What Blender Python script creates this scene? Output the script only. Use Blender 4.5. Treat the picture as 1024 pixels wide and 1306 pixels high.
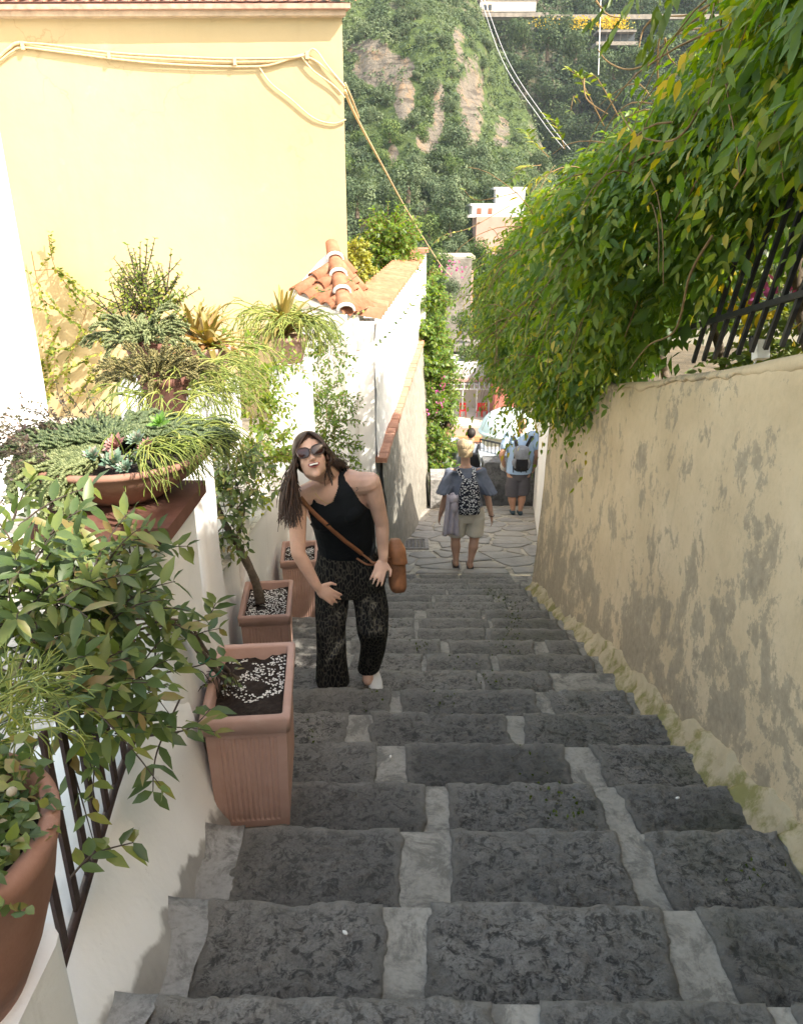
import bpy, math, random
import numpy as np
from mathutils import Vector, Matrix

for _o in list(bpy.data.objects):
    bpy.data.objects.remove(_o, do_unlink=True)
SC = bpy.context.scene
COL = SC.collection
R = math.radians
random.seed(11)
rng = np.random.default_rng(11)

# ------------------------------------------------------------------ camera
CAM = Vector((0.0, 0.0, 1.58))
FPX, CX, CY = 986.0, 512.0, 653.0
PITCH, YAW = R(21.0), R(0.7)
cam_data = bpy.data.cameras.new('camera')
cam_data.sensor_fit = 'HORIZONTAL'
cam_data.sensor_width = 36.0
cam_data.lens = 36.0 * FPX / 1024.0
cam_data.clip_start = 0.03
cam_data.clip_end = 3000.0
cam = bpy.data.objects.new('camera', cam_data)
COL.objects.link(cam)
cam.location = CAM
cam.rotation_euler = (math.pi / 2 - PITCH, 0, YAW)
SC.camera = cam

# ------------------------------------------------------------------ world and sun
SUN_DIR = Vector((0.60, -0.42, 0.68)).normalized()     # towards the sun
world = bpy.data.worlds.new('World')
SC.world = world
world.use_nodes = True
wn = world.node_tree.nodes
bg = wn['Background']
sky = wn.new('ShaderNodeTexSky')
sky.sky_type = 'NISHITA'
sky.sun_disc = False
sky.sun_elevation = math.asin(SUN_DIR.z)
sky.sun_rotation = math.atan2(SUN_DIR.x, SUN_DIR.y)
sky.air_density = 1.0
sky.dust_density = 1.5
sky.ozone_density = 1.0
warm = wn.new('ShaderNodeMix'); warm.data_type = 'RGBA'; warm.blend_type = 'MULTIPLY'
warm.inputs[0].default_value = 1.0; warm.inputs[7].default_value = (1.0, 0.82, 0.60, 1)
world.node_tree.links.new(sky.outputs[0], warm.inputs[6])
world.node_tree.links.new(warm.outputs[2], bg.inputs[0])
bg.inputs[1].default_value = 0.15
sun_data = bpy.data.lights.new('sun', 'SUN')
sun_data.energy = 2.0
sun_data.angle = R(0.5)
sun_data.color = (1.0, 0.94, 0.84)
sun = bpy.data.objects.new('sun', sun_data)
COL.objects.link(sun)
sun.location = (10, -8, 14)
sun.rotation_euler = SUN_DIR.to_track_quat('Z', 'Y').to_euler()
SC.view_settings.view_transform = 'Standard'
SC.view_settings.look = 'None'
SC.view_settings.gamma = 1.0
SC.view_settings.use_curve_mapping = False
SC.view_settings.exposure = 2.54
try:
    SC.cycles.max_bounces = 8
    SC.cycles.diffuse_bounces = 5
    SC.cycles.transmission_bounces = 6
    SC.cycles.transparent_max_bounces = 12
    SC.cycles.use_denoising = True
except Exception:
    pass

# ------------------------------------------------------------------ helpers
_yaw = Matrix.Rotation(YAW, 3, 'Z')
C_FWD = _yaw @ Vector((0, math.cos(PITCH), -math.sin(PITCH)))
C_UP = _yaw @ Vector((0, math.sin(PITCH), math.cos(PITCH)))
C_RT = _yaw @ Vector((1, 0, 0))

def W(px, py, d):
    """survey point: direction seen at (px,py) of the photo, d metres along the view axis"""
    return CAM + C_FWD * d + C_RT * ((px - CX) / FPX * d) + C_UP * ((CY - py) / FPX * d)

def at_y(px, py, y):
    r = C_FWD + C_RT * ((px - CX) / FPX) + C_UP * ((CY - py) / FPX)
    return CAM + r * (y / r.y)

def at_z(px, py, z):
    r = C_FWD + C_RT * ((px - CX) / FPX) + C_UP * ((CY - py) / FPX)
    return CAM + r * ((z - CAM.z) / r.z)

def at_x(px, py, x):
    r = C_FWD + C_RT * ((px - CX) / FPX) + C_UP * ((CY - py) / FPX)
    return CAM + r * (x / r.x)

def lerp(a, b, t): return a + (b - a) * t

def interp(x, xs, ys): return float(np.interp(x, xs, ys))

# numpy lattice noise ------------------------------------------------
_perm = rng.permutation(256)
_perm = np.concatenate([_perm, _perm, _perm])
_val = rng.random(256) * 2 - 1

def vnoise(p):
    p = np.asarray(p, float)
    i = np.floor(p).astype(int); f = p - i
    f = f * f * (3 - 2 * f)
    i = i & 255
    def h(a, b, c):
        return _val[_perm[_perm[_perm[a & 255] + (b & 255)] + (c & 255)]]
    x, y, z = i[..., 0], i[..., 1], i[..., 2]
    fx, fy, fz = f[..., 0], f[..., 1], f[..., 2]
    def l(a, b, t): return a + (b - a) * t
    return l(l(l(h(x, y, z), h(x+1, y, z), fx), l(h(x, y+1, z), h(x+1, y+1, z), fx), fy),
             l(l(h(x, y, z+1), h(x+1, y, z+1), fx), l(h(x, y+1, z+1), h(x+1, y+1, z+1), fx), fy), fz)

def fbm(p, octaves=4, gain=0.5):
    p = np.asarray(p, float); s = 0; a = 1.0
    for k in range(octaves):
        s = s + a * vnoise(p * (2 ** k) + 17.3 * k); a *= gain
    return s

def ns(x, y=0.0, z=0.0, o=3):
    return float(fbm(np.array([[x, y, z]]), o)[0])

OFF = {}
def tag(o, label=None, cat=None, group=None, kind=None):
    if label: o['label'] = label
    if cat: o['category'] = cat
    if group: o['group'] = group
    if kind: o['kind'] = kind
    return o

def thing(name, label, cat, loc=(0, 0, 0), group=None):
    o = bpy.data.objects.new(name, None)
    COL.objects.link(o)
    o.empty_display_size = 0.1
    o.location = Vector(loc)
    OFF[o.name] = Vector(loc)
    return tag(o, label, cat, group)

def finish(name, me, mat, parent=None, smooth=False):
    if mat is not None:
        for m in (mat if isinstance(mat, (list, tuple)) else [mat]):
            me.materials.append(m)
    if smooth:
        me.polygons.foreach_set('use_smooth', [True] * len(me.polygons))
    o = bpy.data.objects.new(name, me)
    COL.objects.link(o)
    if parent is not None:
        off = OFF[parent.name]
        me.transform(Matrix.Translation(-off))
        o.parent = parent
        OFF[o.name] = off
    else:
        OFF[o.name] = Vector((0, 0, 0))
    return o

class MB:
    def __init__(self):
        self.v = []; self.f = []; self.m = []; self.mi = 0
    def add(self, vs, fs):
        b = len(self.v)
        self.v.extend([tuple(q) for q in vs])
        for q in fs:
            self.f.append(tuple(b + i for i in q)); self.m.append(self.mi)
        return self
    def box(self, c, s, rot=None):
        hx, hy, hz = s[0] / 2, s[1] / 2, s[2] / 2
        vs = [Vector((x, y, z)) for z in (-hz, hz) for y in (-hy, hy) for x in (-hx, hx)]
        if rot is not None: vs = [rot @ q for q in vs]
        c = Vector(c)
        vs = [q + c for q in vs]
        return self.add(vs, [(0, 2, 3, 1), (4, 5, 7, 6), (0, 1, 5, 4), (2, 6, 7, 3), (0, 4, 6, 2), (1, 3, 7, 5)])
    def hexa(self, b4, t4):
        return self.add(list(b4) + list(t4), [(3, 2, 1, 0), (4, 5, 6, 7), (0, 1, 5, 4), (1, 2, 6, 5), (2, 3, 7, 6), (3, 0, 4, 7)])
    def prism(self, poly, vec):
        n = len(poly); vec = Vector(vec)
        vs = [Vector(p) for p in poly] + [Vector(p) + vec for p in poly]
        fs = [tuple(range(n - 1, -1, -1)), tuple(range(n, 2 * n))]
        fs += [(i, (i + 1) % n, n + (i + 1) % n, n + i) for i in range(n)]
        return self.add(vs, fs)
    def tube(self, pts, rad, seg=6, caps=True):
        pts = [Vector(p) for p in pts]; n = len(pts)
        if not hasattr(rad, '__len__'): rad = [rad] * n
        vs = []; prev = None
        for i, p in enumerate(pts):
            t = (pts[min(i + 1, n - 1)] - pts[max(i - 1, 0)])
            t = t.normalized() if t.length > 1e-9 else Vector((0, 0, 1))
            if prev is None:
                a = Vector((0, 0, 1)) if abs(t.z) < 0.9 else Vector((1, 0, 0))
                u = t.cross(a).normalized()
            else:
                u = prev - t * prev.dot(t)
                u = u.normalized() if u.length > 1e-9 else t.orthogonal().normalized()
            prev = u; w = t.cross(u)
            for k in range(seg):
                an = 2 * math.pi * k / seg
                vs.append(p + (u * math.cos(an) + w * math.sin(an)) * rad[i])
        fs = []
        for i in range(n - 1):
            for k in range(seg):
                k2 = (k + 1) % seg
                fs.append((i * seg + k, i * seg + k2, (i + 1) * seg + k2, (i + 1) * seg + k))
        if caps:
            fs.append(tuple(range(seg - 1, -1, -1))); fs.append(tuple((n - 1) * seg + k for k in range(seg)))
        return self.add(vs, fs)
    def lathe(self, prof, c=(0, 0, 0), seg=32, sx=1.0, sy=1.0):
        c = Vector(c); vs = []; fs = []
        for (r, z) in prof:
            for k in range(seg):
                an = 2 * math.pi * k / seg
                vs.append(c + Vector((r * sx * math.cos(an), r * sy * math.sin(an), z)))
        for i in range(len(prof) - 1):
            for k in range(seg):
                k2 = (k + 1) % seg
                fs.append((i * seg + k, i * seg + k2, (i + 1) * seg + k2, (i + 1) * seg + k))
        return self.add(vs, fs)
    def grid(self, P):
        """P[i][j] array of points"""
        ni = len(P); nj = len(P[0])
        vs = [P[i][j] for i in range(ni) for j in range(nj)]
        fs = [(i * nj + j, (i + 1) * nj + j, (i + 1) * nj + j + 1, i * nj + j + 1) for i in range(ni - 1) for j in range(nj - 1)]
        return self.add(vs, fs)
    def ball(self, c, r, seg=10, rings=7, rot=None):
        c = Vector(c)
        if not hasattr(r, '__len__'): r = (r, r, r)
        vs = []; fs = []
        for i in range(rings + 1):
            ph = math.pi * i / rings
            for k in range(seg):
                an = 2 * math.pi * k / seg
                q = Vector((r[0] * math.sin(ph) * math.cos(an), r[1] * math.sin(ph) * math.sin(an), r[2] * math.cos(ph)))
                if rot is not None: q = rot @ q
                vs.append(c + q)
        for i in range(rings):
            for k in range(seg):
                k2 = (k + 1) % seg
                fs.append((i * seg + k, (i + 1) * seg + k, (i + 1) * seg + k2, i * seg + k2))
        return self.add(vs, fs)
    def build(self, name, mat, parent=None, smooth=False, weld=False):
        me = bpy.data.meshes.new(name)
        me.from_pydata(self.v, [], self.f)
        if isinstance(mat, (list, tuple)):
            me.polygons.foreach_set('material_index', self.m)
        me.update()
        return finish(name, me, mat, parent, smooth)

def spline(pts, n=8):
    pts = [Vector(p) for p in pts]
    if len(pts) < 3: return [pts[0].lerp(pts[-1], i / n) for i in range(n + 1)]
    out = []
    for i in range(len(pts) - 1):
        p0 = pts[max(i - 1, 0)]; p1 = pts[i]; p2 = pts[i + 1]; p3 = pts[min(i + 2, len(pts) - 1)]
        for k in range(n):
            t = k / n
            out.append(0.5 * ((2 * p1) + (p2 - p0) * t + (2 * p0 - 5 * p1 + 4 * p2 - p3) * t * t + (3 * p1 - p0 - 3 * p2 + p3) * t ** 3))
    out.append(pts[-1])
    return out

# fast numpy mesh -----------------------------------------------------
def np_mesh(name, verts, quads=None, tris=None, tint=None):
    me = bpy.data.meshes.new(name)
    nv = len(verts)
    me.vertices.add(nv)
    me.vertices.foreach_set('co', np.ascontiguousarray(verts, dtype=np.float32).ravel())
    loops = []; starts = []; c = 0
    if quads is not None and len(quads):
        loops.append(np.asarray(quads, dtype=np.int32).ravel()); starts.append(np.arange(len(quads)) * 4); c = len(quads) * 4
    if tris is not None and len(tris):
        loops.append(np.asarray(tris, dtype=np.int32).ravel()); starts.append(c + np.arange(len(tris)) * 3)
    loops = np.concatenate(loops); starts = np.concatenate(starts).astype(np.int32)
    me.loops.add(len(loops)); me.loops.foreach_set('vertex_index', loops)
    me.polygons.add(len(starts)); me.polygons.foreach_set('loop_start', starts)
    me.update(calc_edges=True)
    if tint is not None:
        at = me.attributes.new('tint', 'FLOAT', 'POINT')
        at.data.foreach_set('value', np.ascontiguousarray(tint, dtype=np.float32))
    return me

def unit(a):
    return a / np.maximum(np.linalg.norm(a, axis=-1, keepdims=True), 1e-9)

def leaf_verts(P, D, N, L, Wd, droop=0.15, fold=0.25, rich=True):
    """arrays of leaves -> verts (n,k,3) and local faces"""
    P = np.asarray(P, float); D = unit(np.asarray(D, float)); N = np.asarray(N, float)
    S = unit(np.cross(D, N)); N = unit(np.cross(S, D))
    L = np.asarray(L, float).reshape(-1, 1); Wd = np.asarray(Wd, float).reshape(-1, 1)
    def pt(t, s, lift=0.0):
        return P + D * L * t + S * Wd * 0.5 * s + N * (-droop * L * t * t + lift)
    if rich:
        v = [pt(0, 0), pt(.3, 0), pt(.65, 0), pt(1, 0),
             pt(.27, 0.85, fold * Wd * .5), pt(.6, 0.8, fold * Wd * .5), pt(.27, -.85, fold * Wd * .5), pt(.6, -.8, fold * Wd * .5)]
        quads = [(1, 4, 5, 2), (6, 1, 2, 7)]
        tris = [(0, 4, 1), (2, 5, 3), (0, 1, 6), (2, 3, 7)]
    else:
        v = [pt(0, 0), pt(.45, 1.0, fold * Wd * .5), pt(1, 0), pt(.45, -1.0, fold * Wd * .5)]
        quads = []
        tris = [(0, 1, 2), (0, 2, 3)]
    return np.stack(v, axis=1), quads, tris

def leaves(name, P, D, N, L, Wd, mat, parent=None, tint=None, droop=0.15, fold=0.25, rich=True):
    V, q, t = leaf_verts(P, D, N, L, Wd, droop, fold, rich)
    n, k, _ = V.shape
    base = (np.arange(n) * k).reshape(-1, 1)
    quads = np.concatenate([base + np.array(a) for a in q]) if q else None
    tris = np.concatenate([base + np.array(a) for a in t])
    if tint is None: tint = rng.random(n)
    me = np_mesh(name, V.reshape(-1, 3), quads, tris, np.repeat(tint, k))
    return finish(name, me, mat, parent, rich)

def single_leaves(name, P, D, N, L, Wd, mat, parent, tint=None, droop=0.15, fold=0.25):
    """leaves that can be picked apart: one object each"""
    V, q, t = leaf_verts(P, D, N, L, Wd, droop, fold, True)
    if tint is None: tint = rng.random(len(V))
    for i in range(len(V)):
        me = np_mesh(name, V[i], np.array(q), np.array(t), np.repeat(tint[i], 8))
        finish(name, me, mat, parent, True)

# ------------------------------------------------------------------ materials
MATS = {}
class NT:
    def __init__(self, name):
        m = bpy.data.materials.new(name); m.use_nodes = True
        self.m = m; self.t = m.node_tree; self.n = self.t.nodes; self.p = self.n['Principled BSDF']
        MATS[name] = m
    def new(self, k, **kw):
        n = self.n.new('ShaderNode' + k)
        for a, b in kw.items():
            setattr(n, a, b)
        return n
    def link(self, a, b): self.t.links.new(a, b)
    def coords(self, obj=False):
        if obj:
            return self.new('TexCoord').outputs['Object']
        g = self.new('NewGeometry'); return g.outputs['Position']
    def noise(self, vec, scale, detail=6, rough=0.6, dist=0.0):
        n = self.new('TexNoise'); n.inputs['Scale'].default_value = scale; n.inputs['Detail'].default_value = detail
        n.inputs['Roughness'].default_value = rough; n.inputs['Distortion'].default_value = dist
        self.link(vec, n.inputs['Vector']); return n.outputs['Fac']
    def voro(self, vec, scale, feature='F1', out='Distance', rand=1.0):
        n = self.new('TexVoronoi'); n.feature = feature; n.inputs['Scale'].default_value = scale
        n.inputs['Randomness'].default_value = rand
        self.link(vec, n.inputs['Vector']); return n.outputs[out]
    def mapv(self, vec, scale=(1, 1, 1), rot=(0, 0, 0)):
        n = self.new('Mapping'); n.inputs['Scale'].default_value = scale; n.inputs['Rotation'].default_value = rot
        self.link(vec, n.inputs['Vector']); return n.outputs['Vector']
    def ramp(self, fac, stops, interp='LINEAR'):
        n = self.new('ValToRGB'); cr = n.color_ramp; cr.interpolation = interp
        while len(cr.elements) < len(stops): cr.elements.new(0.5)
        for e, (pos, c) in zip(cr.elements, stops):
            e.position = pos
            e.color = (c, c, c, 1) if not hasattr(c, '__len__') else (c[0], c[1], c[2], 1)
        self.link(fac, n.inputs[0]); return n.outputs[0]
    def mix(self, fac, a, b, mode='MIX'):
        n = self.new('Mix'); n.data_type = 'RGBA'; n.blend_type = mode
        def s(i, x):
            if hasattr(x, 'links') or hasattr(x, 'is_output'): self.link(x, n.inputs[i])
            elif hasattr(x, '__len__'): n.inputs[i].default_value = (x[0], x[1], x[2], 1)
            else: n.inputs[i].default_value = x
        s(0, fac); s(6, a); s(7, b); return n.outputs[2]
    def math(self, op, a, b=0.0):
        n = self.new('Math'); n.operation = op
        for i, x in ((0, a), (1, b)):
            if hasattr(x, 'is_output'): self.link(x, n.inputs[i])
            else: n.inputs[i].default_value = x
        return n.outputs[0]
    def bump(self, h, strength=0.5, dist=0.01, prev=None):
        n = self.new('Bump'); n.inputs['Strength'].default_value = strength; n.inputs['Distance'].default_value = dist
        self.link(h, n.inputs['Height'])
        if prev is not None: self.link(prev, n.inputs['Normal'])
        self.link(n.outputs[0], self.p.inputs['Normal']); return n.outputs[0]
    def base(self, x):
        if hasattr(x, 'is_output'): self.link(x, self.p.inputs['Base Color'])
        else: self.p.inputs['Base Color'].default_value = (x[0], x[1], x[2], 1)
        return self
    def rough(self, x, spec=None):
        if hasattr(x, 'is_output'): self.link(x, self.p.inputs['Roughness'])
        else: self.p.inputs['Roughness'].default_value = x
        if spec is not None: self.p.inputs['Specular IOR Level'].default_value = spec
        return self

def plain(name, c, rough=0.6, var=0.25, scale=20, bump=0.0, bdist=0.002, metal=0.0, spec=0.3):
    t = NT(name); v = t.coords()
    n = t.noise(v, scale, 5, 0.6)
    lo = tuple(x * (1 - var) for x in c); hi = tuple(min(1, x * (1 + var)) for x in c)
    t.base(t.ramp(n, [(0.3, lo), (0.7, hi)])).rough(rough, spec)
    t.p.inputs['Metallic'].default_value = metal
    if bump: t.bump(t.noise(v, scale * 4, 4, 0.6), bump, bdist)
    return t.m

def leaf_mat(name, stops, rough=0.42, trans=0.35, spec=0.45, tcol=(1.25, 1.35, 0.5)):
    t = NT(name)
    a = t.new('Attribute'); a.attribute_name = 'tint'
    v = t.coords()
    n = t.noise(v, 60, 3, 0.6)
    f = t.math('ADD', a.outputs['Fac'], t.math('MULTIPLY', t.math('SUBTRACT', n, 0.5), 0.25))
    c = t.ramp(f, stops)
    t.base(c).rough(rough, spec)
    tr = t.new('BsdfTranslucent')
    t.link(t.mix(1.0, c, (min(1, tcol[0]), min(1, tcol[1]), tcol[2]), 'MULTIPLY'), tr.inputs[0])
    # brighter transmitted colour
    hs = t.new('HueSaturation'); hs.inputs['Value'].default_value = 1.7; hs.inputs['Saturation'].default_value = 1.1
    t.link(t.mix(1.0, c, (1.0, 1.0, tcol[2]), 'MULTIPLY'), hs.inputs['Color']); t.link(hs.outputs[0], tr.inputs[0])
    mx = t.new('MixShader'); mx.inputs[0].default_value = trans
    t.link(t.p.outputs[0], mx.inputs[1]); t.link(tr.outputs[0], mx.inputs[2])
    t.link(mx.outputs[0], t.n['Material Output'].inputs[0])
    return t.m

# ================================================================== materials of the structure
def mk_stone():
    t = NT('basalt_stone'); v = t.coords()
    n1 = t.noise(v, 9, 8, 0.65, 0.4); n2 = t.noise(v, 75, 7, 0.75, 0.5); n3 = t.noise(v, 2.2, 4, 0.6)
    c = t.ramp(n1, [(0.28, (.24, .223, .20)), (0.5, (.40, .373, .335)), (0.72, (.55, .513, .46))])
    c = t.mix(t.ramp(t.noise(v, 28, 9, 0.75, 1.0), [(0.44, 0.9), (0.50, 0.0)]), c, (.060, .056, .052))  # shade in the pecked relief, painted as dark pits
    c = t.mix(t.ramp(n2, [(0.52, 0.0), (0.62, 0.85)]), c, (.48, .455, .415))
    c = t.mix(t.ramp(t.noise(v, 130, 5, 0.8), [(0.35, 0.55), (0.55, 0.0)]), c, (.06, .056, .052))
    oi = t.new('ObjectInfo')
    c = t.mix(t.math('MULTIPLY', oi.outputs['Random'], 0.75), c, (.13, .123, .112))
    # pale cement smears with a ragged edge
    n4 = t.noise(v, 3.3, 9, 0.72, 0.3)
    c = t.mix(t.ramp(n4, [(0.56, 0.0), (0.72, 0.55)]), c, (.22, .215, .20))
    n5 = t.noise(v, 38, 9, 0.8)
    c = t.mix(t.ramp(n5, [(0.60, 0.0), (0.70, 0.5)]), c, (.26, .255, .24))
    # moss tint close to the right wall
    s = t.new('SeparateXYZ'); t.link(v, s.inputs[0])
    mk = t.math('MULTIPLY', t.ramp(t.math('SUBTRACT', s.outputs['X'], 0.15), [(0.2, 0.0), (0.9, 1.0)]), t.ramp(n3, [(0.5, 0.0), (0.62, 0.45)]))
    c = t.mix(mk, c, (.075, .085, .028))
    def attr(nm):
        q = t.new('Attribute'); q.attribute_name = nm; return q.outputs['Fac']
    # cement smeared over the slab sides, dust and wear on the nosing, darker towards the back edge
    sm = t.math('ADD', t.math('MULTIPLY', attr('side'), 0.42), t.noise(v, 19, 9, 0.75, 0.4))
    c = t.mix(t.ramp(sm, [(0.66, 0.0), (0.79, 0.75)]), c, (.31, .29, .255))
    c = t.mix(t.math('MULTIPLY', attr('nose'), t.ramp(t.noise(v, 16, 6, 0.7), [(0.35, 0.55), (0.65, 1.0)])), c, (.46, .43, .38))
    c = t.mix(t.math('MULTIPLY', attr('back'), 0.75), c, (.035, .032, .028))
    t.base(c).rough(t.ramp(n2, [(0.3, 0.62), (0.7, 0.85)]), 0.35)
    b = t.bump(n1, 1.0, 0.035)
    b = t.bump(t.noise(v, 22, 9, 0.75, 0.7), 1.0, 0.045, b)
    b = t.bump(t.voro(t.mapv(v, (1, 2.2, 1), (0, 0, 0.2)), 30), 0.35, 0.006, b)
    t.bump(n2, 1.0, 0.007, b)
    return t.m
M_STONE = mk_stone()

def mk_mortar(name, a, b_, scale=7):
    t = NT(name); v = t.coords()
    n1 = t.noise(v, scale, 8, 0.65, 0.2); n2 = t.noise(v, 70, 4, 0.6)
    c = t.ramp(n1, [(0.3, a), (0.7, b_)])
    c = t.mix(t.ramp(n2, [(0.45, 0.0), (0.75, 0.5)]), c, tuple(x * 0.6 for x in a))
    # hairline cracks and dark pits
    n3 = t.noise(v, 8.0, 10, 0.78, 0.5)
    c = t.mix(t.ramp(n3, [(0.48, 0.0), (0.58, 0.8)]), c, tuple(x * 0.5 for x in a))
    t.base(c).rough(0.9, 0.2)
    b = t.bump(n1, 0.6, 0.012)
    t.bump(n2, 0.6, 0.003, b)
    return t.m
M_MORTAR = mk_mortar('step_mortar', (.28, .26, .225), (.38, .35, .30))
M_RAMPMORTAR = mk_mortar('paving_mortar', (.40, .36, .29), (.52, .47, .38))
M_CEMENT = mk_mortar('grey_cement', (.26, .25, .235), (.38, .37, .35), 4)

def mk_flag():
    t = NT('paving_stone'); v = t.coords()
    oi = t.new('ObjectInfo')
    n1 = t.noise(v, 7, 7, 0.65, 0.3)
    c = t.ramp(n1, [(0.3, (.20, .19, .175)), (0.7, (.36, .34, .31))])
    c = t.mix(t.math('MULTIPLY', oi.outputs['Random'], 0.7), c, (.34, .31, .26))
    t.base(c).rough(0.7, 0.35)
    b = t.bump(n1, 0.6, 0.02); t.bump(t.noise(v, 50, 5, 0.7), 0.6, 0.005, b)
    return t.m
M_FLAG = mk_flag()

def mk_white(name='white_plaster', col=(.80, .79, .76), dirt=0.25):
    t = NT(name); v = t.coords()
    n1 = t.noise(v, 3, 6, 0.6); n2 = t.noise(v, 30, 5, 0.6)
    c = t.mix(t.ramp(n1, [(0.45, 0.0), (0.8, dirt)]), col, tuple(x * 0.7 for x in col))
    c = t.mix(t.ramp(t.noise(t.mapv(v, (6, 6, 0.7)), 2, 6, 0.7), [(0.58, 0.0), (0.72, dirt)]), c, (.42, .40, .36))
    t.base(c).rough(0.85, 0.2)
    b = t.bump(n1, 0.4, 0.03); t.bump(n2, 0.35, 0.004, b)
    return t.m
M_WHITE = mk_white()

def mk_foot():
    # lime paint that stops raggedly above bare grey cement, along the slope of the stairs
    t = NT('painted_wall_foot'); v = t.coords()
    s = t.new('SeparateXYZ'); t.link(v, s.inputs[0])
    h = t.math('ADD', s.outputs['Z'], t.math('MULTIPLY', t.math('SUBTRACT', s.outputs['Y'], 1.43), 0.337))
    n1 = t.noise(v, 9, 3, 0.5, 0.1)
    h2 = t.math('ADD', h, t.math('MULTIPLY', t.math('SUBTRACT', n1, 0.5), 0.16))
    f = t.ramp(h2, [(0.0, 0.0), (0.02, 1.0)])
    g = t.ramp(t.noise(v, 5, 6, 0.6), [(0.3, (.26, .25, .235)), (0.7, (.40, .385, .36))])
    c = t.mix(f, g, (.78, .775, .75))
    c = t.mix(t.ramp(t.noise(v, 12, 8, 0.75), [(0.62, 0.0), (0.7, 0.5)]), c, (.36, .34, .31))
    t.base(c).rough(0.85, 0.2)
    b = t.bump(n1, 0.5, 0.02); t.bump(t.noise(v, 60, 4, 0.6), 0.4, 0.003, b)
    return t.m
M_FOOT = mk_foot()

def mk_ochre():
    t = NT('stained_ochre_plaster'); v = t.coords()
    s = t.new('SeparateXYZ'); t.link(v, s.inputs[0])
    h = t.math('ADD', s.outputs['Z'], t.math('MULTIPLY', t.math('SUBTRACT', s.outputs['Y'], 1.43), 0.337))
    n1 = t.noise(v, 1.6, 7, 0.6, 0.2); n2 = t.noise(v, 22, 8, 0.65)
    c = t.ramp(n1, [(0.3, (.50, .39, .245)), (0.5, (.60, .48, .315)), (0.72, (.66, .54, .37))])
    c = t.mix(t.ramp(n2, [(0.5, 0.0), (0.8, 0.35)]), c, (.36, .30, .20))
    # grey lichen and damp: ragged flakes, denser down the stairs and low on the wall
    n3 = t.noise(t.mapv(v, (1, 1.0, 0.85)), 5.2, 12, 0.76, 0.15)
    n4 = t.noise(v, 0.9, 3, 0.5)
    low = t.ramp(h, [(0.15, 0.11), (0.95, 0.0)])
    low = t.math('ADD', low, t.math('MULTIPLY', t.math('SUBTRACT', n4, 0.5), 0.30))
    low = t.math('ADD', low, t.ramp(t.math('MULTIPLY', s.outputs['Y'], 0.13), [(0.3, 0.0), (0.75, 0.05)]))
    fm = t.ramp(t.math('ADD', n3, low), [(0.57, 0.0), (0.60, 0.65), (0.70, 0.8)])
    st = t.ramp(t.noise(v, 30, 5, 0.6), [(0.3, (.22, .19, .145)), (0.7, (.36, .31, .23))])
    c = t.mix(fm, c, st)
    vs_ = t.noise(t.mapv(v, (7, 7, 0.5)), 2.0, 6, 0.7)
    c = t.mix(t.ramp(vs_, [(0.58, 0.0), (0.75, 0.28)]), c, (.24, .21, .15))
    t.base(c).rough(0.92, 0.15)
    b = t.bump(n1, 0.5, 0.05)
    b = t.bump(n3, 0.5, 0.012, b)
    t.bump(n2, 0.6, 0.005, b)
    return t.m
M_OCHRE = mk_ochre()

def mk_footing():
    t = NT('rendered_footing'); v = t.coords()
    s = t.new('SeparateXYZ'); t.link(v, s.inputs[0])
    h = t.math('ADD', s.outputs['Z'], t.math('MULTIPLY', t.math('SUBTRACT', s.outputs['Y'], 1.43), 0.337))
    n1 = t.noise(v, 8, 8, 0.65, 0.3)
    c = t.ramp(n1, [(0.3, (.40, .325, .205)), (0.7, (.54, .45, .30))])
    mo = t.math('ADD', t.noise(v, 6, 7, 0.7), t.ramp(h, [(0.0, 0.18), (0.14, 0.0)]))
    c = t.mix(t.ramp(mo, [(0.62, 0.0), (0.74, 0.8)]), c, (.19, .185, .05))
    t.base(c).rough(0.92, 0.15)
    b = t.bump(n1, 0.6, 0.02); t.bump(t.noise(v, 60, 5, 0.6), 0.5, 0.004, b)
    return t.m
M_FOOTING = mk_footing()

def mk_yellow():
    t = NT('pale_yellow_render'); v = t.coords()
    n1 = t.noise(v, 0.7, 6, 0.6); n2 = t.noise(v, 14, 6, 0.6)
    c = t.ramp(n1, [(0.3, (.415, .335, .192)), (0.7, (.46, .377, .228))])
    c = t.mix(t.ramp(n2, [(0.55, 0.0), (0.85, 0.2)]), c, (.42, .33, .18))
    cr = t.new('TexVoronoi'); cr.feature = 'DISTANCE_TO_EDGE'; cr.inputs['Scale'].default_value = 0.55
    wv = t.new('VectorMath'); wv.operation = 'ADD'; t.link(v, wv.inputs[0])
    nn = t.new('TexNoise'); nn.inputs['Scale'].default_value = 2.5; nn.inputs['Detail'].default_value = 6; t.link(v, nn.inputs['Vector'])
    t.link(nn.outputs['Color'], wv.inputs[1]); t.link(wv.outputs[0], cr.inputs['Vector'])
    cm = t.math('MULTIPLY', t.ramp(cr.outputs[0], [(0.0, 0.55), (0.006, 0.0)]), t.ramp(t.noise(v, 0.8, 2, 0.5), [(0.5, 0.0), (0.6, 1.0)]))
    c = t.mix(cm, c, (.30, .22, .11))
    dr = t.noise(t.mapv(v, (3.5, 1, .28)), 1.3, 8, .7)
    c = t.mix(t.ramp(dr, [(0.52, 0.0), (0.75, 0.30)]), c, (.34, .28, .17))
    c = t.mix(t.ramp(t.noise(v, 3.1, 9, .75), [(0.60, 0.0), (0.68, 0.22)]), c, (.60, .52, .36))
    t.base(c).rough(0.9, 0.15)
    b = t.bump(n1, 0.3, 0.05); t.bump(n2, 0.25, 0.006, b)
    return t.m
M_YELLOW = mk_yellow()

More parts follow.
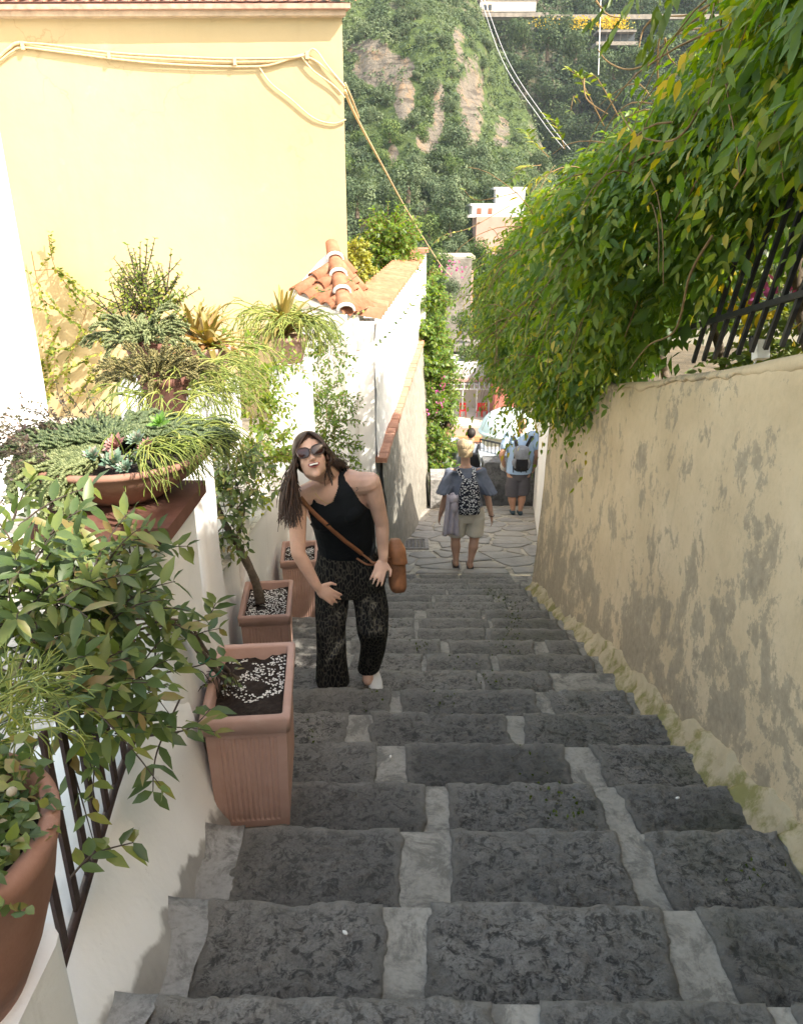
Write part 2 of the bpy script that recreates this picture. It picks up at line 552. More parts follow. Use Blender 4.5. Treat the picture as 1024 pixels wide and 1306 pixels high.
def mk_terracotta(name, a, b_, rough=0.75, scale=14, pale=0.25):
    t = NT(name); v = t.coords(); oi = t.new('ObjectInfo')
    n1 = t.noise(v, scale, 7, 0.65, 0.3)
    c = t.ramp(n1, [(0.3, a), (0.7, b_)])
    c = t.mix(t.math('MULTIPLY', oi.outputs['Random'], 0.3), c, tuple(x * 0.65 for x in a))
    c = t.mix(t.ramp(t.noise(v, scale * .35, 8, 0.75), [(0.58, 0.0), (0.70, pale)]), c, (.55, .45, .36))
    t.base(c).rough(rough, 0.25)
    t.bump(t.noise(v, scale * 5, 5, 0.65), 0.3, 0.003)
    return t.m
M_ROOFTILE = mk_terracotta('roof_terracotta', (.27, .105, .055), (.42, .20, .115))
M_BRICK = mk_terracotta('pink_brick', (.32, .15, .095), (.46, .25, .17))
M_POT = mk_terracotta('pot_terracotta', (.42, .255, .20), (.50, .325, .265), 0.7, 9, 0.32)
M_BOWL = mk_terracotta('weathered_bowl_clay', (.25, .125, .085), (.36, .20, .145), 0.75, 11, 0.42)
M_CAP = mk_terracotta('dark_cap_clay', (.12, .055, .04), (.20, .095, .07), 0.7, 12, 0.1)
M_IRON = plain('brown_iron', (.045, .026, .022), 0.5, 0.3, 40, 0.3, 0.001)
M_BLACKIRON = plain('black_iron', (.018, .02, .024), 0.4, 0.3, 40, 0.2, 0.001, spec=0.5)

def mk_roughwall():
    t = NT('grey_roughcast'); v = t.coords()
    n1 = t.noise(v, 7, 9, 0.7); n2 = t.noise(t.mapv(v, (5, 5, 1)), 4, 8, 0.7)
    c = t.ramp(n1, [(0.3, (.20, .185, .155)), (0.7, (.35, .33, .28))])
    c = t.mix(t.ramp(n2, [(0.5, 0.0), (0.66, 0.7)]), c, (.16, .155, .14))
    t.base(c).rough(0.95, 0.1)
    b = t.bump(n1, 0.9, 0.04); t.bump(t.noise(v, 40, 6, 0.7), 0.8, 0.01, b)
    return t.m
M_ROUGH = mk_roughwall()

# ================================================================== the stairs
RISE, RUN = 0.1246, 0.370
rows = {-1: 1273.5, 0: 1151.7, 1: 1056.4, 2: 998.0, 3: 947.5, 4: 908.7, 5: 878.2, 6: 854.2, 7: 832.8, 8: 815.0}
NY = {}
for n in range(-9, 18):
    if n in rows:
        NY[n] = at_z(512, rows[n], -RISE * n).y
for n in range(9, 18): NY[n] = NY[8] + (n - 8) * RUN
for n in range(-2, -10, -1): NY[n] = NY[-1] + (n + 1) * RUN
def tz(n): return -RISE * n
RAMP_Y0 = NY[17]; RAMP_Z0 = tz(17) ; RAMP_S = 0.197; RAMP_Y1 = 12.3
def ground(y):
    if y >= RAMP_Y1: return RAMP_Z0 - RAMP_S * (RAMP_Y1 - RAMP_Y0)
    if y >= RAMP_Y0: return RAMP_Z0 - RAMP_S * (y - RAMP_Y0)
    for n in range(-9, 18):
        if y < NY[n]: return tz(n)
    return tz(17)
def slope_line(y):            # smooth line through the nosings
    return -RISE * (y - NY[0]) / RUN
def x_right(y): return interp(y, [-4, 1.4, 3, 5, 7, 9], [1.10, 1.13, 1.13, 1.18, 1.18, 1.22])
def x_left(y): return interp(y, [-4, 1.0, 1.9, 2.5, 2.75, 3.05, 5.8, 6.4, 7.2, 8.2, 11.5, 14], [-.6, -.6, -.64, -.66, -.7, -1.0, -1.05, -.95, -.6, -.42, -.2, .2])

# solid body of the staircase in mortar, one stepped mesh
mb = MB()
for n in range(-9, 18):
    y0, y1 = NY[n] - RUN if n == -9 else NY[n - 1], NY[n]
    nx = 26; z = tz(n) - 0.016
    P = []
    for j, yy in enumerate(np.linspace(y0, y1, 7)):
        P.append([Vector((x, yy, z + 0.004 * ns(x * 5, yy * 5, 0))) for x in np.linspace(-1.45, 1.4, nx)])
    P.append([Vector((x, y1, z - RISE - 0.01)) for x in np.linspace(-1.45, 1.4, nx)])
    mb.grid([list(r) for r in P])
stairs = mb.build('staircase', M_MORTAR, None)
for p in stairs.data.polygons: pass
tag(stairs, kind='structure')
OFF['staircase'] = Vector((0, 0, 0))

# stone slabs (photo columns at mid tread for the near steps)
def colx(px, n):
    row = 0.5 * (rows[n] + rows[n - 1]); return at_z(px, row, tz(n)).x
SL = {0: [(250, 488), (548, 856), (918, 1100)], 1: [(298, 513), (572, 797), (838, 1015)],
      2: [(300, 352), (357, 541), (572, 772), (802, 948)], 3: [(300, 481), (522, 724), (766, 905)],
      4: [(340, 443), (474, 650), (668, 851)], 5: [(300, 500), (512, 684), (704, 800)],
      6: [(300, 420), (428, 611), (618, 704)]}
def slab(x0, x1, y0, y1, z, seed, res, skew=0.0, amp=0.0075):
    """one dressed lava slab: ragged sides, uneven pecked top, worn nosing"""
    nx = max(5, int((x1 - x0) / res)); ny = max(4, int((y1 - y0) / res))
    U, V = np.meshgrid(np.linspace(0, 1, nx), np.linspace(0, 1, ny))
    X = x0 + (x1 - x0) * U; Y = y0 + (y1 - y0) * V
    # ragged left and right edges
    e0 = fbm(np.stack([np.full_like(Y, seed), Y * 14, Y * 0], -1), 5, .62) * 0.011
    e1 = fbm(np.stack([np.full_like(Y, seed + 5.5), Y * 14, Y * 0 + 3], -1), 5, .62) * 0.011
    X = X + e0 * (1 - U) ** 2 + e1 * U ** 2 + skew * (V - .5)
    fr = fbm(np.stack([X * 9, np.full_like(X, seed), X * 0], -1), 4) * 0.0035
    Y = Y + fr * V ** 4
    Z = z + amp * fbm(np.stack([X * 7, Y * 10, np.full_like(X, seed)], -1), 3) * 0.32
    q = fbm(np.stack([X * 22 + Y * 6, Y * 34, np.full_like(X, seed + 2)], -1), 3)
    Z = Z + amp * 0.5 * np.sign(q) * np.minimum(np.abs(q) * 4, 1) * 0.5 + amp * 0.35 * q
    q2 = fbm(np.stack([X * 55, Y * 70, np.full_like(X, seed + 9)], -1), 2)
    Z = Z - 0.0035 * np.maximum(q2 - .15, 0) * 2
    edge = np.minimum(np.minimum(U * (x1 - x0), (1 - U) * (x1 - x0)), (1 - V) * (y1 - y0))
    Z = Z - 0.005 * np.exp(-edge / 0.004)
    top = np.stack([X, Y, Z], -1)
    # front riser and the sides going down
    fl = top[-1:].copy(); fl[..., 2] = z - 0.05; fl[..., 1] -= 0.004
    fl2 = top[-1:].copy(); fl2[..., 2] = z - RISE; fl2[..., 1] -= 0.012
    G = np.concatenate([top, fl, fl2], 0)
    lft = G[:, :1].copy(); lft[..., 2] = np.minimum(lft[..., 2], z) - 0.03
    rgt = G[:, -1:].copy(); rgt[..., 2] = np.minimum(rgt[..., 2], z) - 0.03
    G = np.concatenate([lft, G, rgt], 1)
    a, b = G.shape[:2]
    dx = np.minimum(U * (x1 - x0), (1 - U) * (x1 - x0))
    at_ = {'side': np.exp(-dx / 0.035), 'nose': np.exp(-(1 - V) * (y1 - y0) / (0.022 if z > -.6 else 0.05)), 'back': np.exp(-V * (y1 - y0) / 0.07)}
    def ext(q): 
        q = np.concatenate([q, q[-1:] * .5, q[-1:] * 0], 0); return np.concatenate([q[:, :1], q, q[:, -1:]], 1)
    idx = np.arange(a * b).reshape(a, b)
    quads = np.stack([idx[:-1, :-1], idx[:-1, 1:], idx[1:, 1:], idx[1:, :-1]], -1).reshape(-1, 4)
    me = np_mesh('stone_slab', G.reshape(-1, 3), quads)
    for k_, q_ in at_.items():
        me.attributes.new(k_, 'FLOAT', 'POINT').data.foreach_set('value', np.ascontiguousarray(ext(q_), dtype=np.float32).ravel())
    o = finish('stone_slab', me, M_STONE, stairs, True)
    return o
joints = []
for n in range(-5, 18):
    y0, y1 = NY[n - 1] - 0.004, NY[n] + 0.004
    mid = 0.5 * (y0 + y1)
    if n in SL:
        spans = [(colx(a, n), colx(b, n)) for a, b in SL[n]]
    else:
        xs = x_left(mid) + (0.10 if n < 2 else 0.02); xe = x_right(mid) - 0.08
        spans = []; x = xs
        while x < xe - 0.12:
            w = random.uniform(0.38, 0.72); e = min(x + w, xe)
            if xe - e < 0.18: e = xe
            spans.append((x, e)); x = e + random.choice([0.015, 0.04, 0.09])
    res = 0.0085 if n <= 2 else (0.012 if n <= 5 else 0.022)
    for k, (a, b) in enumerate(spans):
        slab(a, b, y0, y1, tz(n), n * 3.7 + k * 1.3, res, random.uniform(-.03, .03) if n > 1 else random.uniform(-.015, .015), 0.0115 if n < 8 else 0.008)
        if k: joints.append((n, spans[k - 1][1], a))

# ---- sloping landing
mb = MB()
P = []
for y in np.linspace(RAMP_Y0, RAMP_Y1, 24):
    P.append([Vector((x, y, ground(y) - 0.008 if y > RAMP_Y0 else RAMP_Z0 - .008)) for x in np.linspace(-1.5, 2.6, 18)])
P.append([Vector((x, RAMP_Y1, ground(RAMP_Y1) - 0.16)) for x in np.linspace(-1.5, 2.6, 18)])
mb.grid(P)
landing = mb.build('landing_pavement', M_RAMPMORTAR, None); tag(landing, kind='structure')
def clip(poly, p, nrm):
    out = []
    for i in range(len(poly)):
        a = poly[i]; b = poly[(i + 1) % len(poly)]
        da = (a - p).dot(nrm); db = (b - p).dot(nrm)
        if da <= 0: out.append(a)
        if (da < 0) != (db < 0) and abs(da - db) > 1e-9: out.append(a.lerp(b, da / (da - db)))
    return out
MH = at_y(520, 691, 9.3)   # centre of the drain cover, on the slope
MHc = Vector((MH.x, 9.25))
seeds = []
tries = 0
while len(seeds) < 150 and tries < 6000:
    tries += 1
    s = Vector((random.uniform(-1.2, 2.2), random.uniform(RAMP_Y0 + .02, RAMP_Y1)))
    if all((s - q).length > (0.17 if len(seeds) % 3 else 0.36) for q in seeds): seeds.append(s)
for s in seeds:
    if abs(s.x - MHc.x) < 0.34 and abs(s.y - MHc.y) < 0.36: continue
    poly = [Vector((s.x - .6, s.y - .6)), Vector((s.x + .6, s.y - .6)), Vector((s.x + .6, s.y + .6)), Vector((s.x - .6, s.y + .6))]
    for q in seeds:
        if q is s or (q - s).length > 1.5: continue
        m = (q + s) / 2; poly = clip(poly, m, (q - s).normalized())
        if len(poly) < 3: break
    for p_, n_ in ((Vector((0, RAMP_Y0 + .01)), Vector((0, -1))), (Vector((0, RAMP_Y1 - .01)), Vector((0, 1)))):
        if len(poly) >= 3: poly = clip(poly, p_, n_)
    if len(poly) < 3: continue
    c = sum(poly, Vector((0, 0))) / len(poly)
    g = random.choice([0.008, 0.015, 0.03, 0.05]); pts = []
    for i in range(len(poly)):
        a = poly[i]; b = poly[(i + 1) % len(poly)]
        for t in (0.0, 0.33, 0.66):
            p = a.lerp(b, t)
            if t == 0.0: p = p.lerp(c, 0.06)
            d = c - p
            p = p + d.normalized() * (g + 0.014 * ns(p.x * 9, p.y * 9, 1)) if d.length > .03 else p
            pts.append(p)
    h = 0.004 + random.random() * 0.006
    m3 = MB(); k = len(pts)
    inn = [p.lerp(c, 0.10) for p in pts]
    lo = [Vector((p.x, p.y, ground(p.y) - 0.02)) for p in pts]; mi = [Vector((p.x, p.y, ground(p.y) + h - .005)) for p in pts]
    hi = [Vector((p.x, p.y, ground(p.y) + h + .002 * ns(p.x * 8, p.y * 8))) for p in inn]
    ring = lambda a, b: [(a * k + i, a * k + (i + 1) % k, b * k + (i + 1) % k, b * k + i) for i in range(k)]
    m3.add(lo + mi + hi, ring(0, 1) + ring(1, 2) + [tuple(range(2 * k, 3 * k))])
    m3.build('paving_stone', M_FLAG, landing, True)

# drain cover
dc = thing('drain_cover', 'square patterned stone drain cover let into the pale paving beside the woman', 'drain cover', (MHc.x, MHc.y, ground(MHc.y)))
def rp(x, y, h): return Vector((MHc.x + x, MHc.y + y, ground(MHc.y + y) + h))
mb = MB()
for (a, b, c, d) in ((-.27, .27, -.30, -.25), (-.27, .27, .25, .30), (-.27, -.225, -.25, .25), (.225, .27, -.25, .25)):
    mb.hexa([rp(a, c, -.02), rp(b, c, -.02), rp(b, d, -.02), rp(a, d, -.02)], [rp(a, c, .012), rp(b, c, .012), rp(b, d, .012), rp(a, d, .012)])
mb.build('frame', plain('drain_frame', (.25, .235, .215), .8, .3, 20, .4, .004), dc)
mb = MB(); mb.hexa([rp(-.222, -.247, -.02), rp(.222, -.247, -.02), rp(.222, .247, -.02), rp(-.222, .247, -.02)], [rp(-.222, -.247, .002), rp(.222, -.247, .002), rp(.222, .247, .002), rp(-.222, .247, .002)])
mb.build('plate', plain('drain_plate', (.15, .14, .13), .8, .3, 20, .4, .004), dc)
mb = MB()
for i in range(9):
    for j in range(9):
        x = -.19 + i * .0475; y = -.21 + j * .0525
        mb.hexa([rp(x - .014, y, .0), rp(x, y - .016, .0), rp(x + .014, y, .0), rp(x, y + .016, .0)], [rp(x - .01, y, .010), rp(x, y - .011, .010), rp(x + .01, y, .010), rp(x, y + .011, .010)])
tag(mb.build('studs', plain('drain_studs', (.23, .215, .19), .8, .3, 20), dc), kind='stuff')

# ================================================================== ground far and wide
mb = MB()
P = []
def valley(x, y):
    z = interp(y, [-60, -6, 0, 8, 14, 30, 60, 90, 2000], [14, 2.0, 0.2, -3.2, -5.5, -14, -26, -34, -34]) if True else 0
    return z
for y in list(np.linspace(-60, 16, 26)) + [20, 26, 34, 44, 56, 70, 90, 130, 250, 600]:
    P.append([Vector((x, y, valley(x, y) - 0.9 + 0.25 * ns(x * .2, y * .2))) for x in list(np.linspace(-60, -2, 10)) + [-1.5, 0, 1.5] + list(np.linspace(4, 60, 10)) + [150, 400]])
mb.grid(P)
tag(mb.build('ground', plain('earth', (.16, .14, .09), .95, .4, 3), None), kind='structure')

# ================================================================== right retaining wall
def wt(y): return interp(y, [-3, 0, 2.0, 2.48, 3.86, 5.0, 5.94, 6.93], [2.5, 1.74, 1.28, 1.16, .80, .55, .44, .30])
rw = thing('retaining_wall', 'stained ochre plastered garden wall rising along the stairs under the hanging vine', 'wall', (1.2, 3, -1))
ysr = list(np.arange(-3.0, 6.94, 0.07)) + [6.93]
P = []
for y in ysr:
    xb = x_right(y) + 0.02; g = slope_line(y) - 0.25; T = wt(y) + 0.012 * ns(y * 1.7)
    col = []
    nz = 22
    for k in range(nz + 1):
        t = k / nz; z = lerp(g, T - .03, t)
        hh = z - g
        x = xb + 0.035 * hh + 0.018 * ns(y * .9, z * .9, 0) + 0.006 * ns(y * 5, z * 5, 3)
        if T - z < 0.16: x -= 0.018 * (1 - abs((T - z) - 0.08) / 0.08 if T - z > 0 else 0) * (0.6 + 0.6 * ns(y * 2.3, 0, 5))
        col.append(Vector((x, y, z)))
    xt = col[-1].x
    col += [Vector((xt + .012, y, T - .008)), Vector((xt + .04, y, T)), Vector((xt + .25, y, T + .005)), Vector((xt + .30, y, T - .02)), Vector((xt + .30, y, g))]
    P.append(col)
mb = MB(); mb.grid(P)
k = len(P[0]); nP = len(P)
cc = len(mb.v)
mb.f.append(tuple((nP - 1) * k + i for i in range(k))); mb.m.append(0)
mb.build('plastered_face', M_OCHRE, rw, True)
# scalloped render at the foot
ysf = list(np.arange(-2.0, 6.9, 0.016))
P = []
for y in ysf:
    g = ground(y) - 0.01; s = slope_line(y)
    ph = (y * 7.1 + 0.8 * ns(y * 1.3)) % 1.0
    sc = 0.004 + 0.010 * (1 - abs(2 * ph - 1) ** 1.6) + 0.012 * ns(y * 4)
    H = s + 0.055 + 0.035 * ns(y * 2.1, 4) + 0.02 * ns(y * 13, 2)
    xw = x_right(y) + 0.02 + 0.035 * (H - s + .25)
    xb = x_right(y) - 0.03 - sc
    P.append([Vector((xw + 0.03, y, H)), Vector((xw - .012, y, H - .004)), Vector((lerp(xw, xb, .30), y, lerp(H, g, .40))),
              Vector((lerp(xw, xb, .75), y, lerp(H, g, .7))), Vector((xb, y, g))])
mb = MB(); mb.grid(P); mb.build('footing', M_FOOTING, rw, True)
P = []
for y in np.arange(-2.9, 6.9, 0.03):
    T = wt(y) + 0.012 * ns(y * 1.7); g = slope_line(y) - .25; hh = T - g
    xx = x_right(y) + 0.02 + 0.035 * hh + 0.018 * ns(y * .9, T * .9, 0); dd = .030 + .014 * ns(y * 3.1, 8) + .010 * ns(y * 19, 3)
    P.append([Vector((xx + .10, y, T + .012)), Vector((xx + .0, y, T + .010)), Vector((xx - .010, y, T - .006)), Vector((xx - .014 + .004 * ns(y * 9), y, T - dd * .6)), Vector((xx - .008, y, T - dd)), Vector((xx + .02, y, T - dd - .006))])
mb = MB(); mb.grid(P); mb.build('coping_lip', M_OCHRE, rw, True)
# garden behind the wall
mb = MB()
P = [[Vector((x, y, wt(min(y, 6.9)) - 0.10 + .05 * ns(x * 2, y * 2))) for x in np.linspace(interp(y, [-3, 6.9, 9], [1.42, 1.50, 1.85]), 9, 14)] for y in np.linspace(-3, 9, 30)]
P.append([Vector((p.x, 9.0, -4)) for p in P[-1]])
mb.grid(P); tag(mb.build('garden_soil', plain('garden_earth', (.10, .08, .05), .95, .4, 8, .5, .02), None), kind='structure')

# white lane wall beyond the ochre wall
lw = thing('lane_wall', 'white lane wall showing as a slim strip past the far end of the ochre wall', 'wall', (1.6, 9, -2.5))
mb = MB(); mb.hexa([(1.36, 6.95, -2.9), (1.60, 6.95, -2.9), (2.50, 12.9, -4.2), (2.16, 12.9, -4.2)], [(1.36, 6.95, -.2), (1.60, 6.95, -.2), (2.50, 12.9, -1.7), (2.16, 12.9, -1.7)])
mb.build('face', M_WHITE, lw)

# ================================================================== left side walls
# near parapet (white top, flared foot) up to the first pillar
lp = thing('white_parapet', 'low white limewashed parapet with a ragged flared foot under the brown iron railing', 'wall', (-.8, 1.2, 0))
P = []
for y in np.arange(-1.5, 2.02, 0.04):
    s = ground(y) if y > -1 else .3
    s = slope_line(y) + 0.03
    T = max(0.215 + .0 * y, s + 0.03)
    xe = interp(y, [-2, 1.03, 1.59, 2.0], [-.66, -.665, -.715, -.68])
    w = .012 * ns(y * 4, 1); fl = -0.565 + .02 * ns(y * 3, 7) - 0.035 * max(0, min(1, (y - .9)))
    hh = max(T - s, .04)
    P.append([Vector((-1.05, y, T - .3)), Vector((-1.02, y, T)), Vector((xe - .04 + w, y, T + .004)), Vector((xe + w, y, T - .012)),
              Vector((lerp(xe, fl, .3) + w, y, T - .32 * hh)), Vector((lerp(xe, fl, .6) + w, y, T - .66 * hh)), Vector((fl + w, y, s - .02)),
              Vector((fl + .035 + w + .02 * ns(y * 7, 3), y, s - .085)), Vector((fl + .05, y, s - .2))])
mb = MB(); mb.grid(P); mb.build('plaster', M_FOOT, lp, True)
# cement bed at the left of the first steps
cb = thing('cement_fillet', 'grey cement smoothed over the left ends of the nearest steps', 'cement', (-.5, 1.2, 0))
for n in range(-3, 3):
    y0, y1 = NY[n - 1], NY[n]
    P = []
    for y in np.linspace(y0 - .0, y1 + .003, 12):
        lim = (colx(SL[n][0][0], n) + .012) if n in (0, 1) else (-.50 if n < 0 else -.60)
        P.append([Vector((x, y, tz(n) + .002 + .022 * max(0, 1 - (x + .64) / .14) ** 2 + .004 * ns(x * 9, y * 9))) for x in np.linspace(-.66, lim + .012 * ns(y * 15, n), 12)])
    P.append([Vector((p.x, y1 + .002, tz(n) - RISE)) for p in P[-1]])
    mb = MB(); mb.grid(P); mb.build('cement_step', M_CEMENT, cb, True)

def rounded_box(mb, x0, x1, y0, y1, z0, z1, flare=0.0, seg=14, wob=.006):
    """plaster pier: rounded corners, foot spreading out"""
    P = []
    cx, cy = (x0 + x1) / 2, (y0 + y1) / 2; hx, hy = (x1 - x0) / 2, (y1 - y0) / 2
    r = min(hx, hy) * .18
    base = []
    for (sx, sy, a0) in ((1, -1, -90), (1, 1, 0), (-1, 1, 90), (-1, -1, 180)):
        for k in range(4):
            an = R(a0 + k * 30); base.append((sx * (hx - r) + r * math.cos(an), sy * (hy - r) + r * math.sin(an)))
    base.append(base[0])
    for i in range(seg + 1):
        t = i / seg; z = lerp(z0, z1, t)
        f = 1 + flare * max(0, 1 - t * 1.6) ** 2.2
        P.append([Vector((cx + bx * f + wob * ns(bx * 7, z * 4, by * 7), cy + by * f, z)) for bx, by in base])
    mb.grid(P); mb.add([P[-1][k] for k in range(len(base) - 1)], [tuple(range(len(base) - 1))])

# pillar 1
p1 = thing('garden_pillar', 'white plastered pillar with a dark clay cap carrying the big succulent bowl', 'pillar', (-.8, 2.1, -.2))
mb = MB(); rounded_box(mb, -.985, -.675, 1.95, 2.27, -.35, .765, .10); mb.build('shaft', M_WHITE, p1, True)
mb = MB(); mb.box((-.835, 2.09, .785), (.385, .40, .040)); mb.box((-.835, 2.09, .755), (.355, .37, .02)); mb.build('cap', M_CAP, p1)
# pillar 0 close to the camera
p0 = thing('garden_pillar', 'white pillar at the near edge of the steps under the ivy pot', 'pillar', (-.63, .6, .3))
mb = MB(); rounded_box(mb, -.86, -.455, .38, .76, .05, .70, .06); mb.build('shaft', M_WHITE, p0, True)
# recessed parapet with the second and third pillar
def wallrun(name, label, pts, parent=None, mat=M_WHITE, thick=.22, flare=.06):
    """pts: (x,y,top,foot) along the foot of the visible face; body goes to the left"""
    r = thing(name, label, 'wall', (pts[0][0], pts[0][1], pts[0][3]))
    P = []; sp = spline([Vector((p[0], p[1], 0)) for p in pts], 10); tops = spline([Vector((p[2], p[3], 0)) for p in pts], 10)
    for i, s in enumerate(sp):
        T, G = tops[i].x, tops[i].y
        d = (sp[min(i + 1, len(sp) - 1)] - sp[max(i - 1, 0)]).normalized(); nrm = Vector((d.y, -d.x, 0))
        col = []
        for k in range(9):
            t = k / 8; z = lerp(G - .1, T - .03, t)
            o = flare * max(0, 1 - 2.2 * t) ** 2 + .008 * ns(s.x * 3, s.y * 3, z * 3)
            q = s + nrm * o; col.append(Vector((q.x, q.y, z)))
        q1 = s - nrm * .03; q2 = s - nrm * (thick - .03); q3 = s - nrm * thick
        col += [Vector((q1.x, q1.y, T)), Vector((q2.x, q2.y, T)), Vector((q3.x, q3.y, T - .03)), Vector((q3.x, q3.y, G - .1))]
        P.append(col)
    m = MB(); m.grid([c[::-1] for c in P])
    for c in (P[0], P[-1]): m.add(c, [tuple(range(len(c)))])
    m.build('plaster', mat, r, True)
    return r
wallrun('parapet_wall', 'white parapet wall set back behind the planters between the pillars',
        [(-.72, 2.28, .30, -.45), (-1.0, 2.75, .22, -.6), (-1.02, 3.6, .02, -.85), (-1.02, 4.6, -.22, -1.15), (-1.04, 5.5, -.45, -1.45), (-1.0, 6.1, -.55, -1.7), (-.8, 6.6, -.6, -1.9), (-.62, 7.1, -.7, -2.1)])
p2 = thing('garden_pillar', 'white flared pillar holding the pot of spiky bromeliads above the smaller planter', 'pillar', (-1.12, 4.3, -1))
mb = MB(); rounded_box(mb, -1.25, -.995, 4.18, 4.46, -1.2, .70, .22); mb.build('shaft', M_WHITE, p2, True)
p3 = thing('garden_pillar', 'white flared pillar behind the woman next to the tiled pier', 'pillar', (-.95, 6.1, -1.6))
mb = MB(); rounded_box(mb, -1.10, -.80, 5.95, 6.3, -1.8, .50, .22); mb.build('shaft', M_WHITE, p3, True)
# terrace behind the parapets
mb = MB()
P = [[Vector((x, y, interp(y, [-3, 2, 4, 7, 9], [.10, .05, -.2, -.5, -.6]))) for x in np.linspace(-9, -.98, 8)] for y in np.linspace(-3, 8.6, 24)]
mb.grid(P); tag(mb.build('terrace_floor', mk_mortar('terrace_cement', (.50, .47, .41), (.62, .59, .52), 3), None), kind='structure')

# roofed pier
C0 = W(441, 402, 7.05); C1 = W(372, 372, 7.35); C2 = W(474, 392, 7.95); PK = W(423, 316, 7.75)
pr = thing('tiled_pier', 'white pier with a little pyramid roof of red clay tiles against the yellow house', 'pier', (C0.x, C0.y, -2))
b0 = Vector((-.60, 7.12, 0)); b1 = Vector((C1.x + .06, C1.y + .05, 0)); b2 = Vector((C2.x - .015, C2.y, 0)); b3 = Vector((C1.x + .15, 8.3, 0))
eave = C0.z + .03
mb = MB(); mb.hexa([Vector((q.x, q.y, -2.6)) for q in (b0, b2, b3, b1)], [Vector((q.x, q.y, eave - .02)) for q in (b0, b2, b3, b1)])
mb.build('shaft', M_WHITE, pr)
C3 = Vector((b3.x, b3.y, C1.z))
mb = MB(); base4 = [C0, C2, C3, C1]
mb.add([Vector((q.x, q.y, q.z - .05)) for q in base4] + base4 + [PK], [(0, 1, 5, 4), (1, 2, 6, 5), (2, 3, 7, 6), (3, 0, 4, 7), (4, 5, 8), (5, 6, 8), (6, 7, 8), (7, 4, 8), (3, 2, 1, 0)])
mb.build('roof_bed', M_WHITE, pr)
def barrel(mbx, a, b, r0, r1, up, seg=6, th=.012):
    """a half round tile from a (upper) to b (lower)"""
    d = (b - a).normalized(); s = d.cross(up).normalized(); u = s.cross(d).normalized()
    P = []
    for (c, r, lift) in ((a, r0, 0), (b, r1, 0.0)):
        P.append([c + s * (r * math.cos(math.pi * k / seg)) + u * (r * math.sin(math.pi * k / seg) * .8 + lift) for k in range(seg + 1)])
    for (c, r, lift) in ((b, r1 - th, 0), (a, r0 - th, 0)):
        P.append([c + s * (r * math.cos(math.pi * k / seg)) + u * (r * math.sin(math.pi * k / seg) * .8) for k in range(seg + 1)])
    mbx.grid(P)
def tile_face(A, B, T, ncol, parent, nrow=3, rad=None):
    """barrel tiles on the triangle A-B (eave) with top T"""
    nrm = (B - A).cross(T - A).normalized()
    if nrm.z < 0: nrm = -nrm
    e = (B - A); L = e.length; ed = e.normalized()
    foot = A + ed * (T - A).dot(ed); dn = (foot - T); H = dn.length; dn.normalize()
    tx = (T - A).dot(ed)
    w = L / ncol; rad = rad or w * .52
    for c in range(ncol):
        x = (c + .5) * w
        top = (x / tx if x < tx else (L - x) / max(L - tx, 1e-6)) * H * .97
        nr = max(1, int(round(top / H * nrow)))
        for r in range(nr):
            h0 = top * (r + 1) / nr; h1 = top * r / nr
            a = A + ed * x - dn * h0 + nrm * .006; b = A + ed * x - dn * (h1 - .03) + nrm * (.030)
            m = MB(); barrel(m, a, b, rad * .82, rad, nrm); m.build('roof_tile', M_ROOFTILE, parent, True)
tile_face(C0, C1, PK, 5, pr, 3); tile_face(C2, C0, PK, 6, pr, 3)
for i in range(4):
    a = PK.lerp(C0, i / 4) + Vector((0, 0, .045)); b = PK.lerp(C0, (i + 1.12) / 4) + Vector((0, 0, .060))
    m = MB(); barrel(m, a, b, .062, .078, Vector((0, 0, 1)), 8, .014); m.build('ridge_tile', M_ROOFTILE, pr, True)
    dd = (b - a).normalized()
    m = MB(); barrel(m, b - dd * .035, b + dd * .006, .084, .086, Vector((0, 0, 1)), 8, .02); m.build('mortar_collar', M_WHITE, pr, True)

# long white wall with tiled coping and brick ledge, grey roughcast below
A_t = W(479, 402, 7.95); B_t = W(533, 330, 15.2); A_b = W(481, 590, 7.95); B_b = W(536, 432, 15.0)
B_t.x = B_b.x
lw2 = thing('stair_wall', 'tall sunlit white wall with tiled coping and a sloping brick ledge above grey roughcast', 'wall', (A_b.x, A_b.y, -3))
def wl(t, z): q = A_b.lerp(B_b, t); return Vector((q.x, q.y, z))
N = 14; P = []
for i in range(N + 1):
    t = i / N; zt = lerp(A_t.z, B_t.z, t); zb = lerp(A_b.z, B_b.z, t)
    P.append([wl(t, zb - .2)] + [wl(t, lerp(zb, zt, k / 6)) + Vector((.02 * ns(t * 8, k), 0, 0)) for k in range(7)])
mb = MB(); mb.grid([c[::-1] for c in P])
W_in = Vector((-.35, 0, 0))
mb.hexa([wl(0, -3.5) + W_in, wl(0, -3.5) + Vector((-.02, 0, 0)), wl(1, -4.5) + Vector((-.02, 0, 0)), wl(1, -4.5) + W_in],
        [wl(0, A_t.z) + W_in, wl(0, A_t.z) + Vector((-.02, 0, 0)), wl(1, B_t.z) + Vector((-.02, 0, 0)), wl(1, B_t.z) + W_in])
mb.build('white_face', M_WHITE, lw2, True)
# coping tiles laid across
nt = 27
for i in range(nt):
    t = (i + .5) / nt; zt = lerp(A_t.z, B_t.z, t)
    q = wl(t, zt)
    a = q + Vector((-.36, 0, .09)); b = q + Vector((.05, 0, .02))
    m = MB(); barrel(m, a, b, .105, .118, Vector((0, 0, 1)), 6); m.build('coping_tile', M_ROOFTILE, lw2, True)
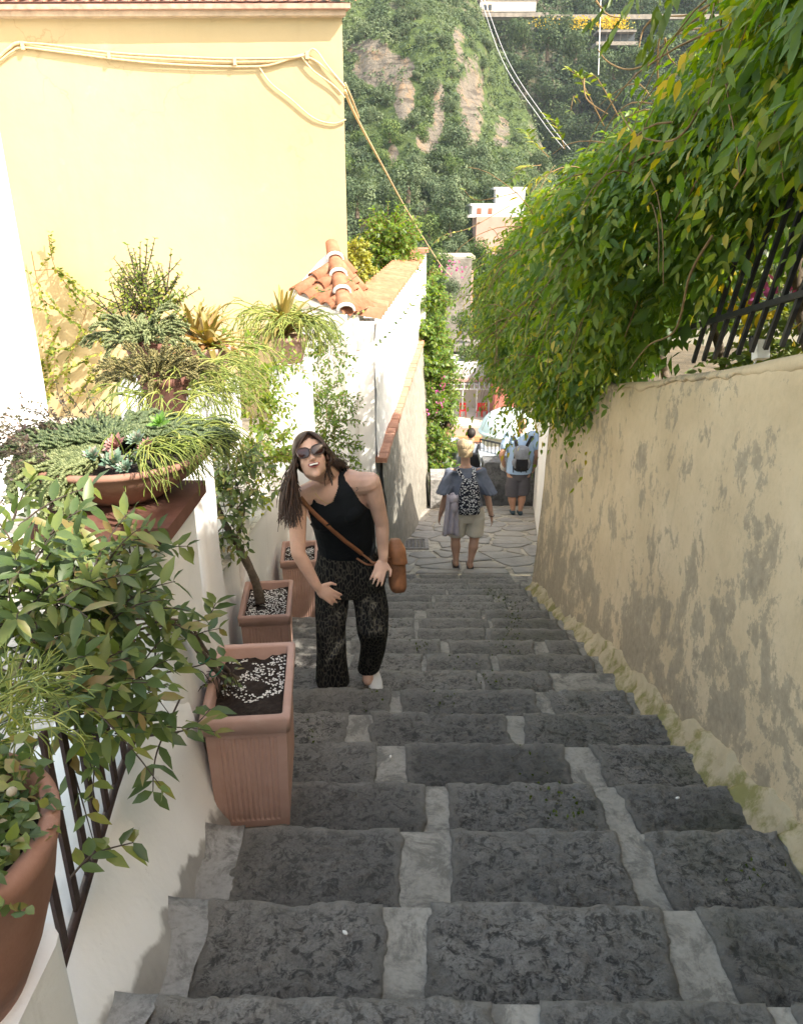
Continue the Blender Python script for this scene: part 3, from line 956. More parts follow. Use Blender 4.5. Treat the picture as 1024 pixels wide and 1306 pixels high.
# end pier of pink brick
q = wl(1, B_t.z); mb = MB(); mb.box(q + Vector((-.15, .2, -.9)), (.5, .45, 2.1)); mb.build('end_pier', M_WHITE, lw2)
mb = MB(); mb.box(q + Vector((-.15, .2, .19)), (.58, .55, .07)); mb.build('pier_cap', M_BRICK, lw2)
# brick ledge
nb = 40
for i in range(nb):
    t0, t1 = i / nb, (i + .93) / nb
    a = wl(t0, lerp(A_b.z, B_b.z, t0)); b = wl(t1, lerp(A_b.z, B_b.z, t1)); j = random.uniform(-.006, .006)
    m = MB(); o1 = Vector((.10 + j, 0, 0)); o0 = Vector((-.02, 0, 0)); dz = Vector((0, 0, .055 + j))
    m.hexa([a + o0, a + o1, b + o1, b + o0], [a + o0 + dz, a + o1 + dz, b + o1 + dz, b + o0 + dz]); m.build('ledge_brick', M_BRICK, lw2)
# roughcast battered face under the ledge
P = []
for i in range(30):
    t = i / 29; q = wl(t, lerp(A_b.z, B_b.z, t)); g = ground(min(q.y, 12.3)) - .35 - max(0, q.y - 12.3) * .2
    foot = q.x + lerp(.10, .52, t)
    P.append([Vector((lerp(q.x + .075, foot, k / 12 * 1.0) + .03 * ns(q.y * 2, k * .5, 1), q.y, lerp(q.z - .002, g, k / 12))) for k in range(13)])
mb = MB(); mb.grid(P)
mb.add([P[-1][0], P[-1][-1], Vector((-.6, P[-1][-1].y, P[-1][-1].z)), Vector((-.6, P[-1][0].y, P[-1][0].z))], [(0, 1, 2, 3)])
mb.build('roughcast_base', M_ROUGH, lw2, True)
# low concrete plinth at its foot
pl = thing('concrete_plinth', 'low grey concrete plinth below the ivy at the end of the roughcast wall', 'plinth', (.5, 12.7, -3))
mb = MB(); q = W(559, 640, 13.1); mb.box((q.x + .0, q.y, q.z + .18), (.28, .6, .62)); mb.build('block', M_CEMENT, pl)
# connecting wall between roofed pier and the landing (behind the woman)
wallrun('landing_wall', 'white wall behind the woman leading from the tiled pier to the landing',
        [(-.60, 7.05, -1.3, -2.1), (-.45, 7.6, -1.35, -2.3), (-.38, 8.0, -1.4, -2.4)], thick=.15)

# ================================================================== yellow house
YB = 8.75
ex = at_y(440, 200, YB).x
yh = thing('yellow_house', 'pale yellow rendered house wall with a tiled eave behind the potted plants', 'house', (-3, YB, -2))
zt = at_y(440, 22, YB).z
mb = MB()
nx = 40
P = [[Vector((x, YB + .01 * ns(x, z), z)) for x in np.linspace(-7.5, ex, 30)] for z in np.linspace(-2.5, zt, 20)]
mb.grid(P)
mb.hexa([(-7.5, YB + .02, -2.5), (ex, YB + .02, -2.5), (ex - 2.2, YB + 6, -2.5), (-7.5, YB + 6, -2.5)], [(-7.5, YB + .02, zt), (ex, YB + .02, zt), (ex - 2.2, YB + 6, zt), (-7.5, YB + 6, zt)])
mb.build('wall', M_YELLOW, yh, True)
for p in bpy.data.objects[yh.name].children: pass
mb = MB(); mb.hexa([(-7.5, YB - .10, zt), (ex + .05, YB - .10, zt), (ex - 2.15, YB + 6, zt), (-7.5, YB + 6, zt)], [(-7.5, YB - .10, zt + .045), (ex + .05, YB - .10, zt + .045), (ex - 2.15, YB + 6, zt + .045), (-7.5, YB + 6, zt + .045)]); mb.build('cornice', plain('cornice_plaster', (.50, .40, .30), .85, .2, 10), yh)
mb = MB(); mb.hexa([(-7.5, YB - .16, zt + .046), (ex + .10, YB - .16, zt + .046), (ex - 2.1, YB + 6, zt + .046), (-7.5, YB + 6, zt + .046)], [(-7.5, YB - .16, zt + .088), (ex + .10, YB - .16, zt + .088), (ex - 2.1, YB + 6, zt + .088), (-7.5, YB + 6, zt + .088)]); mb.build('cornice_slab', plain('cornice_pink', (.42, .26, .20), .8, .3, 14), yh)
for i in range(46):
    x = ex + .09 - i * .135
    m = MB(); barrel(m, Vector((x, YB + .9, zt + .40)), Vector((x, YB - .17, zt + .105)), .05, .062, Vector((0, 0, 1)), 5); m.build('eave_tile', M_BRICK, yh, True)
    
mb = MB(); mb.hexa([(-7.5, YB - .12, zt + .09), (ex + .1, YB - .12, zt + .09), (ex - 1.0, YB + 3, zt + .09), (-7.5, YB + 3, zt + .09)],
                   [(-7.5, YB - .12, zt + .10), (ex + .1, YB - .12, zt + .10), (ex - 1.0, YB + 3, zt + .85), (-7.5, YB + 3, zt + .85)]); mb.build('roof', M_BRICK, yh)

# white neighbour wall, leaning corner at the left edge of the view
e0 = W(0, 185, 5.0); e1 = W(52, 480, 5.3); e2 = W(58, 600, 5.4)
nw = thing('white_house', 'sunlit white house corner with a battered edge at the left of the yellow wall', 'house', (e1.x, e1.y, e1.z))
dirE = (e0 - e1)
top = e1 + dirE * 2.2; bot = e1 - dirE * .9
bot.x = e1.x + .08
mb = MB()
pts = [bot, e1, e1 + dirE * 1.0, top]
P = [[Vector((-6.5, p.y + .0, p.z))] + [Vector((lerp(-6.5, p.x, t), p.y + .015 * ns(t * 9, p.z), p.z)) for t in (.5, .8, .95)] + [Vector((p.x - .03, p.y + .003, p.z)), Vector((p.x, p.y + .03, p.z)), Vector((p.x * 8.6 / p.y - .5, 8.6, p.z))] for p in spline(pts, 5)]
mb.grid(P); mb.build('wall', M_WHITE, nw, True)

# ================================================================== plants: materials
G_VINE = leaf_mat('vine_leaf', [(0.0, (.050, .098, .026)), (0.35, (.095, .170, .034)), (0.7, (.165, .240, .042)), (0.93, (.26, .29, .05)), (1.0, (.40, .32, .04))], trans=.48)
G_GLOSSY = leaf_mat('glossy_leaf', [(0.0, (.050, .085, .030)), (0.5, (.10, .145, .048)), (0.85, (.18, .215, .055)), (1.0, (.22, .16, .07))], 0.42, 0.28, 0.45)
G_YEL = leaf_mat('yellowgreen_leaf', [(0.0, (.06, .10, .015)), (0.5, (.14, .19, .03)), (1.0, (.30, .30, .06))], 0.5, 0.3)
G_SEDUM = leaf_mat('sedum_leaf', [(0.0, (.095, .12, .045)), (0.5, (.16, .19, .08)), (1.0, (.24, .265, .125))], 0.5, 0.1, 0.3)
G_ROSETTE = leaf_mat('rosette_leaf', [(0.0, (.10, .17, .12)), (0.6, (.19, .28, .20)), (1.0, (.34, .26, .22))], 0.45, 0.08, 0.4)
G_PINKROSETTE = leaf_mat('pink_rosette_leaf', [(0.0, (.26, .13, .11)), (1.0, (.45, .24, .22))], 0.45, 0.08, 0.4)
G_STICK = leaf_mat('stick_cactus_green', [(0.0, (.12, .16, .03)), (0.6, (.22, .27, .05)), (1.0, (.38, .38, .10))], 0.5, 0.2)
G_DRY = leaf_mat('dry_strap_leaf', [(0.0, (.16, .15, .035)), (0.5, (.30, .22, .07)), (1.0, (.42, .20, .10))], 0.5, 0.2)
G_OLIVE = leaf_mat('far_olive', [(0.0, (.042, .068, .034)), (0.5, (.080, .115, .058)), (1.0, (.145, .175, .095))], 0.7, 0.15, 0.2)
G_FARGREEN = leaf_mat('far_green', [(0.0, (.035, .065, .022)), (0.5, (.075, .12, .035)), (1.0, (.15, .19, .06))], 0.7, 0.2, 0.2)
M_PETAL = leaf_mat('magenta_petal', [(0.0, (.30, .05, .20)), (1.0, (.50, .14, .36))], 0.5, 0.4)
M_BARK = plain('bark', (.11, .085, .06), .85, .4, 40, .5, .003)
M_TWIG = plain('young_twig', (.20, .13, .055), .7, .3, 40)
M_DARKTWIG = plain('dark_twig', (.06, .045, .035), .8, .3, 40)

def rdir(n): return unit(rng.normal(size=(n, 3)))

def spray_arrays(O, D, nl, length, L, Wd, droop=0.5, side=0.8):
    """pinnate sprays: arrays of leaflets hanging in two rows from a bending stalk"""
    M = len(O); D = unit(D); up = np.array([0, 0, 1.0])
    S = unit(np.cross(D, up) + 1e-6)
    length = np.broadcast_to(np.asarray(length, float), (M,))
    Ps, Ds, Ns, Ls, Ws, Ts = [], [], [], [], [], []
    tint = rng.random(M)
    for k in range(nl):
        t = 0.12 + 0.88 * (k + 1) / nl
        tip = (k == nl - 1)
        p = O + D * (length * t)[:, None] - up * (droop * length * t * t)[:, None]
        tan = unit(D - up * (2 * droop * t))
        s = 0.0 if tip else (1 if k % 2 else -1) * side
        d = unit(tan * 0.8 + S * s * .95 - up * 0.15 + rng.normal(size=(M, 3)) * 0.30)
        nrm = unit(up * 0.8 + D * 0.5 + rng.normal(size=(M, 3)) * 0.5)
        Ps.append(p); Ds.append(d); Ns.append(nrm)
        sc = rng.uniform(.5, 1.25, M)
        Ls.append(L * sc); Ws.append(Wd * sc); Ts.append(np.clip(tint * .7 + rng.random(M) * .3, 0, 1))
    return [np.concatenate(a) for a in (Ps, Ds, Ns, Ls, Ws, Ts)]

# ================================================================== the hanging vine over the right wall
SEC = [(-2.5, [(1.3, 2.5), (1.05, 2.8), (1.1, 3.2), (1.5, 3.6), (2.0, 3.9), (2.6, 4.0), (3.4, 4.0)]),
       (0.5, [(1.45, 2.3), (1.2, 2.4), (1.1, 2.6), (1.3, 3.0), (1.8, 3.4), (2.5, 3.6), (3.4, 3.6)]),
       (2.0, [(1.45, 1.98), (1.15, 2.02), (1.05, 2.2), (1.15, 2.5), (1.6, 2.9), (2.4, 3.2), (3.4, 3.3)]),
       (3.0, [(1.45, 1.80), (1.15, 1.80), (1.0, 1.92), (1.03, 2.1), (1.35, 2.45), (2.0, 2.8), (3.2, 3.0)]),
       (4.0, [(1.40, 1.32), (1.08, 1.30), (.93, 1.5), (.98, 1.85), (1.2, 2.1), (1.8, 2.35), (3.0, 2.5)]),
       (5.3, [(1.35, .42), (1.08, .38), (.88, .7), (.82, 1.2), (.95, 1.65), (1.3, 2.0), (3.0, 2.2)]),
       (6.6, [(1.3, .22), (1.05, .10), (.88, .32), (.76, .8), (.84, 1.30), (1.2, 1.75), (3.0, 2.0)]),
       (7.6, [(1.3, .35), (1.05, .22), (.86, .45), (.74, .85), (.82, 1.2), (1.2, 1.5), (3.0, 1.8)]),
       (8.4, [(1.4, .6), (1.25, .5), (1.12, .65), (1.05, .85), (1.1, 1.0), (1.4, 1.15), (3.0, 1.3)])]
secy = np.array([s[0] for s in SEC]); secp = np.array([s[1] for s in SEC])
def vine_pt(y, u):
    """y array, u array 0..6 -> X,z on the shell"""
    i = np.clip(np.searchsorted(secy, y) - 1, 0, len(secy) - 2)
    t = ((y - secy[i]) / (secy[i + 1] - secy[i]))[:, None]
    pl = secp[i] * (1 - t)[..., None] + secp[i + 1] * t[..., None]
    k = np.clip(np.floor(u).astype(int), 0, 5); f = (u - k)[:, None]
    r = np.arange(len(y))
    return pl[r, k] * (1 - f) + pl[r, k + 1] * f
def shell(M, y0, y1, inward, u1=5.4):
    y = rng.uniform(y0, y1, M); u = rng.uniform(0, u1, M)
    q = vine_pt(y, u); c = vine_pt(y, np.full(M, 5.2)) * np.array([1, 1]); c[:, 1] = (vine_pt(y, np.full(M, 0.2))[:, 1] + c[:, 1]) / 2
    c[:, 0] = np.maximum(c[:, 0], 1.7)
    d = c - q; d /= np.linalg.norm(d, axis=1, keepdims=True)
    lump = 0.26 * fbm(np.stack([y * 1.9, q[:, 0] * 1.9, q[:, 1] * 1.9], -1), 3)
    dep = rng.exponential(inward, M) + lump + .04
    q = q + d * dep[:, None]
    P = np.stack([q[:, 0], y, q[:, 1]], -1)
    Dr = np.stack([-d[:, 0], rng.normal(size=M) * .6, -d[:, 1]], -1)
    return P, unit(Dr + rng.normal(size=(M, 3)) * .35)
vine = thing('hanging_vine', 'huge leafy vine spilling over the ochre wall and black railing with pinnate hanging leaves', 'vine', (1.6, 4, .5))
# near part, richly shaped leaflets
P_, D_ = shell(3000, 1.4, 4.6, .13, 4.4)
A = spray_arrays(P_, D_, 9, rng.uniform(.14, .28, len(P_)), .070, .027, .45)
dist = np.linalg.norm(A[0] - np.array(CAM), axis=1)
# leaflets that can be picked apart: outer ones that show large
sel = np.where((A[0][:, 0] < 1.22) & (A[0][:, 2] > 1.35) & (A[0][:, 1] > 1.9) & (A[0][:, 1] < 3.6))[0]
sel = sel[np.argsort(dist[sel])][:900][::4][:220]
msk = np.zeros(len(A[0]), bool); msk[sel] = True
single_leaves('leaf', A[0][msk], A[1][msk], A[2][msk], A[3][msk], A[4][msk], G_VINE, vine, A[5][msk])
m2 = ~msk
tag(leaves('foliage', A[0][m2], A[1][m2], A[2][m2], A[3][m2], A[4][m2], G_VINE, vine, A[5][m2]), kind='stuff')
P_, D_ = shell(6400, 4.5, 8.4, .12, 4.6)
A = spray_arrays(P_, D_, 8, rng.uniform(.11, .22, len(P_)), .058, .025, .45)
tag(leaves('foliage', *A[:5], G_VINE, vine, A[5], rich=True), kind='stuff')
P_, D_ = shell(2200, -2.5, 1.5, .12)  # unseen growth behind the camera, added so the steps lie in shade
A = spray_arrays(P_, D_, 8, rng.uniform(.16, .30, len(P_)), .11, .045, .55)
tag(leaves('foliage', *A[:5], G_VINE, vine, A[5], rich=False), kind='stuff')
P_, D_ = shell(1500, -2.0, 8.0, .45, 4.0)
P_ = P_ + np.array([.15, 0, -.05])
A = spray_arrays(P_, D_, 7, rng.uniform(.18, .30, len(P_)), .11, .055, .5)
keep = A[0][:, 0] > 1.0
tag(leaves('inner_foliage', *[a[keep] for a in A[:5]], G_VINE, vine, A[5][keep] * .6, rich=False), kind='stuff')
# long loose sprays breaking the outline
P_, D_ = shell(620, 2.2, 8.3, .02, 4.8)
D_ = unit(D_ + np.array([[-.2, -.1, .15]]))
A = spray_arrays(P_, D_, 13, rng.uniform(.25, .48, len(P_)), .055, .024, .75)
tag(leaves('loose_sprays', *A[:5], G_VINE, vine, np.clip(A[5] + .15, 0, 1)), kind='stuff')
# young shoots standing out at the crest
def shoot(pts, r=.004, mat=M_TWIG, parent=vine, lf=True, n=10, L=.05, Wd=.02, lm=G_YEL, name='shoot'):
    sp = spline(pts, 8); m = MB(); m.tube(sp, [r * (1 - .6 * i / len(sp)) for i in range(len(sp))], 5)
    o = m.build(name, mat, parent, True)
    if lf:
        ts = np.linspace(.25, 1, n); Q = []; Dd = []
        for i, t in enumerate(ts):
            f = t * (len(sp) - 1); k = min(int(f), len(sp) - 2); p = sp[k].lerp(sp[k + 1], f - k); tg = (sp[k + 1] - sp[k]).normalized()
            for s in (1, -1):
                Q.append(p); Dd.append(tg * .6 + tg.cross(Vector((0.2, 0, 1))).normalized() * s * .9 + Vector((0, 0, .1)))
        Q = np.array(Q); Dd = np.array(Dd) + rng.normal(size=(len(Q), 3)) * .25
        tag(leaves('shoot_leaves', Q, Dd, np.array([[0.1, -.3, 1.0]]) + rng.normal(size=(len(Q), 3)) * .3, rng.uniform(.7, 1.1, len(Q)) * L, rng.uniform(.8, 1.1, len(Q)) * Wd, lm, parent), kind='stuff')
    return o
shoot([W(700, 200, 6.0), W(680, 180, 5.9), W(672, 168, 5.8)], n=8, L=.10, Wd=.04)
shoot([W(720, 190, 5.6), W(712, 165, 5.5), W(700, 150, 5.4)], n=7, L=.09, Wd=.04)
shoot([W(770, 160, 5.0), W(745, 110, 4.8), W(740, 98, 4.7), W(725, 88, 4.7)], n=8, L=.08, Wd=.035)
shoot([W(790, 150, 4.6), W(762, 100, 4.5), W(748, 95, 4.5)], n=7, L=.07, Wd=.03)
shoot([W(690, 210, 6.2), W(665, 215, 6.1), W(650, 235, 6.1)], n=8, L=.10, Wd=.04)
shoot([W(740, 130, 4.9), W(732, 122, 4.9), W(728, 140, 4.9)], n=3, L=.05, Wd=.02)
shoot([W(660, 245, 6.4), W(610, 255, 6.3), W(592, 242, 6.3)], n=3, L=.05, Wd=.02)
shoot([W(650, 262, 6.4), W(600, 290, 6.3), W(566, 300, 6.3), W(545, 318, 6.3)], n=10, L=.05, Wd=.02)
# bare arching twigs against the hillside
for pts in ([(903, 12, 3.0), (860, 45, 3.1), (830, 78, 3.2), (800, 88, 3.3), (775, 78, 3.4), (762, 62, 3.4)],
            [(835, 20, 3.0), (820, 38, 3.1), (815, 60, 3.1)], [(848, 48, 3.1), (852, 70, 3.15), (862, 82, 3.15)],
            [(905, 5, 2.9), (880, 18, 3.0), (845, 20, 3.1)], [(760, 0, 4.0), (775, 18, 4.0), (795, 22, 4.0)],
            [(905, 100, 2.6), (895, 130, 2.6), (875, 165, 2.6), (850, 180, 2.7), (810, 170, 2.8), (790, 140, 2.9)],
            [(745, 95, 4.5), (748, 125, 4.4), (775, 145, 4.3)]):
    shoot([W(*p) for p in pts], .0055, lf=False, name='bare_twig')
# bare stems showing through the leaves
for pts in ([(915, 220, 2.9), (880, 280, 3.1)], [(900, 215, 3.0), (870, 262, 3.2), (850, 300, 3.3)], [(930, 300, 2.8), (900, 350, 3.0), (880, 420, 3.2), (845, 440, 3.4), (820, 470, 3.6)],
            [(1005, 155, 2.3), (985, 200, 2.4), (960, 240, 2.5)], [(735, 290, 5.0), (715, 330, 5.2)], [(845, 320, 3.5), (830, 380, 3.7), (812, 430, 3.8)]):
    q = [W(*p) for p in pts]
    q = [v - Vector((.06, 0, 0)) for v in q]
    shoot(q, .006, lf=False, name='bare_stem')
# leaves hanging into the top of the picture and the yellowing ones
A = spray_arrays(np.array([W(825, -25, 2.3), W(870, -30, 2.2), W(800, -20, 2.6), W(945, -10, 2.0), W(845, -18, 2.3)]), np.array([[-.5, .1, -.6], [-.3, .1, -.7], [-.6, 0, -.4], [-.2, .1, -.8], [-.2, 0, -.9]]), 9, .14, .065, .024, .3)
tag(leaves('overhead_leaves', *A[:5], G_YEL, vine, A[5] * .5), kind='stuff')
G_GOLD = leaf_mat('golden_leaf', [(0.0, (.42, .32, .02)), (1.0, (.60, .42, .02))], 0.5, 0.4)
Q = np.array([W(*p) for p in ((905, 68, 2.35), (896, 92, 2.4), (888, 100, 2.4), (900, 100, 2.4), (885, 115, 2.45), (910, 66, 2.3), (838, 165, 2.75), (845, 172, 2.7), (828, 160, 2.8), (850, 168, 2.7), (700, 318, 5.3), (770, 225, 4.4), (780, 560, 5.2))]) - np.array([[.08, 0, 0]])
single_leaves('leaf', Q, np.array([[-.5, -.1, -.6]]) + rng.normal(size=(len(Q), 3)) * .3, np.array([[-.5, -.8, .4]]) + rng.normal(size=(len(Q), 3)) * .2, np.full(len(Q), .065), np.full(len(Q), .026), G_GOLD, vine)
# many thin hanging stems threading the leaves
m = MB()
yq = rng.uniform(2.2, 8.0, 130); uq = rng.uniform(1.2, 4.2, 130); pq = vine_pt(yq, uq)
for i in range(130):
    p = Vector((pq[i, 0] - random.uniform(.0, .10), yq[i], pq[i, 1])); v = Vector((random.uniform(-.5, -.1), random.uniform(-.8, .8), random.uniform(-.2, .5))); pts = [p]
    for k in range(9):
        v = (v + Vector((.02, 0, -.16)) + Vector(rdir(1)[0]) * .10).normalized(); p = p + v * random.uniform(.05, .085); pts.append(p)
    m.tube(pts, [.0042 - .0003 * k for k in range(10)], 4, False)
tag(m.build('thin_stems', M_TWIG, vine, True), kind='stuff')
# woody trunks inside
m = MB()
for i in range(7):
    y = 1.5 + i * 1.0; m.tube(spline([(1.9 + .1 * ns(i), y, wt(y) - .2), (1.75, y + .2, wt(y) + .5), (1.9, y + .1, wt(y) + 1.1), (1.4, y + .4, wt(y) + 1.3)], 6), [.035, .033, .03, .028, .026, .025, .024, .022, .02, .018, .016, .015, .013, .012, .01, .009, .008, .007, .006], 7)
m.build('trunks', M_BARK, vine, True)

# low garden plants behind the railing
gb = thing('garden_shrub', 'bright green shrub with yellow and pink flowers behind the black railing', 'shrub', (2.0, 3.5, .9))
M = 2600
y = rng.uniform(1.0, 5.0, M); x = rng.uniform(1.8, 3.2, M); z = np.array([wt(v) for v in y]) - .05 + rng.random(M) * .95
A = spray_arrays(np.stack([x, y, z], -1), unit(np.stack([-.5 + .3 * rng.normal(size=M), -.6 + .3 * rng.normal(size=M), .5 + .3 * rng.normal(size=M)], -1)), 6, .16, .075, .04, .5)
tag(leaves('foliage', *A[:5], G_YEL, gb, A[5], rich=False), kind='stuff')
Q = np.array([W(*p) for p in ((985, 360, 3.4), (978, 372, 3.4), (1018, 370, 3.3), (962, 380, 3.5), (990, 368, 3.4))]); Q = np.repeat(Q, 5, 0) + rng.normal(size=(25, 3)) * .012
tag(leaves('petals', Q, rdir(25), rdir(25), np.full(25, .035), np.full(25, .03), M_PETAL, gb), kind='stuff')
Q = np.array([W(*p) for p in ((930, 375, 3.6), (960, 390, 3.6), (945, 360, 3.6), (1015, 400, 3.3), (925, 392, 3.7), (968, 402, 3.5))]); Q = np.repeat(Q, 6, 0) + rng.normal(size=(36, 3)) * .04
leaves('yellow_leaves', Q, rdir(36), rdir(36), np.full(36, .075), np.full(36, .035), G_GOLD, gb)

# black railing on the wall
fr = thing('black_railing', 'black iron railing leaning over the ochre wall among the vine leaves', 'railing', (1.34, 3, 1.1))
ra = W(868, 420, 3.75); rb = W(1045, 366, 2.55)
ra.x = rb.x = 1.37
def on_x(px, py, x=1.37): return at_x(px, py, x)
ra = on_x(868, 421); rb = on_x(1060, 364)
m = MB(); d = (rb - ra); up = Vector((0, 0, 1))
sd = Vector((.012, 0, 0))
for dz in (0,):
    m.hexa([ra - sd + Vector((0, 0, -.012)), ra + sd + Vector((0, 0, -.012)), rb + sd + Vector((0, 0, -.012)), rb - sd + Vector((0, 0, -.012))], [ra - sd + Vector((0, 0, .012)), ra + sd + Vector((0, 0, .012)), rb + sd + Vector((0, 0, .012)), rb - sd + Vector((0, 0, .012))])
m.build('rail', M_BLACKIRON, fr)
for i, px in enumerate((884, 897, 911, 925, 941, 958, 976, 997, 1020, 1044)):
    bot = on_x(px, interp(px, [884, 1044], [462, 432])); top_ = on_x(px + interp(px, [884, 1044], [38, 62]), interp(px, [884, 1044], [340, 270]))
    top_ = bot + (top_ - bot) * 1.5
    ax = (top_ - bot).normalized(); s = Vector((1, 0, 0)); u = ax.cross(s).normalized() * .0085; s = s * .0085
    m = MB(); m.hexa([bot - s - u, bot + s - u, bot + s + u, bot - s + u], [top_ - s - u, top_ + s - u, top_ + s + u, top_ - s + u]); m.build('bar', M_BLACKIRON, fr)
# little white floodlight between the bars
fl = thing('garden_lamp', 'small white plastic lamp fixed low between the bars of the black railing', 'lamp', on_x(970, 448, 1.42))
q = on_x(970, 446, 1.42)
rot = Matrix.Rotation(R(-20), 3, 'X')
m = MB(); m.box(q, (.05, .055, .075), rot); m.build('housing', plain('white_plastic', (.75, .74, .70), .5, .1, 20), fl)
m = MB(); m.box(q + Vector((-.02, .03, .03)), (.03, .03, .04), rot); m.build('sensor', M_BLACKIRON, fl)
m = MB(); m.tube(spline([q + Vector((0, .01, -.03)), q + Vector((0, .04, -.07)), q + Vector((.03, .08, -.09))], 5), .004, 5); m.build('cable', plain('white_cable', (.6, .6, .58), .5, .1, 20), fl)

# ================================================================== brown railing on the left parapet
br = thing('brown_railing', 'brown flat-bar iron railing on the white parapet below the glossy shrub', 'railing', (-.7, 1.3, .2))
def railx(y): return interp(y, [.95, 1.03, 1.59, 1.9], [-.655, -.66, -.745, -.77]) + .0
m = MB(); pts = [Vector((railx(y), y, .235)) for y in np.linspace(.98, 1.88, 12)]
m.tube(pts, .011, 6); 
m.build('rail', M_IRON, br, True)
for i in range(10):
    y = 1.0 + i * .095; x = railx(y)
    m = MB(); m.hexa([(x - .004, y - .011, .235), (x + .004, y - .011, .235), (x + .004, y + .011, .235), (x - .004, y + .011, .235)], [(x - .004, y - .011, .68), (x + .004, y - .011, .68), (x + .004, y + .011, .68), (x - .004, y + .011, .68)])
    m.build('bar', M_IRON, br)

# ================================================================== terracotta planters with ribbed sides
def mk_soil():
    return plain('potting_soil', (.035, .024, .018), .95, .5, 60, 1.0, .01)
M_SOIL = mk_soil(); M_PERLITE = plain('perlite', (.75, .73, .68), .8, .1, 40)
def planter(label, x0, y0, w, l, ztop, zbot, zsoil):
    o = thing('ribbed_planter', label, 'planter', (x0 + w / 2, y0 + l / 2, zbot), 'ribbed terracotta planters down the left side')
    rim = .055; th = .024
    def rect(e, z, r=.012):
        xs0, xs1, ya, yb = x0 - e, x0 + w + e, y0 - e, y0 + l + e; pts = []
        for (cx, cy, a0) in ((xs1 - r, ya + r, -90), (xs1 - r, yb - r, 0), (xs0 + r, yb - r, 90), (xs0 + r, ya + r, 180)):
            for k in range(4):
                an = R(a0 + 30 * k); pts.append(Vector((cx + r * math.cos(an), cy + r * math.sin(an), z)))
        return pts + [pts[0]]
    m = MB(); P = [rect(-.012, ztop - rim), rect(-.004, ztop - rim), rect(-.001, ztop - .008), rect(-.004, ztop), rect(-th, ztop), rect(-th - .003, ztop - .006), rect(-th - .012, zbot + .05)]
    m.grid(P); m.build('rim', M_POT, o, True)
    # ribbed body, tapering
    H = ztop - rim - zbot
    P = []
    nr = 11
    def prof(z):
        t = (ztop - rim - z) / H; e = -.016 - .009 * t; pts = []
        xs0, xs1, ya, yb = x0 - e, x0 + w + e, y0 - e, y0 + l + e
        xs0, xs1 = x0 - e, x0 + w + e
        xs0, xs1, ya, yb = x0 + abs(e), x0 + w - abs(e), y0 + abs(e), y0 + l - abs(e)
        for (a, b, n) in (((xs0, ya), (xs1, ya), nr), ((xs1, ya), (xs1, yb), int(nr * l / w)), ((xs1, yb), (xs0, yb), nr), ((xs0, yb), (xs0, ya), int(nr * l / w))):
            dx, dy = b[0] - a[0], b[1] - a[1]; Ln = math.hypot(dx, dy); nx_, ny_ = dy / Ln, -dx / Ln
            for i in range(n * 4 + 6):
                t_ = i / (n * 4 + 6)
                mrg = .12; q = (t_ - mrg) / (1 - 2 * mrg)
                dpt = 0 if (q < 0 or q > 1 or z > ztop - rim - .025 or z < zbot + .03) else -.0045 * (.5 + .5 * math.cos(2 * math.pi * q * n + math.pi))
                pts.append(Vector((a[0] + dx * t_ + nx_ * dpt, a[1] + dy * t_ + ny_ * dpt, z)))
        return pts + [pts[0]]
    for z in (ztop - rim + .002, ztop - rim - .02, ztop - rim - .028, zbot + .032, zbot + .024, zbot): P.append(prof(z))
    m = MB(); m.grid(P); m.add([p for p in P[-1][:-1]], [tuple(range(len(P[-1]) - 1))]); m.build('body', M_POT, o, False)
    m = MB(); xs = np.linspace(x0 + .03, x0 + w - .03, 26); ys_ = np.linspace(y0 + .03, y0 + l - .03, 34)
    m.grid([[Vector((x, y, zsoil + .012 * ns(x * 14, y * 14) + .006 * ns(x * 50, y * 50))) for x in xs] for y in ys_]); m.build('soil', M_SOIL, o, True)
    m = MB(); n = int(900 * w * l / .13)
    for _ in range(n):
        x = random.uniform(x0 + .035, x0 + w - .035); y = random.uniform(y0 + .035, y0 + l - .035)
        if ns(x * 12, y * 12, 4) < -.25: continue
        r = random.uniform(.0022, .0052)
        z = zsoil + .012 * ns(x * 14, y * 14) + .006 * ns(x * 50, y * 50)
        c = Vector((x, y, z + r * .5)); a = random.random() * 3
        q = [c + Vector((r * math.cos(a), r * math.sin(a), 0)), c + Vector((-r * math.sin(a), r * math.cos(a), r * .2)), c - Vector((r * math.cos(a), r * math.sin(a), 0)), c - Vector((-r * math.sin(a), r * math.cos(a), 0)), c + Vector((0, 0, r * .8)), c - Vector((0, 0, r * .8))]
        m.add(q, [(0, 1, 4), (1, 2, 4), (2, 3, 4), (3, 0, 4)])
    tag(m.build('perlite', M_PERLITE, o), kind='stuff')
    o.rotation_euler.z = R(6)
    return o
q = W(255, 919, 2.30); q.x -= .030
PL1 = (q.x, q.y, .285, .45, q.z)
planter('largest ribbed terracotta planter with speckled soil, at the left edge of the near steps', q.x, q.y, .275, .45, q.z, tz(2) - .0, q.z - .045)
q = W(297, 787, 4.15)
planter('middle ribbed terracotta planter with a single leaning trunk in it', q.x, q.y, .285, .45, q.z, tz(7), q.z - .04)
q = W(353, 716, 5.75)
PL3 = q.copy()
planter('farthest ribbed terracotta planter, half hidden behind the laughing woman', q.x, q.y, .285, .40, q.z, tz(11), q.z - .04)
# ground bed under the planters
m = MB()
for n in range(2, 14):
    m.hexa([(-1.3, NY[n - 1], tz(n) - .3), (-.9, NY[n - 1], tz(n) - .3), (-.9, NY[n], tz(n) - .3), (-1.3, NY[n], tz(n) - .3)], [(-1.3, NY[n - 1], tz(n) - .002), (-.9, NY[n - 1], tz(n) - .002), (-.9, NY[n], tz(n) - .002), (-1.3, NY[n], tz(n) - .002)])
tag(m.build('stair_edge', M_CEMENT, None), kind='structure')

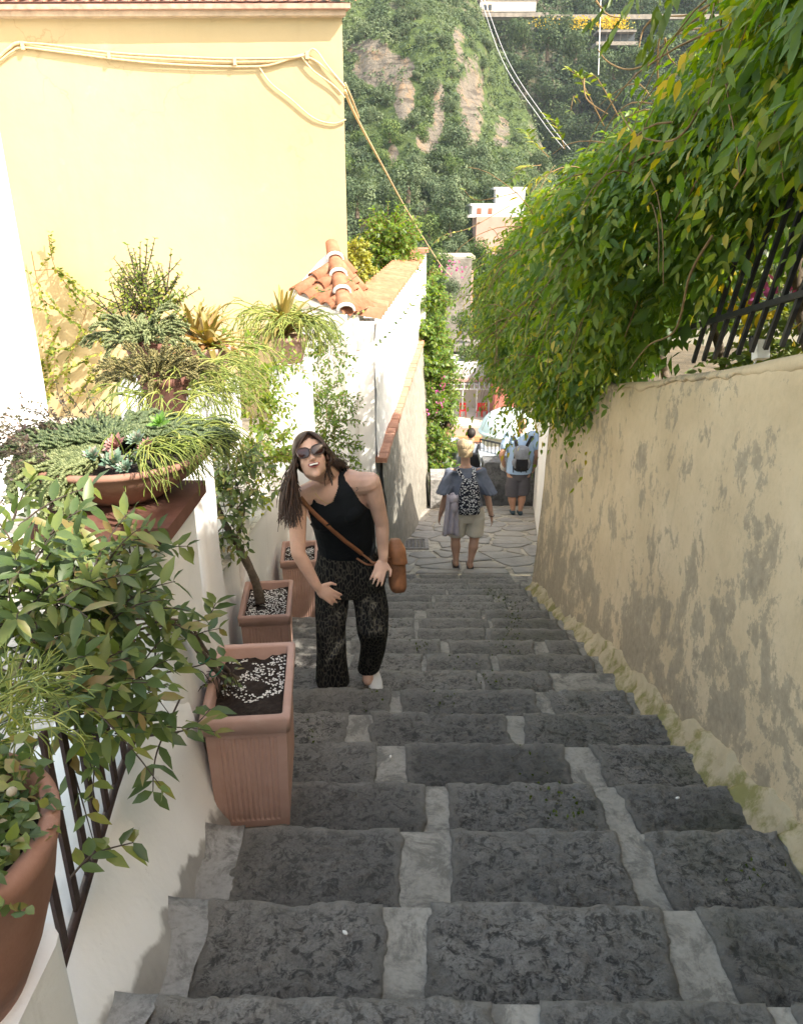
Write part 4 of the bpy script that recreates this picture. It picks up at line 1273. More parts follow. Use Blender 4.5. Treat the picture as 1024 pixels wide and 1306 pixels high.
# ================================================================== glossy leaved shrub on the brown railing, rooted in the first planter
def twig_plant(root, vols, ntw, tlen, nl, L, Wd, lm, sm, r=.0022, droop=.3, up=.3, singles=0, spread=.8, tintr=(0, 1), rich=True, twigs=True, pair=True):
    """vols: (centre, radii); twigs start inside and run outwards with opposite leaves"""
    tot = sum(v[1][0] * v[1][1] * v[1][2] for v in vols) ** 1
    LP, LD, LN = [], [], []
    m = MB()
    for v in vols:
        c = Vector(v[0]); rr = v[1]
        k = max(3, int(ntw * (rr[0] * rr[1] * rr[2]) / tot))
        for _ in range(k):
            d = Vector(rdir(1)[0]); d.z = d.z * .8 + up * .5; d.normalize()
            rad = random.random() ** .5 * .75
            o = c + Vector((d.x * rr[0], d.y * rr[1], d.z * rr[2])) * rad * .8
            dd = (d + Vector(rdir(1)[0]) * spread * .6 + Vector((0, 0, up * .5))).normalized()
            ln = tlen * random.uniform(.6, 1.2)
            pts = [o + dd * ln * t + Vector((0, 0, -droop * ln * t * t)) for t in np.linspace(0, 1, 5)]
            if twigs: m.tube(pts, [r * 1.2, r, r * .9, r * .7, r * .4], 4, False)
            for i in range(nl):
                t = (i + .8) / nl; f = t * 4; a = min(int(f), 3); p = pts[a].lerp(pts[a + 1], f - a); tg = (pts[a + 1] - pts[a]).normalized()
                s = tg.orthogonal().normalized(); s = Matrix.Rotation(random.uniform(-.5, .5) + (i % 2) * 1.57, 3, tg) @ s
                for sg in ((1, -1) if pair else (1 if i % 2 else -1,)):
                    LP.append(p); LD.append(tg * .55 + s * sg * .8 + Vector((0, 0, -.1))); LN.append(Vector((0, -.35, 1)) + Vector(rdir(1)[0]) * .45)
    LP, LD, LN = np.array(LP), np.array(LD), np.array(LN)
    n = len(LP); sc = rng.uniform(.45, 1.2, n); tint = rng.uniform(tintr[0], tintr[1], n)
    if singles:
        dist = np.linalg.norm(LP - np.array(CAM), axis=1); s = np.argsort(dist)[:singles * 2][::2][:singles]
        mk = np.zeros(n, bool); mk[s] = True
        single_leaves('leaf', LP[mk], LD[mk], LN[mk], sc[mk] * L, sc[mk] * Wd, lm, root, tint[mk]); k = ~mk
        tag(leaves('foliage', LP[k], LD[k], LN[k], sc[k] * L, sc[k] * Wd, lm, root, tint[k]), kind='stuff')
    else:
        tag(leaves('foliage', LP, LD, LN, sc * L, sc * Wd, lm, root, tint, rich=rich), kind='stuff')
    if twigs: tag(m.build('twigs', sm, root, True), kind='stuff')

def V(px, py, d, r): return (W(px, py, d), (r, r, r) if not hasattr(r, '__len__') else r)
gs = thing('glossy_shrub', 'broad glossy-leaved climbing shrub sprawling over the brown railing at the left', 'shrub', W(280, 900, 2.6))
twig_plant(gs, [V(40, 715, 1.70, .11), V(110, 735, 1.85, .11), V(30, 790, 1.6, .13), V(105, 800, 1.75, .14), V(165, 800, 1.95, .10), V(70, 880, 1.62, .13), V(150, 885, 1.85, .10),
                V(10, 680, 1.8, .09), V(165, 715, 1.98, .05), V(190, 850, 2.0, .06), V(130, 940, 1.75, .05), V(60, 930, 1.6, .07)], 150, .20, 6, .066, .026, G_GLOSSY, M_DARKTWIG, .0022, .30, .35, 220)
# a few twigs hanging lower and reaching right
for pts in ([(230, 890, 2.0), (200, 960, 1.9), (195, 1010, 1.85)], [(200, 860, 2.0), (250, 850, 2.1), (285, 838, 2.2)], [(180, 940, 1.8), (240, 930, 1.95), (268, 905, 2.1)], [(200, 800, 2.0), (260, 790, 2.2), (275, 770, 2.25)], [(90, 1120, 1.5), (120, 1090, 1.55), (170, 1075, 1.6)]):
    shoot([W(*p) for p in pts], .003, M_DARKTWIG, gs, True, 5, .070, .030, G_GLOSSY, 'twig')
# woody bundle from the planter soil up into the crown, tied with green wire
for k in range(6):
    a = W(298 + 5 * (k % 3), 880 + 4 * k, 2.62); a.z = PL1[4] - .05
    o = Vector((random.uniform(-.02, .02), random.uniform(-.02, .02), random.uniform(-.02, .02)))
    shoot([a, W(286 - k, 872 - 4 * k, 2.5) + o, W(262, 838, 2.4) + o * .6, W(225, 800, 2.2) + o, W(180 - 12 * k, 770 + 14 * k, 2.0) + o], .0075, M_BARK, gs, False, name='stem')
for p in ((262, 838, 2.4), (276, 855, 2.45)):
    m = MB(); c = W(*p); m.tube([c + Vector((.022 * math.cos(a), .022 * math.sin(a) * .7, .018 * math.sin(a + 1))) for a in np.linspace(0, 6.5, 14)], .0025, 4)
    m.build('wire_tie', MATS.get('green_wire') or plain('green_wire', (.02, .16, .09), .5, .2, 20), gs)
for k in range(14):
    a = W(282 + random.uniform(-12, 25), 885 + random.uniform(-12, 18), 2.5); a.z = PL1[4] - .05
    b = a + Vector((random.uniform(-.08, .05), random.uniform(-.06, .05), random.uniform(.02, .10)))
    shoot([a, a.lerp(b, .5) + Vector((0, 0, .04)), b], .0022, M_DARKTWIG, gs, k % 3 == 0, 2, .03, .014, G_GLOSSY, 'root_twig')

# small tree in the second planter
st = thing('young_tree', 'thin leaning trunk with sparse dark leaves rising from the middle planter', 'tree', W(330, 780, 4.35))
tr = [W(332, 768, 4.35), W(325, 740, 4.3), W(306, 700, 4.25), W(287, 668, 4.2), W(275, 640, 4.15)]
m = MB(); sp = spline(tr, 6); m.tube(sp, [lerp(.030, .014, i / len(sp)) * (1 + .15 * ns(i)) for i in range(len(sp))], 8); m.build('trunk', M_BARK, st, True)
shoot([W(300, 690, 4.2), W(312, 650, 4.2), W(300, 610, 4.1), W(305, 575, 4.1)], .006, M_BARK, st, False, name='branch')
shoot([W(287, 668, 4.2), W(270, 690, 4.1), W(262, 720, 4.1)], .005, M_BARK, st, False, name='branch')
twig_plant(st, [V(275, 625, 4.1, .14), V(295, 590, 4.1, .15), V(262, 690, 4.0, .08), V(290, 660, 4.15, .12), V(285, 560, 4.2, .10)], 100, .16, 5, .058, .026, G_GLOSSY, M_DARKTWIG, .002, .3, .2)

# ================================================================== bowl of succulents on the first pillar
BC = Vector((-.850, 2.16, .806)); BR = .262
bw = thing('succulent_bowl', 'wide weathered terracotta bowl on the dark clay cap of the near pillar', 'bowl', BC)
m = MB(); m.lathe([(a_, b_ * .80) for a_, b_ in [(.0, .012), (.10, .010), (.115, .0), (.125, .012), (.165, .045), (.215, .09), (.245, .13), (.250, .145), (.262, .150), (.266, .160), (.262, .172), (.248, .172), (.240, .160), (.236, .12)]], BC, 48)
m.build('bowl', M_BOWL, bw, True)
m = MB(); m.lathe([(.0, .120), (.12, .118), (.24, .108)], BC, 24); m.build('soil', M_SOIL, bw, True)
TOP = BC + Vector((0, 0, .128))
def sedum(root, starts, n, mat, lenr, leafL=.017, perm=42, thick=.010):
    """hanging chains of plump overlapping leaves"""
    P, D, N_, L_ = [], [], [], []
    for _ in range(n):
        o, d = starts()
        ln = random.uniform(*lenr); pts = []; p = Vector(o); v = Vector(d).normalized(); k = int(perm * ln / lenr[1])
        for i in range(k):
            v = (v + Vector((0, 0, -.075)) + Vector(rdir(1)[0]) * .05).normalized(); p = p + v * ln / k
            for j in range(3):
                rd = Matrix.Rotation(i * 2.4 + j * 2.1, 3, v) @ v.orthogonal().normalized()
                P.append(p); D.append(rd * .9 + v * .55); N_.append(v)
    P = np.array(P); D = np.array(D); N_ = np.array(N_); n_ = len(P)
    # plump leaves: two crossed rich leaves would be flat, so build small spindles
    D = unit(D); S = unit(np.cross(D, N_)); U = unit(np.cross(S, D)); L = rng.uniform(.8, 1.2, n_)[:, None] * leafL
    v = [P, P + D * L * .5 + S * thick * .5, P + D * L * .5 + U * thick * .5, P + D * L * .5 - S * thick * .5, P + D * L * .5 - U * thick * .5, P + D * L]
    Vv = np.stack(v, 1); base = (np.arange(n_) * 6).reshape(-1, 1)
    tris = np.concatenate([base + np.array(t) for t in ((0, 1, 2), (0, 2, 3), (0, 3, 4), (0, 4, 1), (5, 2, 1), (5, 3, 2), (5, 4, 3), (5, 1, 4))])
    me = np_mesh('strands', Vv.reshape(-1, 3), None, tris, np.repeat(rng.random(n_), 6))
    return tag(finish('strands', me, mat, root, True), kind='stuff')
def st_front():
    a = random.uniform(R(172), R(262)); rr = random.uniform(.15, .85) * BR
    return TOP + Vector((rr * math.cos(a), rr * math.sin(a), .02)), (math.cos(a), math.sin(a), .35)
def st_back():
    a = random.uniform(R(0), R(205)); rr = random.uniform(.0, .95) * BR
    return TOP + Vector((rr * math.cos(a), rr * math.sin(a), .03)), (math.cos(a) * .8, math.sin(a) * .8, .7)
sd1 = thing('trailing_sedum', 'pale grey-green trailing sedum spilling over the front of the big terracotta bowl', 'succulent', TOP)
sedum(sd1, st_front, 105, G_SEDUM, (.08, .19))
sd2 = thing('trailing_sedum', 'darker mounded sedum filling the back of the big terracotta bowl', 'succulent', TOP + Vector((0, .08, 0)))
G_SEDUM2 = leaf_mat('dark_sedum_leaf', [(0.0, (.055, .080, .035)), (0.5, (.095, .13, .055)), (1.0, (.16, .19, .09))], 0.5, 0.1, 0.3)
sedum(sd2, st_back, 150, G_SEDUM2, (.07, .17), .015, 34)
def rosette(c, r, mat, label, n=34):
    o = thing('rosette_succulent', label, 'succulent', c, 'rosettes in the terracotta bowl')
    P, D, N_, L_ = [], [], [], []
    tilt = Matrix.Rotation(R(38), 3, 'X') @ Matrix.Rotation(random.uniform(-.3, .3), 3, 'Y')
    for i in range(n):
        a = i * 2.39996; t = i / n; el = lerp(1.35, .15, t ** .7)
        d = tilt @ Vector((math.cos(a) * math.cos(el), math.sin(a) * math.cos(el), math.sin(el)))
        nn = tilt @ Vector((-math.cos(a) * math.sin(el), -math.sin(a) * math.sin(el), math.cos(el)))
        P.append(c + d * .002); D.append(d); N_.append(nn); L_.append(r * lerp(.45, 1.0, t))
    L_ = np.array(L_)
    tag(leaves('leaves', np.array(P), np.array(D), np.array(N_), L_, L_ * .52, mat, o, rng.random(n), droop=-.25, fold=.35), kind='stuff')
for (dx, dy, dz, r, mt, lb) in ((.045, -.165, .02, .040, G_ROSETTE, 'plump grey-green rosette nearest the rim of the big bowl'), (.105, -.145, .02, .034, G_ROSETTE, 'grey-green rosette right of the largest one in the bowl'),
                        (.03, -.09, .045, .036, G_PINKROSETTE, 'pinkish rosette standing behind the grey-green ones in the bowl'), (.075, -.05, .05, .030, G_ROSETTE, 'small blue-green rosette in the middle of the bowl'),
                        (-.02, -.14, .03, .028, G_ROSETTE, 'small green rosette at the left of the rosette cluster'), (.09, -.20, .015, .025, G_ROSETTE, 'tiny rosette touching the clay rim in front'),
                        (.115, -.09, .04, .028, G_PINKROSETTE, 'small reddish rosette beside the stick cactus')):
    rosette(TOP + Vector((dx, dy, dz)), r * 1.1, mt, lb)
G_FRESH = leaf_mat('fresh_green_leaf', [(0.0, (.10, .22, .04)), (1.0, (.18, .32, .07))], 0.4, 0.25)
rosette(TOP + Vector((.11, .06, .07)), .045, G_FRESH, 'bright green loose rosette at the back of the bowl', 14)
def sticks(root, starts, n, mat, lenr, r=.0028, seg=3, br=2, curl=.12, name='stems'):
    m = MB(); tip = 0
    Vs = []
    for _ in range(n):
        o, d = starts(); stack = [(Vector(o), Vector(d).normalized(), 0)]
        while stack:
            p, v, lv = stack.pop(); ln = random.uniform(*lenr) * (.75 ** lv); pts = [p]
            for i in range(seg):
                v = (v + Vector((0, 0, -curl)) + Vector(rdir(1)[0]) * .18).normalized(); p = p + v * ln / seg; pts.append(p)
            m.tube(pts, [r * (1 - .2 * lv)] * (len(pts) - 1) + [r * .5], 4, False)
            if lv < br:
                for _k in range(2): stack.append((p, (v + Vector(rdir(1)[0]) * .55).normalized(), lv + 1))
    o = m.build(name, mat, root, True)
    at = o.data.attributes.new('tint', 'FLOAT', 'POINT'); nv = len(o.data.vertices)
    at.data.foreach_set('value', np.clip(.5 + .6 * fbm(np.stack([np.arange(nv) * .013, np.zeros(nv), np.zeros(nv)], -1), 2), 0, 1).astype(np.float32))
    return tag(o, kind='stuff')
sk = thing('stick_cactus', 'thin yellow-green stick cactus pouring over the right side of the big bowl', 'cactus', TOP + Vector((.15, 0, 0)))
def st_right():
    a = random.uniform(R(-75), R(75)); rr = random.uniform(.45, .85) * BR
    return TOP + Vector((rr * math.cos(a), rr * math.sin(a) + random.uniform(0, .08), .02)), (math.cos(a) * .7, math.sin(a) * .5, .9)
sticks(sk, st_right, 85, G_STICK, (.05, .12), .0024, 4, 2, .24)
wy = thing('wiry_plant', 'dark wiry stems with tiny purple leaves at the left of the big bowl', 'plant', TOP + Vector((-.24, 0, 0)))
m = MB(); Q = []
for _ in range(70):
    a = random.uniform(R(110), R(235)); p = TOP + Vector((.2 * math.cos(a), .2 * math.sin(a), .02)); v = Vector((math.cos(a), math.sin(a) * .6, random.uniform(-.1, 1.0))).normalized(); pts = [p]
    for i in range(6):
        v = (v + Vector((0, 0, -.12)) + Vector(rdir(1)[0]) * .25).normalized(); p = p + v * .032; pts.append(p); Q += [p + Vector(rdir(1)[0]) * .004 for _k in range(3)]
    m.tube(pts, .0011, 3, False)
tag(m.build('stems', M_DARKTWIG, wy), kind='stuff')
Q = np.array(Q); G_PURP = leaf_mat('purple_leaf', [(0, (.07, .045, .05)), (.6, (.10, .10, .05)), (1, (.16, .10, .08))], .5, .2)
tag(leaves('leaflets', Q, rdir(len(Q)), rdir(len(Q)), np.full(len(Q), .013), np.full(len(Q), .008), G_PURP, wy, rich=False), kind='stuff')

# ================================================================== ivy pot on the nearest pillar
PC = W(-130, 1085, .86); PC.z = .70
pc = thing('ivy_pot', 'stained terracotta pot cut by the left edge, on the nearest white pillar', 'pot', PC)
m = MB(); m.lathe([(.0, .0), (.10, .0), (.125, .06), (.150, .14), (.162, .20), (.165, .205), (.168, .225), (.160, .235), (.148, .232), (.142, .20), (.14, .15)], PC, 56); m.build('pot', M_BOWL, pc, True)
m = MB(); m.lathe([(.0, .20), (.148, .195)], PC, 20); m.build('soil', M_SOIL, pc)
iv = thing('ivy_plant', 'small-leaved ivy and pebbly succulents filling the pot at the left edge', 'plant', PC + Vector((0, 0, .22)))
n = 1300; a = rng.random(n) * 6.283; rr = np.sqrt(rng.random(n)) * .155
Q = np.stack([PC.x + rr * np.cos(a), PC.y + rr * np.sin(a), PC.z + .215 + .05 * rng.random(n)], -1)
tag(leaves('leaves', Q, unit(np.stack([np.cos(a), np.sin(a), rng.normal(size=n) * .5], -1) + rng.normal(size=(n, 3)) * .6), np.array([[0, 0, 1.0]]) + rng.normal(size=(n, 3)) * .4, rng.uniform(.012, .026, n), rng.uniform(.010, .020, n), G_GLOSSY, iv), kind='stuff')
Q = []
for _ in range(6):
    a = random.uniform(R(-85), R(-20)); p = PC + Vector((.15 * math.cos(a), .15 * math.sin(a), .235)); v = Vector((math.cos(a) * .6, math.sin(a) * .6, .1))
    for i in range(int(random.uniform(4, 14))):
        v = (v + Vector((0, 0, -.25)) + Vector(rdir(1)[0]) * .2).normalized(); p = p + v * .012; Q += [p + Vector(rdir(1)[0]) * .007 for _k in range(3)]
Q = np.array(Q)
tag(leaves('trails', Q, rdir(len(Q)), unit(rdir(len(Q)) + np.array([[.4, -.5, .5]])), rng.uniform(.010, .018, len(Q)), rng.uniform(.009, .015, len(Q)), G_GLOSSY, iv), kind='stuff')
m = MB()
for p in ((6, 1085, .82), (15, 1010, .84)):
    m.ball(W(*p), (.006, .006, .005), 8, 6)
tag(m.build('pebbles', plain('pebble', (.30, .26, .18), .7, .3, 30), iv, True), kind='stuff')
sk2 = thing('stick_cactus', 'yellow-green stick cactus fanning out above the ivy pot at the left edge', 'cactus', W(20, 900, 1.05))
def st_near():
    return W(random.uniform(-20, 40), random.uniform(870, 940), random.uniform(.98, 1.12)), (random.uniform(-.1, .9), random.uniform(-.3, .5), random.uniform(.0, .7))
sticks(sk2, st_near, 36, G_STICK, (.030, .055), .0015, 3, 2, .08)

# ================================================================== pots on the further pillars
def pot(label, c, r, h, mat=M_POT):
    o = thing('round_pot', label, 'pot', c)
    m = MB(); m.lathe([(0, 0), (r * .62, 0), (r * .9, h * .8), (r * .92, h * .82), (r, h * .84), (r, h), (r * .88, h), (r * .82, h * .8), (0, h * .85)], c, 24); m.build('pot', mat, o, True); return o
c2 = Vector((-1.12, 4.32, .70)); c3 = Vector((-.95, 6.12, .50))
pot('terracotta pot on the second pillar under the spiky bromeliads', c2, .12, .20)
pot('terracotta pot on the third pillar beside the tiled pier', c3, .15, .20)
def straps(root, c, n, L, Wd, mat, el=(.1, 1.3), arch=.5, tint=(0, 1), az=(0, 6.283)):
    m = MB(); tints = []
    for i in range(n):
        a = random.uniform(*az); e = random.uniform(*el); ln = L * random.uniform(.6, 1.1); d = Vector((math.cos(a) * math.cos(e), math.sin(a) * math.cos(e), math.sin(e))); s = d.cross(Vector((0, 0, 1))).normalized()
        rows_ = []; tt = random.uniform(*tint)
        for k in range(9):
            t = k / 8; p = c + d * ln * t + Vector((0, 0, -arch * ln * t * t * random.uniform(.9, 1.1))); w = Wd * (1 - t ** 2.2) * .5 + .0008
            nn = s.cross(d).normalized()
            rows_.append([p - s * w + nn * w * .5, p, p + s * w + nn * w * .5])
        m.grid(rows_); tints += [tt] * 27
    o = m.build('straps', mat, root, True); at = o.data.attributes.new('tint', 'FLOAT', 'POINT'); at.data.foreach_set('value', np.array(tints, np.float32)); return tag(o, kind='stuff')
b2_ = thing('bromeliad', 'spiky brown and yellow bromeliads arching from the pot on the second pillar', 'bromeliad', c2 + Vector((0, 0, .2)))
straps(b2_, c2 + Vector((0, 0, .20)), 34, .42, .035, G_DRY, (.0, 1.4), .45)
straps(b2_, c2 + Vector((-.1, .1, .22)), 18, .50, .03, G_DRY, (.5, 1.4), .35, (.1, .7))
straps(b2_, W(262, 425, 4.6), 16, .34, .03, G_DRY, (.0, 1.2), .4)
b3_ = thing('bromeliad', 'yellowish strap-leaved plant on the third pillar in front of the red tiles', 'bromeliad', c3 + Vector((0, 0, .2)))
straps(b3_, c3 + Vector((-.05, 0, .2)), 34, .62, .045, G_DRY, (.1, 1.5), .35, (0, .5))
def st_c(c, r, up=1.0):
    def f():
        a = random.random() * 6.283; rr = random.random() * r
        return c + Vector((rr * math.cos(a), rr * math.sin(a), 0)), (math.cos(a), math.sin(a), up * random.random())
    return f
sk3 = thing('stick_cactus', 'yellow-green stick cactus mop hanging over the second pillar', 'cactus', W(265, 450, 4.4))
for (px, py, d, r, n) in ((262, 440, 4.4, .14, 34), (235, 425, 4.6, .12, 24), (300, 445, 4.3, .08, 12)): sticks(sk3, st_c(W(px, py, d), r), n, G_STICK, (.08, .15), .0042, 3, 2, .26)
sk4 = thing('stick_cactus', 'yellow-green stick cactus mop on the third pillar', 'cactus', W(365, 395, 6.0))
for (px, py, d, r, n) in ((372, 412, 5.85, .12, 40), (365, 400, 6.0, .18, 42), (340, 395, 6.2, .14, 26), (388, 410, 5.9, .08, 14)): sticks(sk4, st_c(W(px, py, d), r), n, G_STICK, (.10, .18), .005, 3, 2, .26)
# pots standing on the inner ledge between the pillars, each with its plant
def ledge_pier(label, q, w=.26):
    o = thing('ledge_pier', label, 'pier', (q.x, q.y, -.5)); m = MB(); rounded_box(m, q.x - w / 2, q.x + w / 2, q.y - w / 2, q.y + w / 2, -.6, q.z, .05); m.build('shaft', M_WHITE, o, True)
q3 = W(192, 478, 3.8); ledge_pier('short white pier under the pale sedum pot', q3)
pot('small dark pot hidden under the pale hanging sedum', q3, .11, .16, M_CAP)
sd3 = thing('trailing_sedum', 'pale sedum hanging in front of the jade bush', 'succulent', q3 + Vector((0, 0, .15)))
def st_mound(c, r):
    def f():
        a = random.random() * 6.283; rr = random.random() ** .6 * r
        return c + Vector((rr * math.cos(a), rr * math.sin(a), .05 * (1 - rr / r))), (math.cos(a) * rr / r, math.sin(a) * rr / r, random.uniform(.3, 1.3))
    return f
sedum(sd3, st_mound(q3 + Vector((0, 0, .16)), .11), 60, G_SEDUM, (.05, .22), .020, 30, .012)
q4 = W(215, 530, 3.05); ledge_pier('short white pier behind the big bowl', q4)
pot('small dark pot between the big bowl and the bromeliads', q4, .10, .16, M_CAP)
sd4 = thing('trailing_sedum', 'brownish dry sedum between the big bowl and the bromeliads', 'succulent', q4 + Vector((0, 0, .15)))
G_BROWNSEDUM = leaf_mat('brown_sedum_leaf', [(0.0, (.08, .075, .03)), (0.5, (.15, .14, .05)), (1.0, (.26, .22, .09))], 0.5, 0.1, 0.3)
sedum(sd4, st_mound(q4 + Vector((-.03, 0, .15)), .15), 90, G_BROWNSEDUM, (.04, .14), .014, 22, .008)
sk5 = thing('stick_cactus', 'mass of yellow-green stick cactus between the big bowl and the second pillar', 'cactus', q4 + Vector((.1, .1, .2)))
for (px, py, d, r, n) in ((240, 478, 3.1, .12, 40), (262, 500, 3.2, .11, 40), (225, 470, 3.3, .14, 30), (280, 470, 3.9, .12, 30), (205, 500, 2.9, .12, 26)): sticks(sk5, st_c(W(px, py, d), r), n, G_STICK, (.07, .13), .0030, 3, 2, .22)
jd = thing('jade_bush', 'open dark-twigged jade bush standing in front of the yellow wall', 'bush', W(190, 450, 4.4))
twig_plant(jd, [V(190, 400, 4.4, .20), V(180, 370, 4.4, .14), V(212, 385, 4.4, .13), V(165, 410, 4.4, .14), V(205, 430, 4.3, .15)], 130, .20, 7, .028, .020, G_YEL, M_DARKTWIG, .004, -.1, .9, pair=True)
# climbers
cl = thing('climbing_jasmine', 'fresh green climber covering the second pillar next to the woman', 'climber', W(330, 640, 5.0))
twig_plant(cl, [V(335, 470, 4.9, (.16, .12, .14)), V(325, 520, 4.8, (.16, .12, .18)), V(340, 580, 4.8, (.17, .12, .20)), V(335, 630, 4.8, (.10, .1, .12)), V(385, 470, 5.2, .07), V(322, 590, 4.7, (.12, .12, .18)), V(300, 440, 4.6, .08)], 190, .20, 6, .042, .022, G_FARGREEN if False else G_VINE, M_TWIG, .002, .2, .2, tintr=(.4, .95))
cl2 = thing('climbing_jasmine', 'darker climber between the third pillar and the tiled pier', 'climber', W(420, 600, 6.7))
twig_plant(cl2, [V(420, 450, 6.7, (.17, .1, .2)), V(418, 510, 6.7, (.19, .1, .25)), V(425, 570, 6.6, (.18, .1, .2)), V(440, 590, 6.5, (.14, .1, .1)), V(455, 610, 6.5, .08), V(418, 540, 6.6, (.15, .1, .2))], 210, .22, 6, .042, .022, G_VINE, M_TWIG, .002, .2, .2, tintr=(.0, .7))
# vine trained on the yellow wall
wv_ = thing('wall_vine', 'small-leaved vine fanning up the yellow wall at the left', 'vine', W(100, 520, 7.6))
def wallp(px, py, off=.10): return at_y(px, py, YB - off)
for k, pts in enumerate(([(62, 300), (70, 340), (95, 375), (120, 400), (150, 425), (190, 440)], [(40, 320), (48, 360), (60, 400), (70, 450), (65, 500)], [(45, 345), (75, 345), (100, 370), (125, 385)], [(110, 395), (100, 430), (85, 470), (90, 510)],
             [(50, 380), (80, 400), (105, 420)], [(120, 400), (160, 385), (190, 400)], [(60, 440), (85, 445), (110, 430), (135, 440)], [(70, 490), (60, 460), (75, 420)], [(130, 440), (150, 470), (120, 500)], [(55, 510), (75, 480), (110, 460)], [(50, 520), (58, 490), (52, 460)], [(95, 520), (110, 490), (140, 480)])):
    q = [wallp(x, y, .06 + .06 * random.random()) for x, y in pts]
    shoot(q, .006, M_TWIG, wv_, True, 22, .075, .042, G_YEL)
    for j in range(len(q) - 1):
        c = q[j].lerp(q[j + 1], random.random()); shoot([c, c + Vector((random.uniform(-.25, .25), -.05, random.uniform(-.1, .3)))], .003, M_TWIG, wv_, True, 7, .06, .035, G_YEL)
# tendril across the white wall
tn = thing('leafy_tendril', 'thin arching tendril with small dark leaves crossing the sunlit white wall', 'tendril', W(455, 447, 6.9))
shoot([W(452, 448, 6.9), W(478, 440, 6.9), W(500, 420, 6.9), W(520, 395, 6.9), W(532, 378, 6.9)], .003, M_DARKTWIG, tn, True, 13, .055, .028, G_GLOSSY)
shoot([W(470, 392, 6.8), W(455, 400, 6.8), W(430, 418, 6.8)], .003, M_DARKTWIG, tn, True, 6, .05, .025, G_GLOSSY)
shoot([W(466, 342, 7.0), W(440, 362, 6.9), W(412, 372, 6.8), W(405, 368, 6.8)], .003, M_DARKTWIG, tn, True, 9, .05, .025, G_GLOSSY)
# shrubs beyond the tiled pier
ys_ = thing('yellow_shrub', 'round pale yellow-green shrub between the yellow house and the tiled coping', 'shrub', W(458, 350, 9.5))
twig_plant(ys_, [V(457, 320, 9.6, .15), V(462, 335, 9.6, .14), V(466, 350, 9.6, .12)], 120, .10, 6, .05, .035, G_YEL, M_TWIG, .003, .2, .3, tintr=(.75, 1.0), rich=False)
t1 = thing('garden_tree', 'leafy green tree rising behind the tiled coping of the white wall', 'tree', W(495, 380, 13))
twig_plant(t1, [V(497, 298, 13, (.45, .4, .35)), V(482, 325, 13, (.35, .3, .35)), V(505, 330, 13, (.35, .3, .35)), V(490, 350, 13, .3)], 420, .35, 7, .085, .05, G_VINE, M_TWIG, .006, .2, .2, tintr=(.2, .8), rich=False)
m = MB(); m.tube(spline([W(497, 420, 13), W(495, 370, 13), W(500, 320, 13)], 5), [.07] * 5 + [.05] * 6, 7); m.build('trunk', M_BARK, t1, True)
iw = thing('ivy_column', 'tall mass of ivy with magenta blossoms at the end of the roughcast wall', 'ivy', W(560, 630, 13.6))
twig_plant(iw, [V(548, 385, 15.0, (.28, .4, .55)), V(548, 430, 14.8, (.3, .4, .5)), V(553, 480, 14.5, (.42, .4, .6)), V(555, 530, 14.2, (.35, .3, .5)), V(560, 570, 13.8, (.22, .25, .5)), V(560, 600, 13.6, (.20, .22, .35)), V(545, 350, 15.2, (.2, .3, .3)), V(553, 450, 14.8, (.3, .3, .4))], 900, .32, 7, .085, .055, G_VINE, M_TWIG, .006, .3, .2, tintr=(.1, .8), rich=False)
Q = np.array([W(*p) for p in ((563, 488, 13.9), (562, 498, 13.8), (560, 515, 13.7), (545, 526, 13.6), (578, 338, 13), (585, 345, 13), (572, 345, 13))]); Q = np.repeat(Q, 9, 0) + rng.normal(size=(63, 3)) * .06
tag(leaves('blossoms', Q, rdir(63), rdir(63), np.full(63, .05), np.full(63, .045), M_PETAL, iw), kind='stuff')

# ================================================================== cables
cb_ = thing('cable_bundle', 'cream cables clipped along the top of the yellow wall and sagging away to the village', 'cable', wallp(200, 78))
M_CABLE = plain('cream_cable', (.55, .43, .26), .6, .15, 30)
def wtube(pts, r, off, name='cable'):
    m = MB(); m.tube(spline([wallp(x, y, off) for x, y in pts], 8), r, 6); m.build(name, M_CABLE, cb_, True)
wtube([(-60, 84), (-10, 76), (10, 62), (25, 54), (60, 60), (140, 70), (220, 75), (300, 78), (360, 76), (390, 68)], .017, .03)
wtube([(-60, 90), (-8, 80), (14, 66), (30, 60), (80, 66), (200, 80), (330, 84), (392, 72), (440, 112)], .010, .035)
wtube([(25, 54), (60, 56), (140, 66), (220, 71), (300, 74), (380, 72), (400, 62), (418, 84), (440, 110)], .010, .045)
wtube([(330, 84), (345, 105), (370, 125), (400, 150), (425, 157), (441, 152)], .009, .03)
wtube([(385, 72), (400, 90), (425, 108), (440, 124)], .009, .04)
for px, py in ((30, 58), (140, 70), (300, 78), (392, 70)):
    q = wallp(px, py, .03); m = MB(); m.box(q, (.03, .06, .07)); m.build('clip', M_CABLE, cb_)
m = MB(); c0 = wallp(440, 118, .02); pts = []
e_ = [W(440, 115, 8.0), W(455, 150, 9), W(490, 215, 11), W(520, 270, 13.5), W(560, 335, 17), W(575, 352, 19)]
m.tube(spline(e_, 8), [lerp(.016, .014, i / 41) for i in range(41)], 6); m.build('span', M_CABLE, cb_, True)
m = MB(); m.tube(spline([W(440, 105, 8.0), W(450, 128, 8.3), W(458, 150, 8.9)], 6), .010, 5); m.build('span', M_CABLE, cb_, True)

